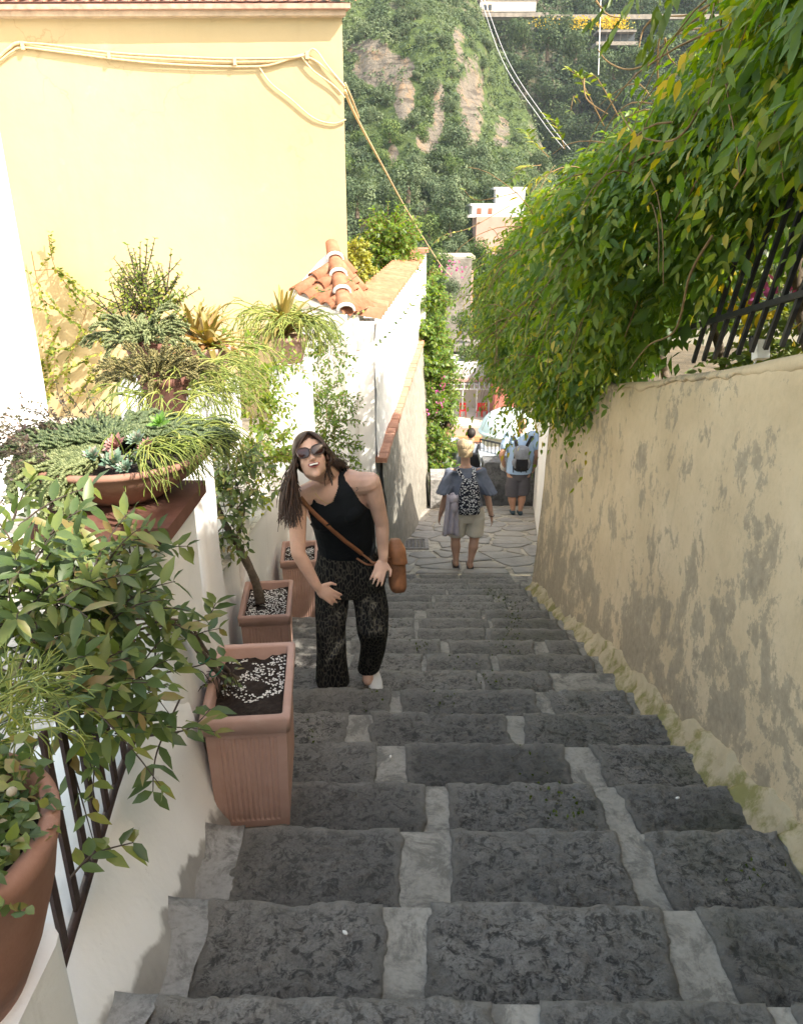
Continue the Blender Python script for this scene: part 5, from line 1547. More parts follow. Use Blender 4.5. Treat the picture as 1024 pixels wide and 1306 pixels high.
# ================================================================== moss and litter on the steps
ms = []
def step_pt(x, n, f=.96): return Vector((x, lerp(NY[n - 1], NY[n], f), tz(n)))
for n, x, k in ((2, .50, 40), (3, .47, 12), (5, .16, 20), (5, -.2, 12), (6, .45, 26), (7, .30, 16), (8, .62, 30), (9, .70, 40), (10, .80, 40), (11, .85, 50), (12, .85, 50), (13, .8, 60), (14, .78, 50), (8, .1, 24), (10, -.1, 16), (4, -.42, 12), (1, .95, 14)):
    for _ in range(k):
        q = step_pt(x + random.gauss(0, .045), n, random.uniform(.35, .98)); ms.append(tuple(q + Vector((0, 0, .004))))
Q = np.array(ms)
tag(leaves('moss_tufts', Q, unit(rdir(len(Q)) + np.array([[0, 0, .8]])), rdir(len(Q)), rng.uniform(.008, .022, len(Q)), rng.uniform(.006, .014, len(Q)), leaf_mat('moss', [(0, (.05, .075, .012)), (1, (.13, .16, .03))], .8, .1, .1), None, rich=False), kind='stuff')
q = at_z(796, 1090 * .785 + 0, -.25)
for k, (px, row, n, lab) in enumerate(((864, 1018, 2, 'tiny pale shell fragment lying on the dark slab near the right wall'), (498, 965, 3, 'tiny pale stone chip lying on the mortar joint'), (440, 1190, 0, 'small pale chip on the second nearest slab'))):
    q = at_z(px, row, tz(n) + .006); m = MB(); m.ball(q, (.009, .005, .004), 7, 5, Matrix.Rotation(k + .4, 3, 'Z')); o = m.build('stone_chip', M_PERLITE, None, True); tag(o, lab, 'stone chip')
q = at_z(884, 952, tz(3) + .008)
o = leaves('dry_leaf', np.array([tuple(q)]), np.array([[1, .4, .1]]), np.array([[0, 0, 1.0]]), np.array([.022]), np.array([.011]), plain('orange_leaf', (.45, .14, .04), .7, .2, 40)); tag(o, 'single dry orange leaf lying on a dark step near the right wall', 'leaf')

# ================================================================== people
from mathutils.bvhtree import BVHTree
def skin_mat(name, c):
    t = NT(name); v = t.coords()
    n = t.noise(v, 16, 5, 0.6)
    t.base(t.ramp(n, [(0.3, tuple(x * .88 for x in c)), (0.7, tuple(min(1, x * 1.08) for x in c))])).rough(0.5, 0.4)
    t.p.inputs['Subsurface Weight'].default_value = 0.12
    t.p.inputs['Subsurface Radius'].default_value = (0.02, 0.008, 0.004)
    t.p.inputs['Subsurface Scale'].default_value = 0.6
    return t.m
def cloth_mat(name, c, scale=30, var=.2, rough=.9):
    t = NT(name); v = t.coords()
    n = t.noise(v, scale * .25, 4, .6)
    t.base(t.ramp(n, [(0.3, tuple(x * (1 - var) for x in c)), (0.7, tuple(min(1, x * (1 + var)) for x in c))])).rough(rough, 0.15)
    b = t.bump(n, .5, .02)
    t.bump(t.noise(v, scale * 6, 3, .6), .25, .002, b)
    return t.m

def limb(mb, pts, rads, seg=12, n=6, ends=True):
    sp = spline(pts, n); rs = [interp(i / (len(sp) - 1), np.linspace(0, 1, len(rads)), rads) for i in range(len(sp))]
    mb.tube(sp, rs, seg)
    if ends:
        mb.ball(sp[0], rs[0] * .99, 10, 6); mb.ball(sp[-1], rs[-1] * .99, 10, 6)

def loft(mb, secs, seg=24, n=5, pw=2.3):
    """secs: (centre, side vector, front vector, half width, half depth)"""
    C_ = spline([s[0] for s in secs], n); m_ = len(C_); K = len(secs) - 1
    P = []
    for i, c in enumerate(C_):
        f = i / n; k = min(int(f), K - 1); t = f - k; t2 = t * t * (3 - 2 * t)
        sv = secs[k][1].lerp(secs[k + 1][1], t).normalized(); fv = secs[k][2].lerp(secs[k + 1][2], t).normalized()
        a = lerp(secs[k][3], secs[k + 1][3], t2); b = lerp(secs[k][4], secs[k + 1][4], t2)
        row = []
        for j in range(seg):
            an = 2 * math.pi * j / seg; ca, sa = math.cos(an), math.sin(an)
            row.append(c + sv * (a * math.copysign(abs(ca) ** (2 / pw), ca)) + fv * (b * math.copysign(abs(sa) ** (2 / pw), sa)))
        P.append(row)
    b0 = len(mb.v); vs = [p for r in P for p in r]; fs = []
    for i in range(m_ - 1):
        for j in range(seg):
            j2 = (j + 1) % seg; fs.append((i * seg + j, i * seg + j2, (i + 1) * seg + j2, (i + 1) * seg + j))
    fs.append(tuple(range(seg - 1, -1, -1))); fs.append(tuple((m_ - 1) * seg + j for j in range(seg)))
    mb.add(vs, fs)

def fuse(name, mb, mat, parent, voxel=.006, smooth=4, keep=None, cut=None, solid=0.0):
    """merge overlapping shapes into one continuous surface"""
    me = bpy.data.meshes.new('tmp'); me.from_pydata(mb.v, [], mb.f); me.update()
    o = bpy.data.objects.new('tmp', me); COL.objects.link(o)
    r = o.modifiers.new('r', 'REMESH'); r.mode = 'VOXEL'; r.voxel_size = voxel; r.adaptivity = 0
    s = o.modifiers.new('s', 'SMOOTH'); s.factor = .5; s.iterations = smooth
    dg = bpy.context.evaluated_depsgraph_get(); dg.update()
    ev = o.evaluated_get(dg); nm = bpy.data.meshes.new_from_object(ev); nm.name = name
    bpy.data.objects.remove(o, do_unlink=True)
    if keep is not None:
        import bmesh
        bm = bmesh.new(); bm.from_mesh(nm)
        bmesh.ops.delete(bm, geom=[f for f in bm.faces if not keep(f.calc_center_median(), f.normal)], context='FACES')
        bm.to_mesh(nm); bm.free()
    ob = finish(name, nm, mat, parent, True)
    return ob

def to_px(p):
    r = Vector(p) - CAM; d = r.dot(C_FWD); return CX + FPX * r.dot(C_RT) / d, CY - FPX * r.dot(C_UP) / d
def in_poly(x, y, poly):
    c = False; n = len(poly)
    for i in range(n):
        x0, y0 = poly[i]; x1, y1 = poly[i - 1]
        if (y0 > y) != (y1 > y) and x < (x1 - x0) * (y - y0) / (y1 - y0) + x0: c = not c
    return c

def hand(mb, w, d, nrm, side, s=1.0, curl=.35, spread=1.0):
    """wrist w, direction d of the fingers, nrm = back of the hand, side = +1/-1 side of the thumb along d x nrm"""
    d = d.normalized(); nrm = (nrm - d * nrm.dot(d)).normalized(); sv = d.cross(nrm) * side
    rot = Matrix((sv, d, nrm)).transposed()
    mb.ball(w + d * .045 * s, (.038 * s, .050 * s, .014 * s), 12, 8, rot)
    mb.ball(w + d * .015 * s, (.026 * s, .03 * s, .016 * s), 10, 7, rot)
    for k, (off, ln) in enumerate(((.028, .068), (.010, .078), (-.009, .072), (-.027, .056))):
        b = w + d * .075 * s + sv * off * s; fd = (d + sv * off * 4.0 * spread).normalized()
        p = [b - d * .02 * s, b]; c = fd; q = b
        for j, seg in enumerate((.42, .32, .26)):
            c = (c - nrm * curl * (.5 + .4 * j)).normalized(); q = q + c * ln * seg * s; p.append(q)
        mb.tube(p, [.0085 * s, .0085 * s, .0078 * s, .0070 * s, .0055 * s], 8)
        mb.ball(p[-1], .0056 * s, 8, 5)
    b = w + d * .022 * s + sv * .026 * s; t1 = b + (d * .6 + sv * .75).normalized() * .035 * s; t2 = t1 + (d * .95 + sv * .25 - nrm * .2).normalized() * .03 * s
    mb.tube([w + d * .015 * s, b, t1, t2], [.012 * s, .012 * s, .0095 * s, .007 * s], 8); mb.ball(t2, .007 * s, 8, 5)

def head_shapes(mb, c, x, y, z, s=1.0, face=True):
    rot = Matrix((x, y, z)).transposed()
    def q(a, b, d): return c + x * a * s + y * b * s + z * d * s
    def e(a, b, d, r): mb.ball(q(a, b, d), tuple(v * s for v in r), 18, 12, rot)
    e(0, -.018, .028, (.074, .094, .086)); e(0, .022, -.028, (.059, .066, .080)); e(0, .042, -.078, (.031, .036, .029))
    if face:
        e(0, .068, -.097, (.018, .017, .014))
        for sx in (1, -1):
            e(sx * .032, .052, -.026, (.024, .027, .024)); e(sx * .033, .020, -.066, (.019, .036, .024)); e(sx * .026, .074, .018, (.020, .012, .010))
            e(sx * .010, .094, -.030, (.0075, .009, .007))
        mb.tube([q(0, .080, .012), q(0, .090, -.008), q(0, .100, -.026)], [.007 * s, .0075 * s, .009 * s], 8); e(0, .098, -.028, (.0095, .009, .008))
        e(0, .074, -.055, (.024, .012, .018))
    for sx in (1, -1): e(sx * .073, -.012, -.008, (.008, .018, .028))

# ---------------------------------------------------------------- the laughing woman
SK1 = skin_mat('fair_skin', (.60, .375, .275)); SK2 = skin_mat('tanned_skin', (.47, .275, .19)); SK3 = skin_mat('deep_tan_skin', (.42, .235, .155))
rt = (C_RT).normalized()
wm = thing('person', 'laughing long-haired woman with sunglasses in black top and leopard trousers climbing the steps', 'person', Vector((W(440, 870, 3.98).x, 3.45, tz(6))))
up_ = Vector((0, 0, 1)); toC = Vector((0, -1, 0))
Rsh, Lsh = W(379, 634, 3.44), W(473, 613, 3.46)
neckb = W(416, 606, 3.46); headc = W(397, 582, 3.28)
pel = W(446, 735, 3.86); wst = W(443, 702, 3.80); rib = W(438, 665, 3.66); chs = W(430, 640, 3.56); uch = W(426, 620, 3.50)
shv = (Lsh - Rsh).normalized(); axis = (neckb - pel).normalized()
fr0 = (toC + Vector((0, 0, .1))).normalized(); ax2 = (uch - wst).normalized()
def perp(v, a): return (v - a * v.dot(a)).normalized()
hipv = Vector((1, .04, 0)).normalized()
frT = perp(toC, ax2)
def torso(mb, g=0.0):
    loft(mb, [(pel + Vector((0, .0, -.07)), hipv, toC, .150 + g, .095 + g), (pel, hipv, toC, .168 + g, .105 + g), (wst, hipv, perp(toC, axis), .130 + g, .090 + g), (rib, shv.lerp(hipv, .4), frT, .134 + g, .098 + g),
              (chs, shv, frT, .148 + g, .112 + g), (uch, shv, frT, .140 + g, .088 + g), (neckb + ax2 * -.005, shv, frT, .062 + g, .058 + g * .5)], 28, 6)
    for s, px in ((-1, 409), (1, 446)):
        mb.ball(chs + shv * s * .062 + frT * (.058 + g * .6) - ax2 * .012, (.062 + g * .5, .058 + g * .5, .062 + g * .5), 14, 10, Matrix((shv, frT, ax2)).transposed())
mb = MB(); torso(mb)
# shoulders, arms
for sgn, S, E, Wr in ((-1, Rsh, W(380, 705, 3.44), W(405, 749, 3.50)), (1, Lsh, W(487, 668, 3.60), W(489, 716, 3.66))):
    limb(mb, [uch + shv * sgn * .06, S - shv * sgn * .015 - ax2 * .008, S - ax2 * .006], [.058, .050, .045])
    limb(mb, [S - ax2 * .006, S.lerp(E, .3), S.lerp(E, .7), E], [.043, .043, .037, .033])
    limb(mb, [E, E.lerp(Wr, .3), Wr], [.033, .032, .0205])
hand(mb, W(405, 749, 3.50), W(430, 766, 3.54) - W(405, 749, 3.50), Vector((.1, -.9, .35)), -1, .92, .30)
hand(mb, W(489, 714, 3.66), W(480, 742, 3.60) - W(489, 714, 3.66), Vector((.1, -.95, .3)), -1, .90, .32, .9)
# neck and head
hx = (C_RT * .97 + C_UP * .25 + C_FWD * .12).normalized()
hy = (-C_FWD + C_UP * .04 - C_RT * .16); hy = perp(hy, hx); hz = hx.cross(hy)
if hz.z < 0: hz = -hz
limb(mb, [neckb - ax2 * .03, neckb + Vector((0, -.012, .015)), headc - hz * .05 - hy * .01], [.060, .053, .054])
head_shapes(mb, headc, hx, hy, hz, .93)
# hips and legs inside the trousers
Rh, Lh = W(424, 745, 3.88), W(466, 745, 3.90)
legs = ((Rh, W(422, 802, 3.84), W(424, 860, 4.00)), (Lh, W(475, 802, 3.86), W(470, 846, 4.12)))
for h, k, a in legs:
    limb(mb, [h, h.lerp(k, .5), k], [.078, .068, .050]); limb(mb, [k, k.lerp(a, .4), a], [.050, .045, .030])
    mb.ball(a + Vector((0, -.05, -.045)), (.032, .085, .028), 12, 8)
body = fuse('body', mb, SK1, wm, .0048, 3)
# trousers with a leopard print
def leo():
    t = NT('leopard_print'); v = t.coords(); mv = t.mapv(v, (1.5, 1.0, .55))
    wv = t.new('VectorMath'); wv.operation = 'ADD'; nn = t.new('TexNoise'); nn.inputs['Scale'].default_value = 28; t.link(mv, nn.inputs['Vector'])
    sc = t.new('VectorMath'); sc.operation = 'SCALE'; sc.inputs['Scale'].default_value = .016; t.link(nn.outputs['Color'], sc.inputs[0]); t.link(mv, wv.inputs[0]); t.link(sc.outputs[0], wv.inputs[1])
    e = t.voro(wv.outputs[0], 50, 'DISTANCE_TO_EDGE'); n = t.noise(v, 90, 3, .6)
    f = t.math('ADD', e, t.math('MULTIPLY', t.math('SUBTRACT', n, .5), .06))
    c = t.ramp(f, [(.07, (.052, .048, .038)), (.115, (.008, .008, .009))])
    t.base(c).rough(.9, .12); t.bump(t.noise(v, 14, 4, .6), .5, .02); return t.m
mb = MB()
loft(mb, [(Rh + Vector((0, 0, .02)), hipv, toC, .088, .105), (Rh.lerp(legs[0][1], .5), hipv, toC, .084, .090), (legs[0][1], hipv, toC, .074, .076), (legs[0][1].lerp(legs[0][2], .6), hipv, toC, .076, .080), (W(425, 871, 4.0), hipv, toC, .086, .095)], 20, 6, 2.0)
loft(mb, [(Lh + Vector((0, 0, .02)), hipv, toC, .090, .105), (Lh.lerp(legs[1][1], .5) + Vector((.012, 0, 0)), hipv, toC, .086, .090), (legs[1][1] + Vector((0, 0, .01)), hipv, toC, .080, .082), (W(476, 825, 3.98), hipv, toC, .066, .074), (W(470, 853, 4.12), hipv, toC, .060, .075)], 20, 6, 2.0)
loft(mb, [(pel - Vector((0, 0, .085)), hipv, toC, .165, .105), (pel, hipv, toC, .182, .120), (wst + Vector((0, .005, -.02)), hipv, toC, .150, .108), (wst + Vector((0, 0, .012)), hipv, toC, .140, .100)], 28, 5)
for (a, b) in ((W(418, 770, 3.80), W(420, 860, 3.93)), (W(432, 790, 3.8), W(433, 868, 3.93)), (W(470, 770, 3.8), W(474, 800, 3.78)), (W(486, 790, 3.85), W(478, 830, 3.98)), (W(408, 800, 3.86), W(406, 868, 3.97))):
    limb(mb, [a, b], [.012, .016], 8, 3)
fuse('trousers', mb, leo(), wm, .0065, 3)
# black tank top: shell cut to its pattern
Z5 = lambda l: [(330 + a / 3.628, 530 + b / 3.628) for a, b in l]
pat = Z5([(198, 345), (228, 430), (246, 495), (205, 550), (215, 690), (560, 690), (560, 470), (497, 425), (470, 400), (432, 340), (402, 232), (368, 232), (368, 330), (345, 398), (308, 418), (268, 402), (235, 362), (214, 318)])
mb = MB(); torso(mb, .008)
def keep_top(c, n):
    px, py = to_px(c)
    if (c - wst).dot(ax2) < -.012: return False
    if n.dot(frT) > -.25 or True:
        return in_poly(px, py, pat)
top = fuse('tank_top', mb, cloth_mat('black_jersey', (.010, .012, .014), 30, .3), wm, .0032, 3, keep_top)
md = top.modifiers.new('thick', 'SOLIDIFY'); md.thickness = .003; md.offset = 1
# strap draped over the chest, on the cloth
def surf_bvh(objs):
    vs = []; fs = []
    for o in objs:
        b = len(vs); vs += [v.co + OFF[o.name] for v in o.data.vertices]; fs += [tuple(b + i for i in p.vertices) for p in o.data.polygons]
    return BVHTree.FromPolygons(vs, fs)
bvh = surf_bvh([body, top])
def on_body(px, py, off=.010, tree=None):
    d = (W(px, py, 1) - CAM).normalized(); h = (tree or bvh).ray_cast(CAM, d)
    return (h[0] - d * off) if h[0] is not None else None
LEA = plain('tan_leather', (.22, .095, .045), .5, .2, 30, .3, .002)
sp = [on_body(*p) for p in ((383, 634), (390, 643), (401, 655), (413, 666), (426, 678), (440, 690), (452, 699), (462, 707))]; sp = [p for p in sp if p is not None]
m = MB(); rows_ = []
for i, p in enumerate(sp):
    t = (sp[min(i + 1, len(sp) - 1)] - sp[max(i - 1, 0)]).normalized(); s = t.cross(C_FWD).normalized() * .010
    rows_.append([p - s, p - s - C_FWD * .003, p + s - C_FWD * .003, p + s])
m.grid(rows_)
bag = thing('shoulder_bag', 'tan leather shoulder bag hanging at the hip of the laughing woman', 'bag', W(505, 720, 3.80))
m.build('strap', LEA, bag, True)
m = MB(); m.tube(spline([sp[-1], W(470, 713, 3.66), W(478, 718, 3.64), W(497, 712, 3.72)], 5), .006, 6); m.tube(spline([W(455, 712, 3.66), W(468, 720, 3.65), W(480, 720, 3.68)], 5), .005, 6); m.build('strap_end', LEA, bag, True)
m = MB(); bx_ = Vector((1, .35, -.05)).normalized(); by_ = Vector((-.35, 1, 0)).normalized()
loft(m, [(W(502, 690, 3.76), bx_, by_, .022, .012), (W(503, 698, 3.76), bx_, by_, .034, .035), (W(506, 722, 3.78), bx_, by_, .040, .052), (W(507, 744, 3.80), bx_, by_, .040, .052), (W(507, 752, 3.81), bx_, by_, .034, .040)], 20, 5, 3)
m.build('pouch', LEA, bag, True)
m = MB(); loft(m, [(W(504, 688, 3.75), bx_, by_, .025, .020), (W(506, 700, 3.745), bx_, by_, .040, .045), (W(507, 714, 3.76), bx_, by_, .043, .056), (W(508, 716, 3.765), bx_, by_, .030, .050)], 20, 4, 3); m.build('flap', plain('orange_leather', (.27, .115, .05), .5, .2, 30), bag, True)
m = MB(); q = W(497, 728, 3.70); m.tube([q + C_UP * .008 * math.cos(a) + C_RT * .008 * math.sin(a) for a in np.linspace(0, 6.3, 12)], .0018, 5); m.tube([q, q - Vector((0, 0, .03))], .003, 5); m.build('buckle', plain('brass', (.45, .30, .10), .35, .1, 30, metal=.9), bag)
# necklace
m = MB(); nk = [on_body(*p, .002) for p in ((398, 622), (404, 632), (413, 640), (419, 642), (424, 640), (428, 630))]; nk = [p for p in nk if p is not None]
if len(nk) > 2: m.tube(spline(nk, 5), .0012, 4); m.build('necklace', plain('gold_chain', (.5, .36, .12), .3, .1, 30, metal=.9), wm)
# small tattoo on her left shoulder
q = on_body(455, 622, .001)
if q is not None:
    m = MB()
    for k, (a, b) in enumerate(((0, 0), (.003, .006), (-.002, .012), (.004, -.006), (0, -.012))): m.ball(q + C_RT * a + C_UP * b, (.0028, .0010, .0022), 6, 4)
    m.build('tattoo', plain('tattoo_ink', (.10, .07, .06), .7, .1, 30), wm)
# ring
# sunglasses, mouth
def hq(a, b, d, s=.93): return headc + hx * a * s + hy * b * s + hz * d * s
gl = thing('sunglasses', 'dark brown tinted sunglasses worn by the laughing woman', 'sunglasses', hq(0, .1, 0))
M_LENS = plain('tinted_lens', (.030, .012, .010), .12, .1, 10, spec=.6); M_FRAME = plain('tortoise_frame', (.035, .018, .010), .3, .3, 60, spec=.5)
for sx in (-1, 1):
    rim = []; 
    for k in range(20):
        an = 2 * math.pi * k / 20; ca, sa = math.cos(an), math.sin(an)
        a = math.copysign(abs(ca) ** .8, ca) * .0300; b = math.copysign(abs(sa) ** .75, sa) * .0225 * (1 if sa > 0 else 1.05)
        if sa > 0: b += sx * ca * .004
        rim.append((sx * .0325 + a * (1 if sa > 0 else .9), .004 + b))
    m = MB(); cc = hq(sx * .0325, .1085 - .003, .004)
    pts = [hq(a, .106 - abs(a) * .16, b + .002) for a, b in rim]
    m.add([cc] + pts, [(0, 1 + k, 1 + (k + 1) % 20) for k in range(20)]); m.build('lens', M_LENS, gl, True)
    m = MB(); m.tube(pts + [pts[0]], .0026, 6); m.build('rim', M_FRAME, gl, True)
    m = MB(); m.tube([hq(sx * .064, .096, .014), hq(sx * .076, .06, .012), hq(sx * .079, .0, .008)], .0028, 5); m.build('temple', M_FRAME, gl, True)
m = MB(); m.tube([hq(-.006, .106, .012), hq(0, .108, .015), hq(.006, .106, .012)], .0026, 5); m.build('bridge', M_FRAME, gl)
def mouth_ring(w, h, y, smile):
    out = []
    for k in range(20):
        an = 2 * math.pi * k / 20; ca, sa = math.cos(an), math.sin(an)
        out.append((w * ca, y - .012 * abs(ca), h * sa + smile * ca * ca))
    return out
m = MB(); o_ = mouth_ring(.027, .0125, .0925, .006); i_ = mouth_ring(.023, .0085, .094, .006)
m.grid([[hq(a, b - .004, -.056 + d) for a, b, d in o_ + [o_[0]]], [hq(a, b + .002, -.056 + d) for a, b, d in mouth_ring(.025, .0108, .0945, .006) + [mouth_ring(.025, .0108, .0945, .006)[0]]], [hq(a, b, -.056 + d) for a, b, d in i_ + [i_[0]]]])
m.build('lips', plain('lip_pink', (.42, .13, .11), .4, .1, 30), wm, True)
m = MB(); m.add([hq(0, .0935, -.054)] + [hq(a, b, -.056 + d) for a, b, d in mouth_ring(.0232, .0088, .0922, .006)], [(0, 1 + k, 1 + (k + 1) % 20) for k in range(20)]); m.build('open_mouth', plain('mouth_dark', (.08, .015, .015), .6, .1, 30), wm)
m = MB(); tr_ = [(a, b, d) for a, b, d in mouth_ring(.0205, .0070, .0942, .006)]
m.add([hq(0, .0952, -.0535)] + [hq(a, b + .001, -.056 + max(d, .0005)) for a, b, d in tr_], [(0, 1 + k, 1 + (k + 1) % 20) for k in range(20)]); m.build('teeth', plain('tooth_white', (.80, .77, .70), .3, .05, 30), wm)
# hair: cap and many long locks
HAIR = NT('dark_brown_hair'); _v = HAIR.coords(); _n = HAIR.noise(HAIR.mapv(_v, (30, 30, 4)), 4, 4, .6)
HAIR.base(HAIR.ramp(_n, [(.3, (.020, .010, .006)), (.7, (.075, .038, .022))])).rough(.42, .5); HAIR = HAIR.m
def hair_locks(m, root_fn, mid_fn, end_fn, n, r=.0045, extra=None):
    for _ in range(n):
        a = root_fn(); b = mid_fn(a); e = end_fn()
        mids = [a, a.lerp(b, .5) + (a.lerp(b, .5) - headc).normalized() * .016, b]
        c1 = b.lerp(e, .5) + Vector(rdir(1)[0]) * .010
        pts = spline(mids + [c1, e], 5)
        w = random.uniform(0, 6); 
        pts = [p + C_RT * (.0075 * math.sin(i * .62 + w * .25 + 1.0) * (i / len(pts)) ** 1.2) + C_FWD * (.006 * math.cos(i * .5 + w) * i / len(pts)) for i, p in enumerate(pts)]
        m.tube(pts, [r * min(1, .35 + i / 5) * (1 if i < len(pts) * .7 else lerp(1, .25, (i / len(pts) - .7) / .3)) for i in range(len(pts))], 5, False)
m = MB(); hs = .93
def loc(p): r = p - headc; return r.dot(hx) / hs, r.dot(hy) / hs, r.dot(hz) / hs
cap = MB(); rot_ = Matrix((hx, hy, hz)).transposed()
cap.ball(hq(0, -.022, .030), (.082 * hs, .100 * hs, .094 * hs), 20, 14, rot_); cap.ball(hq(0, -.055, -.01), (.078 * hs, .058 * hs, .070 * hs), 16, 12, rot_)
def keep_cap(c, n):
    a, b, d = loc(c)
    return not (b > .030 and d < .075 - abs(a - .008) * .55) and not (d < -.035 and b > -.03)
cap_o = fuse('hair_cap', cap, HAIR, wm, .006, 2, keep_cap)
def rootL(): t = random.random(); return hq(.012 - .004 * random.random(), lerp(.070, -.09, t), lerp(.100, .085, t) + .018 * math.sin(t * 3.1))
def midL(a): y = loc(a)[1]; return hq(-.086 + .006 * random.random(), min(y * .8 + .005, .050), random.uniform(-.03, .005))
def endL(): return W(random.triangular(350, 386, 366), random.triangular(615, 680, 660), random.uniform(3.24, 3.42))
hair_locks(m, rootL, midL, endL, 460, .0028)
def rootR(): t = random.random(); return hq(.012 + .006 * random.random(), lerp(.070, -.09, t), lerp(.100, .085, t) + .018 * math.sin(t * 3.1))
def midR(a): y = loc(a)[1]; return hq(.084 - .006 * random.random(), min(y * .8, .040), random.uniform(-.03, .01))
def endR(): return W(random.triangular(418, 446, 432), random.uniform(588, 602), random.uniform(3.46, 3.58))
hair_locks(m, rootR, midR, endR, 280, .0028)
def endF(): return W(random.uniform(413, 426), random.uniform(608, 622), random.uniform(3.26, 3.32))
hair_locks(m, rootR, lambda a: hq(.080, .040, -.03), endF, 12, .0035)
m.build('hair', HAIR, wm, True)
# shoes
def shoe(a, ln, lab, root, mat, fwdv, name='shoe', s=1.0):
    m = MB(); side = fwdv.cross(up_).normalized()
    loft(m, [(a - fwdv * .045 * s + Vector((0, 0, -.035 * s)), side, up_, .028 * s, .032 * s), (a + Vector((0, 0, -.040 * s)), side, up_, .036 * s, .038 * s), (a + fwdv * .07 * s + Vector((0, 0, -.052 * s)), side, up_, .042 * s, .028 * s), (a + fwdv * .13 * s + Vector((0, 0, -.060 * s)), side, up_, .036 * s, .020 * s), (a + fwdv * .155 * s + Vector((0, 0, -.064 * s)), side, up_, .015 * s, .012 * s)], 16, 4)
    return m.build(name, mat, root, True)
M_SHOE = cloth_mat('white_canvas', (.78, .77, .74), 40, .05)
for p, f in ((W(424, 860, 4.0), Vector((0, -1, 0))), (W(474, 845, 4.12), Vector((.22, -.97, 0)).normalized())):
    q = p.copy(); q.z = max(ground(q.y - .05) + .085, q.z - .03 if p.x > -.2 else -9); shoe(q, 1, '', wm, M_SHOE, f)

# ---------------------------------------------------------------- walkers seen from behind
def walker(root, J, skin, sc=1.0, vox=.010, feminine=False):
    """J: joint name -> point. back view, facing +Y"""
    mb = MB(); side = (J['sr'] - J['sl']).normalized(); fy = Vector((0, 1, 0)); w = (J['sr'] - J['sl']).length / 2
    loft(mb, [(J['pel'] - Vector((0, 0, .08)), side, fy, .15 * sc, .11 * sc), (J['pel'], side, fy, .165 * sc, .12 * sc), (J['wst'], side, fy, .135 * sc, .10 * sc), (J['chs'], side, fy, .155 * sc, .11 * sc), (J['neck'] - Vector((0, 0, .07)), side, fy, w * .85, .085 * sc), (J['neck'], side, fy, .06, .06)], 20, 5)
    for a in ('l', 'r'):
        S, E, Wr = J['s' + a], J['e' + a], J['w' + a]
        limb(mb, [S, S.lerp(E, .5), E], [.052 * sc, .046 * sc, .038 * sc]); limb(mb, [E, E.lerp(Wr, .35), Wr], [.038 * sc, .037 * sc, .025 * sc])
        limb(mb, [J['chs'].lerp(S, .6), S], [.06 * sc, .054 * sc])
        hd = (Wr - E).normalized(); hand(mb, Wr, (hd + Vector((0, .25, -.2))).normalized(), Vector((-1 if a == 'l' else 1, -.3, .1)), 1 if a == 'l' else -1, .95, .35)
        H, K, A = J['h' + a], J['k' + a], J['a' + a]
        limb(mb, [H, H.lerp(K, .5), K], [.082 * sc, .070 * sc, .054 * sc])
        limb(mb, [K, K.lerp(A, .3) + Vector((0, -.008, 0)), K.lerp(A, .65), A], [.052 * sc, .058 * sc, .042 * sc, .032 * sc])
        mb.ball(A + Vector((0, .05, -.045)), (.038, .10, .030), 12, 8); mb.ball(A + Vector((0, -.012, -.035)), (.032, .035, .038), 10, 8)
    limb(mb, [J['neck'] - Vector((0, 0, .04)), J['head'] - Vector((0, 0, .06))], [.056 * sc, .052 * sc])
    head_shapes(mb, J['head'], Vector((-1, 0, 0)), Vector((0, 1, 0)), up_, 1.0)
    return fuse('body', mb, skin, root, vox, 3)
def Z7(a, b, d): return W(540 + a / 5.689, 520 + b / 5.689, d)

# blonde woman
d = 8.72
J = dict(head=Z7(305, 305, d - .03), neck=Z7(305, 418, d), chs=Z7(308, 520, d), wst=Z7(318, 650, d), pel=Z7(325, 770, d), sl=Z7(205, 470, d), sr=Z7(408, 468, d), el=Z7(160, 645, d - .02), er=Z7(466, 650, d - .02),
         wl=Z7(124, 775, d + .02), wr=Z7(492, 785, d + .02), hl=Z7(262, 800, d), hr=Z7(385, 800, d), kl=Z7(232, 960, d + .02), kr=Z7(368, 960, d), al=Z7(236, 1120, d + .07), ar=Z7(340, 1135, d + .03))
gz = ground(J['al'].y)
for k in ('al', 'ar'): J[k].z = gz + .09
bl = thing('person', 'short-haired blonde woman walking away in blue frilled blouse and cream shorts with a patterned backpack', 'person', (J['pel'].x, J['pel'].y, gz))
walker(bl, J, SK2)
side = (J['sr'] - J['sl']).normalized(); fy = Vector((0, 1, 0))
m = MB(); loft(m, [(J['wst'] - Vector((0, 0, .16)), side, fy, .19, .13), (J['wst'], side, fy, .165, .12), (J['chs'], side, fy, .175, .125), (J['neck'] - Vector((0, 0, .06)), side, fy, .15, .09), (J['neck'] - Vector((0, 0, .015)), side, fy, .085, .07)], 22, 5)
for a, s in (('l', -1), ('r', 1)):
    S, E = J['s' + a], J['e' + a]; ed = (E - S)
    loft(m, [(J['chs'].lerp(S, .7) + Vector((0, 0, .05)), ed.cross(fy).normalized(), fy, .08, .085), (S + ed * .0 + Vector((0, 0, .012)), ed.cross(fy).normalized(), fy, .078, .085), (S + ed * .15, ed.cross(fy).normalized(), fy, .078, .08), (S + ed * .45 + side * s * .010, ed.cross(fy).normalized(), fy, .088, .085), (S + ed * .74 + side * s * .022, ed.cross(fy).normalized(), fy, .092, .10)], 16, 4)
    for k in range(7):
        an = -1.5 + k * .5; q = S + ed * .45 + fy * -.085 * math.cos(an) + side * s * .08 * math.sin(an); limb(m, [q, q + ed * .34 + side * s * .035 - fy * .02], [.008, .016], 6, 2)
BLOUSE = cloth_mat('slate_blue_blouse', (.15, .165, .21), 26, .25)
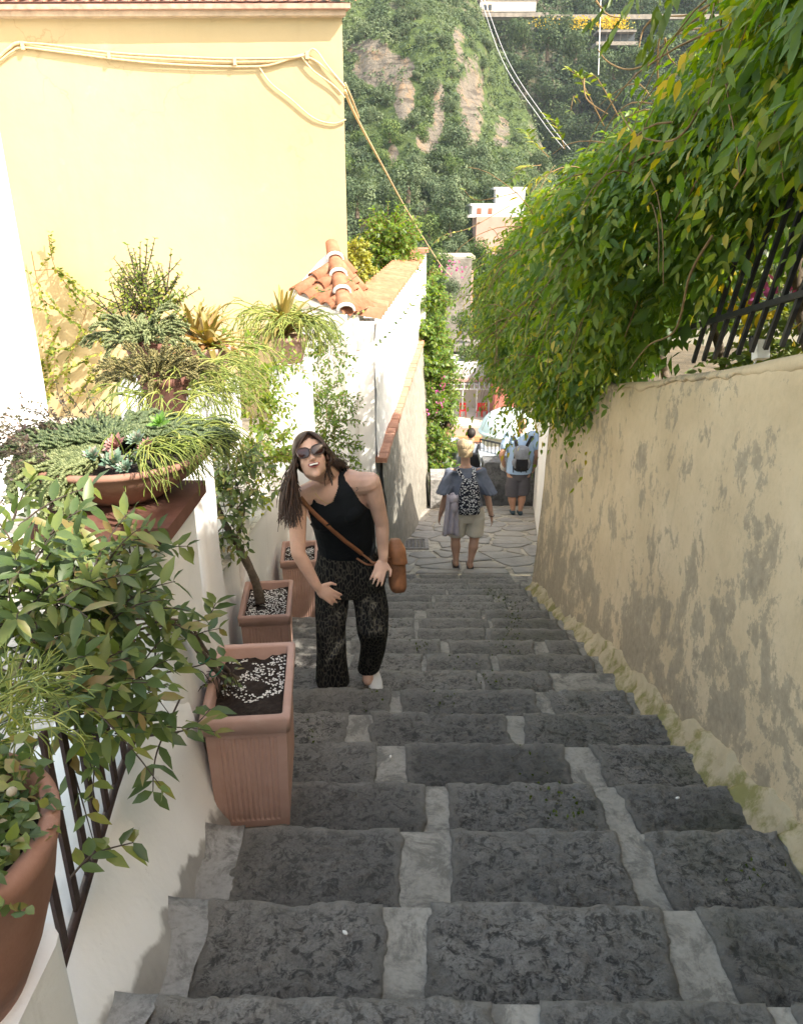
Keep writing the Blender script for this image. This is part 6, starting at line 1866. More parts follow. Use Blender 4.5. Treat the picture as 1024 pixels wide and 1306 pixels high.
fuse('blouse', m, BLOUSE, bl, .010, 2)
m = MB(); loft(m, [(J['pel'] + Vector((0, 0, .09)), side, fy, .165, .12), (J['pel'], side, fy, .185, .135), (J['pel'] - Vector((0, 0, .07)), side, fy, .185, .135)], 22, 5)
for a in 'lr':
    H, K = J['h' + a], J['k' + a]; q = H.lerp(K, .78); loft(m, [(H + Vector((0, 0, .03)), side, fy, .098, .12), (H.lerp(K, .4), side, fy, .098, .105), (q, side, fy, .096, .10)], 18, 4, 2)
SHORTS = cloth_mat('cream_cotton', (.50, .45, .37), 24, .12)
fuse('shorts', m, SHORTS, bl, .009, 2)
BH = NT('blonde_hair'); _v = BH.coords(); _n = BH.noise(BH.mapv(_v, (40, 40, 8)), 3, 4, .6); BH.base(BH.ramp(_n, [(.3, (.34, .235, .12)), (.7, (.66, .52, .33))])).rough(.45, .4); BH = BH.m
def bob(m, c, n, L, w=1.0):
    for _ in range(n):
        a = random.uniform(-2.6, 2.6) - math.pi / 2; t0 = .5 * random.random()
        d0 = Vector((math.cos(a), math.sin(a), 0)); pts = []
        for k in range(7):
            el = lerp(1.45 - t0, -.55, k / 6); r = (.088 + .012 * math.sin(k)) * w
            pts.append(c + Vector((0, -.012, .028)) + d0 * math.cos(el) * r * 1.02 + Vector((0, 0, math.sin(el) * r * 1.08)) + (Vector((0, 0, -L)) * max(0, k - 4) / 2))
        m.tube(pts, [.007, .009, .010, .010, .009, .008, .003], 5, False)
m = MB(); m.ball(J['head'] + Vector((0, -.014, .02)), (.084, .098, .098), 18, 12); bob(m, J['head'], 190, .045, 1.02); m.build('hair', BH, bl, True)
M_SANDAL = plain('dark_sandal', (.03, .02, .018), .6, .2, 30)
for a in 'lr':
    A = J['a' + a]; m = MB(); m.box((A.x, A.y + .045, gz + .012), (.075, .24, .018)); m.tube(spline([(A.x - .036, A.y + .08, gz + .02), (A.x, A.y + .08, gz + .065), (A.x + .036, A.y + .08, gz + .02)], 4), .007, 5); m.build('sandal', M_SANDAL, bl)
m = MB(); q = J['wr'] + Vector((0, 0, .005)); m.tube([q + Vector((.03 * math.cos(a), .03 * math.sin(a), .004 * math.sin(2 * a))) for a in np.linspace(0, 6.3, 14)], .005, 5); m.build('bracelet', M_SANDAL, bl)
def pattern_mat():
    t = NT('flowered_cloth'); v = t.coords(); e = t.voro(v, 46, 'F1'); n = t.noise(v, 60, 3, .6)
    f = t.math('ADD', e, t.math('MULTIPLY', t.math('SUBTRACT', n, .5), .7)); t.base(t.ramp(f, [(.40, (.55, .55, .55)), (.47, (.014, .016, .028))])).rough(.85, .2); return t.m
bp = thing('backpack', 'black and white patterned backpack worn by the blonde woman', 'backpack', J['chs'] - Vector((0, .2, 0)))
m = MB(); by = J['chs'].y - .21; PAT = pattern_mat()
bc = Z7(325, 620, d)
loft(m, [(Vector((bc.x, by, Z7(0, 752, d).z)), side, fy, .115, .055), (Vector((bc.x, by, Z7(0, 720, d).z)), side, fy, .125, .085), (Vector((bc.x, by, bc.z)), side, fy, .120, .085), (Vector((bc.x, by + .01, Z7(0, 520, d).z)), side, fy, .100, .07), (Vector((bc.x, by + .03, Z7(0, 478, d).z)), side, fy, .05, .04)], 24, 6, 3.2)
m.build('pack', PAT, bp, True)
m = MB(); loft(m, [(Vector((bc.x, by - .08, Z7(0, 735, d).z)), side, fy, .09, .02), (Vector((bc.x, by - .09, Z7(0, 680, d).z)), side, fy, .10, .03), (Vector((bc.x, by - .085, Z7(0, 620, d).z)), side, fy, .09, .02)], 18, 4, 3); m.build('front_pocket', PAT, bp, True)
for s in (-1, 1):
    a = Vector((bc.x + s * .03, by + .02, Z7(0, 500, d).z)); b = J['neck'] + Vector((s * .095, -.07, -.02)); b2 = J['neck'] + Vector((s * .10, .03, -.03))
    m = MB(); rows_ = [[p - side * .022, p - Vector((0, .008, 0)), p + side * .022] for p in spline([a, a.lerp(b, .5) - Vector((0, .03, 0)), b, b2], 5)]; m.grid(rows_); m.build('strap', PAT, bp, True)
# shawl tied on the pack
shw = thing('shawl', 'pale lilac shawl tied to the patterned backpack and hanging at her left', 'shawl', Z7(200, 700, d - .2))
m = MB(); P = []
for i in range(13):
    t = i / 12; y0 = lerp(625, 925, t); wl_ = lerp(38, 62, t); cx_ = lerp(212, 198, t)
    row = []
    for k in range(16):
        u = k / 15; px = cx_ - wl_ + 2 * wl_ * u; dep = d - .20 + .10 * t + .022 * math.sin(u * 17 + t * 2) * (0.4 + t)
        row.append(Z7(px, y0 + 10 * math.sin(u * 9), dep))
    P.append(row)
m.grid(P); so = m.build('cloth', cloth_mat('lilac_gauze', (.50, .45, .50), 30, .12), shw, True); md = so.modifiers.new('t', 'SOLIDIFY'); md.thickness = .01
m = MB(); m.ball(Z7(218, 665, d - .24), (.045, .04, .05), 12, 9); m.ball(Z7(222, 720, d - .22), (.04, .035, .07), 12, 9); m.build('knot', MATS['lilac_gauze'], shw, True)

# man in pale blue shirt
d = 12.15
J = dict(head=Z7(715, 118, d - .02), neck=Z7(715, 178, d), chs=Z7(710, 265, d), wst=Z7(700, 390, d), pel=Z7(690, 480, d), sl=Z7(622, 205, d), sr=Z7(800, 205, d), el=Z7(566, 345, d - .02), er=Z7(824, 345, d - .02),
         wl=Z7(588, 432, d + .1), wr=Z7(806, 430, d + .08), hl=Z7(648, 500, d), hr=Z7(728, 500, d), kl=Z7(640, 640, d), kr=Z7(716, 630, d), al=Z7(648, 760, d + .05), ar=Z7(702, 755, d + .02))
gz = ground(J['al'].y)
for k in ('al', 'ar'): J[k].z = gz + .09
mn = thing('person', 'man walking away in a pale blue t-shirt and dark shorts with a grey backpack', 'person', (J['pel'].x, J['pel'].y, gz))
walker(mn, J, SK3, 1.12, .013)
side = (J['sr'] - J['sl']).normalized()
m = MB(); loft(m, [(J['pel'] + Vector((0, 0, .03)), side, fy, .20, .15), (J['wst'], side, fy, .20, .15), (J['chs'], side, fy, .205, .145), (J['neck'] - Vector((0, 0, .08)), side, fy, .17, .11), (J['neck'] - Vector((0, 0, .01)), side, fy, .09, .08)], 22, 5)
for a, s in (('l', -1), ('r', 1)):
    S, E = J['s' + a], J['e' + a]; limb(m, [J['chs'].lerp(S, .7) + Vector((0, 0, .04)), S, S.lerp(E, .55)], [.075, .085, .080])
fuse('tshirt', m, cloth_mat('pale_blue_cotton', (.32, .44, .60), 16, .12), mn, .012, 2)
m = MB(); loft(m, [(J['pel'] + Vector((0, 0, .05)), side, fy, .17, .13), (J['pel'], side, fy, .175, .14), (J['pel'] - Vector((0, 0, .08)), side, fy, .175, .14)], 20, 4)
for a in 'lr':
    H, K = J['h' + a], J['k' + a]; loft(m, [(H, side, fy, .10, .12), (H.lerp(K, .5), side, fy, .105, .11), (H.lerp(K, .98), side, fy, .105, .10)], 18, 4, 2)
    m.ball(H.lerp(K, .55) + Vector((-.09 if a == 'l' else .09, 0, 0)), (.03, .06, .08), 10, 7)
fuse('shorts', m, cloth_mat('charcoal_shorts', (.085, .080, .088), 20, .2), mn, .012, 2)
m = MB(); m.ball(J['head'] + Vector((0, -.01, .02)), (.080, .098, .092), 16, 10); m.build('hair', plain('greying_hair', (.20, .13, .10), .7, .3, 60), mn, True)
for a in 'lr':
    A = J['a' + a]; shoe(A.copy(), 1, '', mn, plain('teal_shoe_' + a, (.05, .08, .10), .7, .3, 50), Vector((0, 1, 0)), 'shoe', 1.05)
bp = thing('backpack', 'grey and black daypack on the back of the man in pale blue', 'backpack', J['chs'] - Vector((0, .2, 0)))
by = J['chs'].y - .24; bc = Z7(700, 345, d)
def pk(z, a, b, dy=0): return (Vector((bc.x, by + dy, Z7(0, z, d).z)), side, fy, a, b)
m = MB(); loft(m, [pk(440, .09, .06), pk(420, .12, .10), pk(370, .125, .11), pk(320, .12, .10), pk(300, .10, .08)], 22, 5, 3); m.build('pack', cloth_mat('black_nylon', (.020, .021, .024), 40, .3, .7), bp, True)
m = MB(); loft(m, [pk(335, .115, .095, -.02), pk(300, .13, .105), pk(265, .11, .09, .01), pk(248, .06, .05, .02)], 22, 5, 3); m.build('lid', cloth_mat('grey_nylon', (.20, .215, .24), 40, .25, .7), bp, True)
for s in (-1, 1):
    m = MB(); loft(m, [(Vector((bc.x + s * .10, by - .03, Z7(0, 410, d).z)), side, fy, .03, .06), (Vector((bc.x + s * .115, by - .03, Z7(0, 370, d).z)), side, fy, .035, .07), (Vector((bc.x + s * .09, by - .04, Z7(0, 330, d).z)), side, fy, .02, .05)], 12, 4); m.build('side_pocket', MATS['grey_nylon'], bp, True)
    a = Vector((bc.x + s * .07, by + .05, Z7(0, 262, d).z)); b = J['neck'] + Vector((s * .15, -.09, -.03)); b2 = J['neck'] + Vector((s * .15, .05, -.04))
    m = MB(); rows_ = [[p - side * .028, p - Vector((0, .012, 0)), p + side * .028] for p in spline([a, a.lerp(b, .5) - Vector((0, .03, -.02)), b, b2], 5)]; m.grid(rows_); m.build('strap', MATS['black_nylon'], bp, True)
m = MB()
for px in (650, 705, 745): m.tube([Z7(px, 425, d - .36), Z7(px + 2, 470, d - .34)], .008, 5)
m.build('loose_straps', MATS['black_nylon'], bp)
hb = thing('paper_bundle', 'pale folded bundle held in the left hand of the man in pale blue', 'bundle', J['wl'])
m = MB(); m.ball(J['wl'] + Vector((-.01, .02, .02)), (.06, .05, .09), 10, 8); m.build('paper', cloth_mat('pale_paper', (.5, .48, .45), 30, .15), hb, True)

# dark-haired man lower down
d = 13.9
gz = -3.92
h = Z7(345, 190, d)
def rel(x, z, y=0): return Vector((h.x + x, h.y + y, gz + z))
k_ = (h.z - gz) / 1.62
J = dict(head=h, neck=rel(.01, 1.46 * k_), chs=rel(.02, 1.28 * k_), wst=rel(.02, 1.08 * k_), pel=rel(.02, .92 * k_), sl=rel(-.19, 1.38 * k_), sr=rel(.21, 1.38 * k_), el=rel(-.25, 1.10 * k_), er=rel(.27, 1.10 * k_), wl=rel(-.24, .86 * k_), wr=rel(.27, .86 * k_),
         hl=rel(-.08, .88 * k_), hr=rel(.10, .88 * k_), kl=rel(-.09, .5 * k_), kr=rel(.10, .5 * k_), al=rel(-.09, .09, .05), ar=rel(.1, .09))
dm = thing('person', 'dark-haired man in a grey shirt with a black backpack, on the lower steps', 'person', (h.x, h.y, gz))
walker(dm, J, SK3, 1.08, .016)
m = MB(); loft(m, [(J['pel'], side, fy, .19, .14), (J['wst'], side, fy, .185, .14), (J['chs'], side, fy, .195, .14), (J['neck'] - Vector((0, 0, .08)), side, fy, .17, .11), (J['neck'], side, fy, .08, .08)], 20, 4)
for a in 'lr': limb(m, [J['chs'].lerp(J['s' + a], .7) + Vector((0, 0, .05)), J['s' + a], J['e' + a], J['w' + a]], [.07, .075, .058, .045])
fuse('shirt', m, cloth_mat('grey_blue_cotton', (.22, .25, .29), 20, .15), dm, .015, 2)
m = MB()
for a in 'lr': limb(m, [J['pel'], J['h' + a], J['k' + a], J['a' + a]], [.13, .10, .085, .07])
fuse('trousers', m, cloth_mat('dark_cotton', (.04, .042, .05), 20, .2), dm, .016, 2)
m = MB(); m.ball(J['head'] + Vector((0, -.012, .025)), (.084, .100, .095), 16, 10); m.build('hair', plain('black_hair', (.018, .014, .012), .6, .3, 60), dm, True)
m = MB(); m.box((J['al'].x, J['al'].y + .05, gz + .03), (.09, .27, .06)); m.build('shoe', M_SANDAL, dm); m = MB(); m.box((J['ar'].x, J['ar'].y + .05, gz + .03), (.09, .27, .06)); m.build('shoe', M_SANDAL, dm)
bp = thing('backpack', 'plain black backpack on the dark-haired man', 'backpack', J['chs'] - Vector((0, .2, 0)))
m = MB(); c = J['chs'] + Vector((.01, -.21, -.10)); loft(m, [(c - Vector((0, 0, .22)), side, fy, .12, .06), (c - Vector((0, 0, .15)), side, fy, .14, .09), (c, side, fy, .14, .09), (c + Vector((0, 0, .18)), side, fy, .11, .06)], 20, 4, 3); m.build('pack', MATS['black_nylon'], bp, True)
for s in (-1, 1):
    m = MB(); m.tube(spline([c + Vector((s * .07, .05, .15)), J['neck'] + Vector((s * .13, -.08, -.02)), J['neck'] + Vector((s * .13, .06, -.04))], 4), .02, 6); m.build('strap', MATS['black_nylon'], bp, True)

# another walker mostly hidden by the ivy
d = 14.1; h = Z7(178, 175, d); h.z += .10; gz = -4.0; k_ = (h.z - gz) / 1.62
J = dict(head=h, neck=rel(.01, 1.46 * k_), chs=rel(0, 1.28 * k_), wst=rel(0, 1.08 * k_), pel=rel(0, .92 * k_), sl=rel(-.19, 1.38 * k_), sr=rel(.17, 1.38 * k_), el=rel(-.25, 1.10 * k_), er=rel(.22, 1.14 * k_), wl=rel(-.24, .86 * k_), wr=rel(.10, 1.0 * k_, .15),
         hl=rel(-.08, .88 * k_), hr=rel(.10, .88 * k_), kl=rel(-.09, .5 * k_), kr=rel(.10, .5 * k_), al=rel(-.09, .09, .05), ar=rel(.1, .09))
hm = thing('person', 'walker in a pale grey shirt mostly hidden beside the ivy column', 'person', (h.x, h.y, gz))
walker(hm, J, SK3, 1.05, .016)
m = MB(); loft(m, [(J['pel'], side, fy, .19, .14), (J['wst'], side, fy, .185, .14), (J['chs'], side, fy, .195, .14), (J['neck'] - Vector((0, 0, .08)), side, fy, .17, .11), (J['neck'], side, fy, .08, .08)], 20, 4)
for a in 'lr': limb(m, [J['chs'].lerp(J['s' + a], .7) + Vector((0, 0, .05)), J['s' + a], J['s' + a].lerp(J['e' + a], .8)], [.07, .078, .066])
fuse('shirt', m, cloth_mat('pale_grey_cotton', (.30, .32, .33), 20, .15), hm, .015, 2)
m = MB()
for a in 'lr': limb(m, [J['pel'], J['h' + a], J['k' + a], J['a' + a]], [.13, .10, .085, .07])
fuse('trousers', m, MATS['dark_cotton'], hm, .016, 2)
m = MB(); m.ball(J['head'] + Vector((0, -.012, .025)), (.082, .098, .093), 16, 10); m.build('hair', MATS['black_hair'], hm, True)

# ================================================================== below the landing
mb = MB(); zz = ground(12.3); P = []
prev = 12.3
for k in range(6):
    z = zz - .15 * (k + 1); y0 = 12.3 + .34 * k; y1 = 12.3 + .34 * (k + 1) if k < 5 else 19
    P.append([Vector((x, y0 + .001, z)) for x in np.linspace(-.5, 2.6, 6)]); P.append([Vector((x, y1, z)) for x in np.linspace(-.5, 2.6, 6)])
mb.grid(P); tag(mb.build('lower_steps', M_CEMENT, None), kind='structure')
def pbox(m, px0, px1, r0, r1, d, depth=1.0):
    q0 = W(px0, r1, d); q1 = at_y(px1, r0, q0.y)
    x0, x1, z0, z1, y = q0.x, q1.x, q0.z, q1.z, q0.y
    m.hexa([(x0, y, z0), (x1, y, z0), (x1, y + depth, z0), (x0, y + depth, z0)], [(x0, y, z1), (x1, y, z1), (x1, y + depth, z1), (x0, y + depth, z1)])
    return x0, x1, y, z0, z1
lw4 = thing('parapet_wall', 'dark stone parapet with a pale blue-grey ledge at the turn of the lane', 'wall', W(650, 640, 13.4))
m = MB(); pbox(m, 614, 700, 590, 660, 13.3, .4); 
m.build('stone_face', mk_mortar('shade_toned_stone', (.10, .105, .11), (.20, .20, .20), 6), lw4)  # the wall's shade is put into this dark blue-grey stone colour
m = MB(); pbox(m, 612, 702, 583, 590, 13.28, .46); m.build('ledge', plain('ledge_paint', (.34, .38, .42), .8, .15, 8), lw4)
rl = thing('lane_railing', 'thin dark railing in front of the cream drum below the pale dome', 'railing', W(632, 583, 13.6))
m = MB(); a = W(612, 560, 13.6); b = W(668, 572, 13.0); a2 = W(612, 583, 13.6); b2 = W(668, 592, 13.0); m.tube([a, b], .018, 6); m.build('top_rail', M_BLACKIRON, rl)
m = MB(); m.tube([a2, b2], .014, 6); m.build('bottom_rail', M_BLACKIRON, rl)
for i in range(12):
    m = MB(); t = i / 11; m.tube([a.lerp(b, t), a2.lerp(b2, t)], .010, 5); m.build('bar', M_BLACKIRON, rl)

# dome
dm_ = thing('dome', 'pale green-white dome with a projecting rim just below the lane railing', 'dome', W(646, 549, 40))
q = W(647, 549, 40); r = 36 / FPX * 40
m = MB(); m.lathe([(r * 1.02, -.10), (r * 1.05, -.02), (r * 1.02, .05), (r * .96, .08)], q, 40); m.build('rim', plain('dome_rim_plaster', (.58, .66, .62), .6, .1, 3), dm_, True)
m = MB(); m.lathe([(r * .96 * math.cos(a), .08 + 1.12 * math.sin(a)) for a in np.linspace(0, math.pi / 2, 12)], q, 40); m.build('shell', plain('dome_plaster', (.62, .72, .68), .55, .12, 2), dm_, True)
m = MB(); m.lathe([(r * .90, -3.5), (r * .90, -.10)], q, 40); m.build('drum', plain('drum_plaster', (.52, .46, .34), .8, .12, 2), dm_, True)

# ================================================================== the village and the far slopes
C_WHITE = plain('far_white_wall', (.52, .50, .47), .9, .10, .8)
C_PINK = plain('far_pink_wall', (.42, .26, .21), .9, .12, .8)
C_RED = plain('far_red_wall', (.40, .13, .10), .9, .15, .8)
C_STONE = plain('far_stone_wall', (.20, .18, .155), .95, .35, 1.2, .6, .1)
C_DARK = plain('far_window_glass', (.035, .045, .055), .3, .3, 2)
C_SHUT = plain('brown_shutter', (.20, .08, .045), .8, .2, 2)
C_BEIGE = plain('terrace_tiles', (.50, .43, .34), .85, .12, .8)
C_ORANGE = plain('orange_awning', (.60, .22, .10), .8, .1, 2)
def far_window(m_parent, px0, px1, r0, r1, d, mat=C_DARK, name='window'):
    m = MB(); pbox(m, px0, px1, r0, r1, d - .12, .25); m.build(name, mat, m_parent)
th = thing('terrace_house', 'white terraced house with a pergola and red chairs below the end of the lane', 'house', W(600, 560, 55))
m = MB(); pbox(m, 560, 629, 468, 490, 57.5, 7); m.build('upper_wall', C_WHITE, th)
m = MB(); pbox(m, 560, 629, 463, 468, 57.3, .5); m.build('upper_parapet', C_WHITE, th)
m = MB(); pbox(m, 558, 631, 484, 487, 56.8, .9); m.build('cornice', C_PINK, th)
m = MB(); pbox(m, 560, 627, 490, 520, 57.8, 4); m.build('back_wall', C_BEIGE, th)
m = MB(); x0, x1, y, z0, z1 = pbox(m, 560, 632, 540, 546, 53.5, 6.5); m.build('terrace_slab', C_BEIGE, th)
m = MB(); pbox(m, 560, 634, 546, 600, 53.6, 6); m.build('lower_wall', C_PINK, th)
m = MB(); pbox(m, 560, 634, 541, 545, 53.2, .35); m.build('white_band', C_WHITE, th)
m = MB(); pbox(m, 560, 618, 557, 563, 52.6, 1.2); m.build('awning', C_ORANGE, th)
for i in range(14):
    m = MB(); q = W(563 + i * 4.4, 552, 53.0); barrel(m, q + Vector((0, .8, .25)), q + Vector((0, -.2, 0)), .11, .12, up_, 4); m.build('roof_tile', M_ROOFTILE, th, True)
for i, px in enumerate((574, 585, 597)): far_window(th, px, px + 6, 497, 512, 57.8)
far_window(th, 572, 577, 473, 481, 57.5); far_window(th, 600, 606, 472, 481, 57.5)
pg = thing('pergola', 'white pergola frame over the red chairs on the terrace', 'pergola', W(600, 520, 56))
for px in (572, 590, 608, 624):
    for dd in (56.6, 54.8):
        m = MB(); q = W(px, 500 + (57 - dd) * 4, dd); q0 = Vector((q.x, q.y, z1)); m.tube([q0, Vector((q.x, q.y, z1 + 1.9))], .05, 5); m.build('post', C_WHITE, pg)
for dd, nm in ((56.6, 0), (54.8, 1)):
    a = W(570, 500, dd); b = W(626, 500, dd); m = MB(); m.tube([Vector((a.x, a.y if nm == 0 else a.y, z1 + 1.92)), Vector((b.x, a.y, z1 + 1.92))], .05, 5); m.build('beam', C_WHITE, pg)
for i in range(9):
    a = W(572 + i * 6.5, 500, 56.6); b = W(572 + i * 6.5, 500, 54.8); m = MB(); m.tube([Vector((a.x, a.y + .2, z1 + 2.0)), Vector((b.x, b.y - .3, z1 + 2.0))], .035, 4); m.build('rafter', C_WHITE, pg)
for k, (px, lb) in enumerate(((611, 'red terrace chair under the pergola, left of its twin'), (617, 'red terrace chair under the pergola, right of its twin'), (590, 'red terrace chair standing alone in the middle of the terrace'))):
    q = W(px, 532, 55.2); q.z = z1 + .02; ch = thing('terrace_chair', lb, 'chair', q, 'red chairs on the far terrace')
    cm = plain('red_plastic_%d' % k, (.55, .03, .03), .5, .1, 3) if k == 0 else MATS['red_plastic_0']
    m = MB(); m.box(q + Vector((0, 0, .44)), (.45, .45, .05)); m.build('seat', cm, ch); m = MB(); m.box(q + Vector((0, .22, .68)), (.45, .05, .5)); m.build('backrest', cm, ch)
    for sx in (-1, 1):
        for sy in (-1, 1): m = MB(); m.box(q + Vector((sx * .2, sy * .2, .21)), (.05, .05, .42)); m.build('leg', cm, ch)
rh = thing('red_house', 'small dark red house beside the white terrace', 'house', W(632, 540, 52))
m = MB(); pbox(m, 629, 660, 470, 560, 54, 6); m.build('wall', C_RED, rh); m = MB(); pbox(m, 627, 662, 466, 471, 53.5, 7); m.build('roof', C_WHITE, rh)
far_window(rh, 634, 642, 507, 536, 54, C_DARK, 'door'); far_window(rh, 634, 640, 480, 492, 54)
sh_ = thing('stone_house', 'old grey and pink stone building above the terraces, partly overgrown', 'house', W(585, 440, 66))
m = MB(); pbox(m, 566, 602, 330, 470, 66, 5); m.build('wall', C_STONE, sh_); m = MB(); pbox(m, 586, 604, 345, 420, 65, 4); m.build('annex', C_PINK, sh_); m = MB(); pbox(m, 562, 606, 326, 331, 65.8, 5.5); m.build('roof', C_BEIGE, sh_)
for (a, b, c, e) in ((570, 576, 345, 357), (572, 578, 375, 388), (590, 597, 360, 372), (590, 597, 390, 402), (572, 578, 410, 422)): far_window(sh_, a, b, c, e, 65.8 if a < 585 else 64.9)
m = MB(); pbox(m, 556, 640, 440, 448, 62, 3); ph_t = thing('terrace_wall', 'grey garden wall between the stone building and the white terrace', 'wall', W(600, 448, 62)); m.build('face', C_STONE, ph_t)
wh = thing('white_house', 'white flat-roofed house with a pink wall rising above the vine', 'house', W(625, 300, 85))
m = MB(); pbox(m, 602, 668, 262, 276, 85, 6); m.build('upper_wall', C_WHITE, wh); m = MB(); pbox(m, 600, 670, 259, 262, 84.6, 7); m.build('roof_slab', C_WHITE, wh)
m = MB(); pbox(m, 606, 668, 276, 330, 84.2, 6); m.build('lower_wall', C_PINK, wh); m = MB(); pbox(m, 596, 672, 273, 277, 83.6, 1.2); m.build('balcony', C_WHITE, wh)
m = MB(); pbox(m, 632, 670, 240, 259, 88, 4); m.build('roof_room', C_WHITE, wh); m = MB(); pbox(m, 630, 672, 238, 241, 87.8, 4.5); m.build('roof_slab', C_WHITE, wh)
for a in (612, 628, 645): far_window(wh, a, a + 7, 282, 295, 84.2)
for a in (608, 622, 640): far_window(wh, a, a + 6, 265, 273, 85, C_SHUT)
th2 = thing('hilltop_house', 'long white house with brown shutters at the very top of the view', 'house', W(645, 15, 165))
m = MB(); pbox(m, 612, 684, -2, 14, 165, 8); m.build('wall', C_WHITE, th2); m = MB(); pbox(m, 608, 688, -5, -1, 164, 10); m.build('roof', plain('pale_roof', (.50, .44, .40), .9, .1, .5), th2)
m = MB(); pbox(m, 614, 630, 3, 14, 163.5, 1.5); m.build('porch', C_BEIGE, th2)
for a in (617, 623): far_window(th2, a, a + 4, 5, 12, 163.4)
for a in (639, 652, 668): far_window(th2, a, a + 4, 3, 10, 165, C_SHUT)
rw_ = thing('road_wall', 'pale stone road wall crossing the hillside below the hilltop house', 'wall', W(700, 30, 163))
m = MB(); pbox(m, 600, 700, 15, 21, 162, 1); pbox(m, 700, 960, 17, 24, 162.5, 1.0); m.build('face', C_STONE, rw_)
ps = thing('hill_pavilion', 'long low dark pavilion with a pale railing among the trees on the far hill', 'pavilion', W(785, 55, 150))
m = MB(); pbox(m, 762, 812, 37, 40, 150, 4); m.build('roof', C_STONE, ps); m = MB(); pbox(m, 764, 810, 40, 52, 152.5, 1); m.build('back_wall', C_DARK, ps); m = MB(); pbox(m, 760, 814, 52, 57, 149.6, 4); m.build('terrace', C_STONE, ps)
for px in range(764, 812, 9): m = MB(); pbox(m, px, px + 1.2, 40, 52, 149.8, .2); m.build('post', C_STONE, ps)

# hillsides: a sunlit spur and a shaded slope behind
def mk_rock(nm='hill_rock_and_scrub', dark=False):
    t = NT(nm); v = t.coords()
    n1 = t.noise(v, .12, 8, .65, .4); n2 = t.noise(t.mapv(v, (1, 1, .35)), .5, 8, .7, .3)
    rock = t.ramp(n2, [(.3, (.12, .105, .09)), (.5, (.18, .16, .13)), (.64, (.26, .18, .11)), (.75, (.28, .255, .215))])
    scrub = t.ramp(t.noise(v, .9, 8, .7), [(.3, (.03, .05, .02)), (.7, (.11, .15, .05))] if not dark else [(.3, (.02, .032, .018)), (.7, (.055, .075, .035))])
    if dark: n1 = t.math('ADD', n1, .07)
    ra_ = t.new('Attribute'); ra_.attribute_name = 'bare'
    nr = t.math('ADD', t.math('MULTIPLY', ra_.outputs['Fac'], .55), t.math('SUBTRACT', t.noise(v, .35, 7, .7), .5))
    ledge = t.noise(t.mapv(v, (.25, .25, 1.6)), .9, 7, .7, .3)
    rock = t.mix(t.ramp(ledge, [(.40, .75), (.50, 0.0)]), rock, (.07, .06, .05))
    scrub = t.mix(t.ramp(n1, [(.56, 0.0), (.66, .8)]), scrub, rock)
    c = t.mix(t.ramp(nr, [(.20, 0.0), (.30, 1.0)]), scrub, rock)
    t.base(c).rough(.95, .1); b = t.bump(n2, 1.0, 1.2); t.bump(t.noise(v, 2.0, 6, .7), .8, .25, b); return t.m
M_ROCK = mk_rock(); M_ROCK2 = mk_rock('shaded_rock_and_scrub', True)  # second copy has the far slope's shade put into darker scrub colours
def spur_right(row): return interp(row, [-80, 0, 60, 110, 190, 260, 350, 480], [570, 600, 628, 650, 690, 728, 760, 800])
def spur_pt(u, row):
    pr_ = spur_right(row); px = lerp(150, pr_, u)
    base = interp(row, [-80, 0, 150, 300, 400, 480], [140, 126, 108, 92, 80, 72])
    fall = 26 * max(0, (u - .82) / .18) ** 2
    q = W(px, row, base + fall + 8 * (1 - u))
    n = fbm(np.array([[q.x * .09, q.z * .07, 3.1]]), 4)[0] * 3.2
    return q + C_FWD * n
mb = MB(); mb.grid([[spur_pt(u, r_) for u in np.linspace(0, 1, 130)] for r_ in np.linspace(490, -80, 120)])
_h = mb.build('hillside', M_ROCK, None, True)
def bareness(px, py):
    v = 0
    for (cx, cy, rx, ry, w) in ((490, 88, 42, 26, 1.1), (515, 122, 16, 34, .9), (560, 140, 9, 50, .8), (470, 62, 30, 14, .9), (600, 130, 20, 70, .75), (545, 178, 18, 22, .8), (468, 285, 16, 30, .7), (500, 200, 10, 22, .6), (585, 60, 10, 40, .6), (640, 170, 14, 30, .6)):
        v = max(v, w * max(0, 1 - ((px - cx) / rx) ** 2 - ((py - cy) / ry) ** 2) ** .5)
    return v
_h.data.attributes.new('bare', 'FLOAT', 'POINT').data.foreach_set('value', [bareness(*to_px(v_.co)) for v_ in _h.data.vertices])
tag(bpy.data.objects['hillside'], kind='structure')
def back_pt(u, row):
    px = lerp(520, 1150, u); d = 185 - 32 * u + interp(row, [-80, 330], [22, -30])
    q = W(px, row, d); return q + C_FWD * float(fbm(np.array([[q.x * .05, q.z * .05, 7.7]]), 4)[0]) * 6
mb = MB(); mb.grid([[back_pt(u, r_) for u in np.linspace(0, 1, 70)] for r_ in np.linspace(420, -110, 60)])
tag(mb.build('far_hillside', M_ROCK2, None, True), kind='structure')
# scrub covering the slopes
G_DARKTREE = leaf_mat('far_dark_green', [(0.0, (.025, .045, .022)), (0.5, (.05, .08, .035)), (1.0, (.10, .14, .06))], .7, .15, .2)
def scrub(name, pts, rad, per, L, mat, tints):
    n = len(pts); C_ = np.repeat(pts, per, 0); rr = np.repeat(rad, per)
    o = rng.normal(size=(n * per, 3)); o = unit(o) * (rng.random(n * per) ** .15)[:, None] * rr[:, None]; o[:, 2] = np.abs(o[:, 2]) * .9
    D = unit(o + rng.normal(size=o.shape) * .4 * rr[:, None]); N_ = unit(o / rr[:, None] + rng.normal(size=o.shape) * .25); D = unit(np.cross(N_, rng.normal(size=o.shape)))
    T = np.clip(np.repeat(tints, per) + rng.normal(size=n * per) * .12, 0, 1)
    return tag(leaves(name, C_ + o, D, N_, rng.uniform(.6, 1.2, n * per) * L, rng.uniform(.5, 1.0, n * per) * L * .8, mat, None, T, rich=False), kind='stuff')
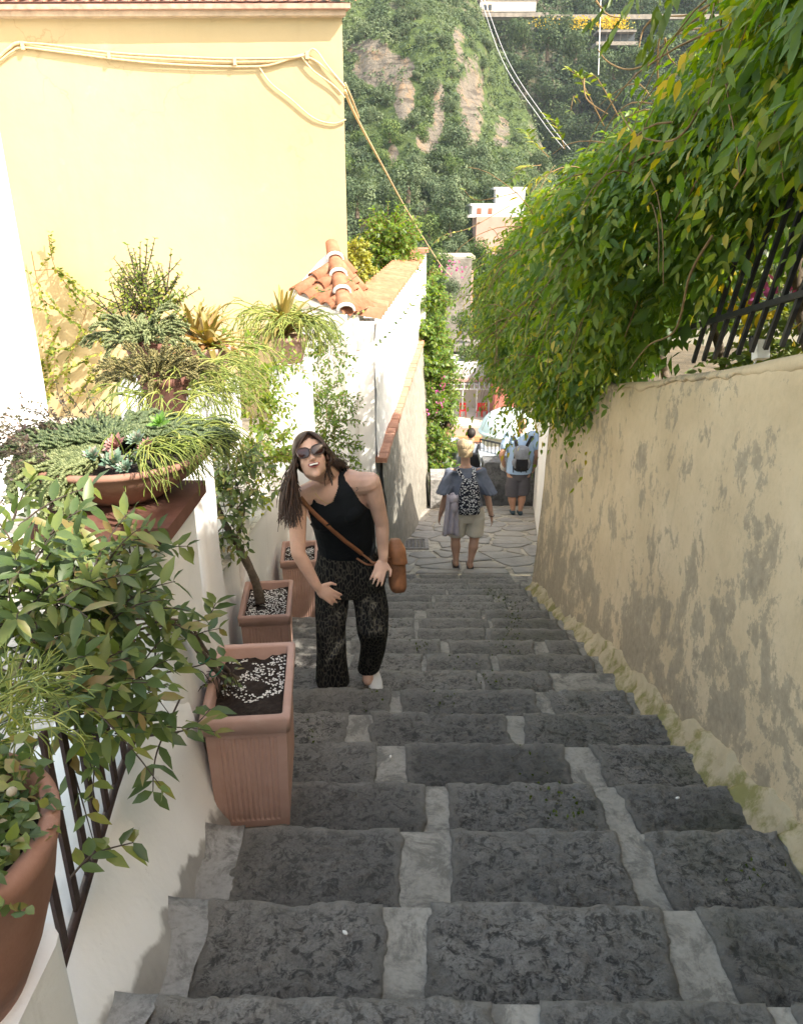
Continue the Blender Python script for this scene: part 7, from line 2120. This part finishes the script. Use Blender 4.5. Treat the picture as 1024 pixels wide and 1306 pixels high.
pts = []; tn_ = []; rd_ = []
for _ in range(9500):
    u = random.uniform(.35, 1); row = random.uniform(-70, 480); q = spur_pt(u, row); px, py = to_px(q)
    g = ns(q.x * .11, q.z * .09, 4.2)
    bare = bareness(px, py) > .30
    if bare and random.random() < .9: continue
    if g > .42 and random.random() < .6: continue
    pts.append(tuple(q)); rd_.append(random.uniform(.4, 1.1)); tn_.append(.5 + .45 * ns(q.x * .2, q.z * .2, 9) + random.uniform(-.2, .2))
scrub('spur_scrub', np.array(pts), np.array(rd_), 16, .42, G_OLIVE, np.array(tn_))
pts = []; tn_ = []; rd_ = []
for _ in range(5200):
    u = random.uniform(.02, .8); row = random.uniform(-60, 330); q = back_pt(u, row); px, py = to_px(q)
    if px < spur_right(py) - 15 or px > 960: continue
    if 660 < px < 690 and 100 < py < 170 and random.random() < .7: continue
    pts.append(tuple(q)); rd_.append(random.uniform(.9, 2.4)); tn_.append(.35 + .4 * ns(q.x * .1, q.z * .1, 2) + random.uniform(-.2, .2))
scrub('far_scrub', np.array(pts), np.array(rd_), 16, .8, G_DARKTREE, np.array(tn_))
# trees one can tell apart: shared crowns, own objects
G_DARKTREE_ = None and leaf_mat('far_dark_green', [(0.0, (.025, .045, .022)), (0.5, (.05, .08, .035)), (1.0, (.09, .13, .05))], .7, .15, .2)
def crown_mesh(name, r, n, mat, seed, flat=.85, L=.34):
    g = np.random.default_rng(seed); k = 11
    cl = g.normal(size=(k, 3)); cl = unit(cl) * (g.random(k) ** .5)[:, None] * r * .62; cl[:, 2] *= flat
    cr = g.uniform(.32, .5, k) * r
    i = g.integers(0, k, n); o = unit(g.normal(size=(n, 3))) * (g.random(n) ** .12)[:, None] * cr[i][:, None]
    P = cl[i] + o; P[:, 2] += r * .45
    on = unit(unit(o) + g.normal(size=(n, 3)) * .28)
    V, q, t = leaf_verts(P, unit(np.cross(on, g.normal(size=(n, 3)))), on, g.uniform(.7, 1.3, n) * L, g.uniform(.5, .9, n) * L * .8, .1, .2, False)
    base = (np.arange(n) * 4).reshape(-1, 1); tr = np.concatenate([base + np.array(a) for a in t])
    tint = np.clip(g.random(k)[i] * .6 + .2 + g.normal(size=n) * .12, 0, 1)
    me = np_mesh(name, V.reshape(-1, 3), None, tr, np.repeat(tint, 4)); me.materials.append(mat); return me
def trunk_mesh(r):
    m = MB(); m.tube([(0, 0, -r * .35), (0.05 * r, 0, 0), (0, 0, r * .5)], [r * .10, r * .07, r * .04], 6); me = bpy.data.meshes.new('trunk'); me.from_pydata(m.v, [], m.f); me.materials.append(M_BARK); return me
KIND = {'olive': [(crown_mesh('crown', 2.6, 1500, G_OLIVE, s), trunk_mesh(2.6)) for s in (1, 2, 3)],
        'green': [(crown_mesh('crown', 2.6, 1400, G_FARGREEN, s), trunk_mesh(2.6)) for s in (4, 5, 6)],
        'dark': [(crown_mesh('crown', 2.8, 1400, G_DARKTREE, s, 1.1), trunk_mesh(2.8)) for s in (7, 8)]}
def ftree(kind, q, s, label, group):
    cm_, tm_ = random.choice(KIND[kind]); px, py = to_px(q)
    size = 'large' if s > (.8 if kind != 'dark' else 1.6) else ('small' if s < (.5 if kind != 'dark' else 1.15) else 'middle-sized')
    if kind == 'dark':
        where = 'high on the shaded far slope under the road wall' if py < 90 else ('half way down the shaded far slope' if py < 170 else 'in the dark gorge at the foot of the far slope')
        col_ = 'dark evergreen'
    elif 'houses' in group:
        where = 'beside the old stone building' if py > 300 else 'just above the white flat-roofed house'; col_ = 'grey-green' if kind == 'olive' else 'green'
    else:
        side_ = 'beside the yellow house' if px < 500 else ('in the middle of the cliff' if px < 585 else 'near the gorge edge')
        lev = 'on the topmost ledges' if py < 90 else ('on the upper slope' if py < 170 else ('on the lower slope' if py < 270 else 'at the foot of the slope'))
        where = lev + ' ' + side_; col_ = 'grey-green olive' if kind == 'olive' else 'fresh green'
    label = '%s %s tree %s' % (size, col_, where)
    r = thing('hillside_tree', label, 'tree', q, '%s %s trees %s' % (size, col_, where))
    for nm, me in (('crown', cm_), ('trunk', tm_)):
        o = bpy.data.objects.new(nm, me); COL.objects.link(o); o.parent = r
    r.scale = (s, s, s * random.uniform(.85, 1.15)); r.rotation_euler.z = random.uniform(0, 6.28)
LB = {'olive': '', 'green': '', 'dark': ''}
for _ in range(190):
    row = random.uniform(110, 440); u = random.uniform(.45, .97); q = spur_pt(u, row)
    px, py = to_px(q)
    if px < 425 or bareness(px, py - 12) > .3 or bareness(px, py) > .3: continue
    k = 'olive' if random.random() < .72 else 'green'
    ftree(k, q - Vector((0, .5, .6)), random.triangular(.35, 1.15, .6), LB[k], k + ' trees on the cliff')
for _ in range(70):
    row = random.uniform(-40, 130); u = random.uniform(.5, .97); q = spur_pt(u, row)
    if bareness(*to_px(q)) > .3: continue
    ftree('olive', q - Vector((0, .8, .8)), random.uniform(.4, .7), LB['olive'], 'olive trees on the cliff')
for _ in range(170):
    row = random.uniform(-10, 250); u = random.uniform(.12, .72); q = back_pt(u, row); px, py = to_px(q)
    if px < spur_right(py) or (665 < px < 690 and 110 < py < 170): continue
    ftree('dark' if random.random() < .6 else 'olive2' if False else 'dark', q - Vector((0, 2, 1.5)), random.uniform(.9, 2.1), LB['dark'], 'dark trees on the far slope')
for k, (px, row, d, s, kd) in enumerate(((455, 232, 80, 1.0, 'olive'), (522, 62, 118, .7, 'green'), (540, 160, 98, .55, 'green'), (497, 150, 98, .8, 'green'), (590, 215, 92, 1.0, 'olive'), (640, 232, 90, .9, 'olive'), (575, 240, 88, .9, 'olive'), (520, 210, 90, 1.2, 'olive'),
          (612, 305, 78, .8, 'green'), (585, 300, 76, .7, 'olive'), (560, 320, 60, .5, 'green'), (610, 440, 60, .45, 'green'), (625, 425, 60, .5, 'olive'), (605, 405, 62, .45, 'green'), (600, 330, 64, .35, 'green'), (565, 435, 61, .4, 'olive'), (556, 470, 56, .4, 'green'), (640, 350, 70, .8, 'olive'), (588, 400, 61, .45, 'green'), (574, 360, 62, .4, 'olive'), (596, 440, 59, .4, 'green'), (575, 265, 80, .8, 'olive'), (548, 270, 80, .8, 'green'))):
    ftree(kd, W(px, row, d) - Vector((0, 0, 2.6 * s)), s, {'olive': 'grey-green tree near the houses below the cliff', 'green': 'green tree near the houses below the cliff'}[kd], kd + ' trees near the houses')
for px, row, s in ((758, 66, 1.5), (812, 62, 1.7), (785, 72, 1.3), (735, 46, 1.4), (700, 40, 1.6), (668, 34, 1.2), (845, 44, 1.8), (720, 30, .9), (655, 26, .8)):
    ftree('dark', W(px, row, 146) - Vector((0, 0, 2.0 * s)), s, '', '')
by_ = thing('broom_bush', 'yellow flowering broom along the road wall on the far hill', 'bush', W(745, 28, 160))
P_ = np.array([W(random.choice((738, 745, 770, 778, 785, 700, 790)) + random.gauss(0, 9), random.uniform(20, 36), 157) for _ in range(700)])
tag(leaves('flowers', P_, rdir(700), rdir(700), np.full(700, .45), np.full(700, .3), G_GOLD, by_, rich=False), kind='stuff')
# power lines
pw = thing('power_line', 'pair of power cables slanting across the shaded gorge', 'cable', W(612, 10, 60))
for o in (0, 7):
    m = MB(); m.tube(spline([W(608 + o * .5, -20, 60), W(640 + o, 75, 55), W(690 + o, 152, 50), W(720 + o, 190, 48)], 6), .018, 5); m.build('wire', plain('pale_wire', (.55, .55, .55), .5, .1, 1) if o == 0 else MATS['pale_wire'], pw)
pw2 = thing('hanging_wire', 'single vertical pale wire hanging in front of the far slope', 'cable', W(765, 50, 30))
m = MB(); m.tube([W(767, -30, 30), W(763, 95, 30)], .016, 5); m.build('wire', MATS['pale_wire'], pw2)
# leafy understorey around the houses (no one could count it)
pts = []; tn_ = []; rd_ = []
for _ in range(900):
    px = random.uniform(535, 700); row = random.uniform(300, 460); q = W(px, row, interp(row, [300, 460], [88, 68]) + random.uniform(-1, 3)); pts.append(tuple(q)); rd_.append(random.uniform(.5, 1.2)); tn_.append(random.random())
scrub('valley_bushes', np.array(pts), np.array(rd_), 18, .38, G_FARGREEN, np.array(tn_))

# unseen house added behind the camera to keep the stairs in shade
uh = thing('added_shade_house', 'plain ochre house standing above the stairs on the garden side', 'house', (5, -4, 2))
m = MB(); m.hexa([(3.4, -9, .5), (10, -9, .5), (10, -.6, .5), (3.4, -.6, .5)], [(3.4, -9, 5.0), (10, -9, 5.0), (10, -.6, 5.0), (3.4, -.6, 5.0)]); m.build('wall', M_OCHRE, uh)
m = MB(); m.hexa([(3.1, -9.3, 5.01), (10.3, -9.3, 5.01), (10.3, -.3, 5.01), (3.1, -.3, 5.01)], [(3.1, -9.3, 5.15), (10.3, -9.3, 5.15), (10.3, -.3, 5.15), (3.1, -.3, 5.15)]); m.build('roof', M_BRICK, uh)

# air of the valley
m = MB(); m.hexa([(-90, -40, -60), (160, -40, -60), (260, 270, -60), (-160, 270, -60)], [(-90, -40, 46), (160, -40, 46), (260, 270, 46), (-160, 270, 46)])
hz_ = m.build('haze', None, None); tag(hz_, kind='stuff')
hm_ = bpy.data.materials.new('valley_air'); hm_.use_nodes = True; hn = hm_.node_tree.nodes; hn.remove(hn['Principled BSDF'])
pv = hn.new('ShaderNodeVolumePrincipled'); pv.inputs['Color'].default_value = (.78, .88, 1, 1); pv.inputs['Density'].default_value = .00022; pv.inputs['Anisotropy'].default_value = .2
hm_.node_tree.links.new(pv.outputs[0], hn['Material Output'].inputs['Volume']); hz_.data.materials.append(hm_)
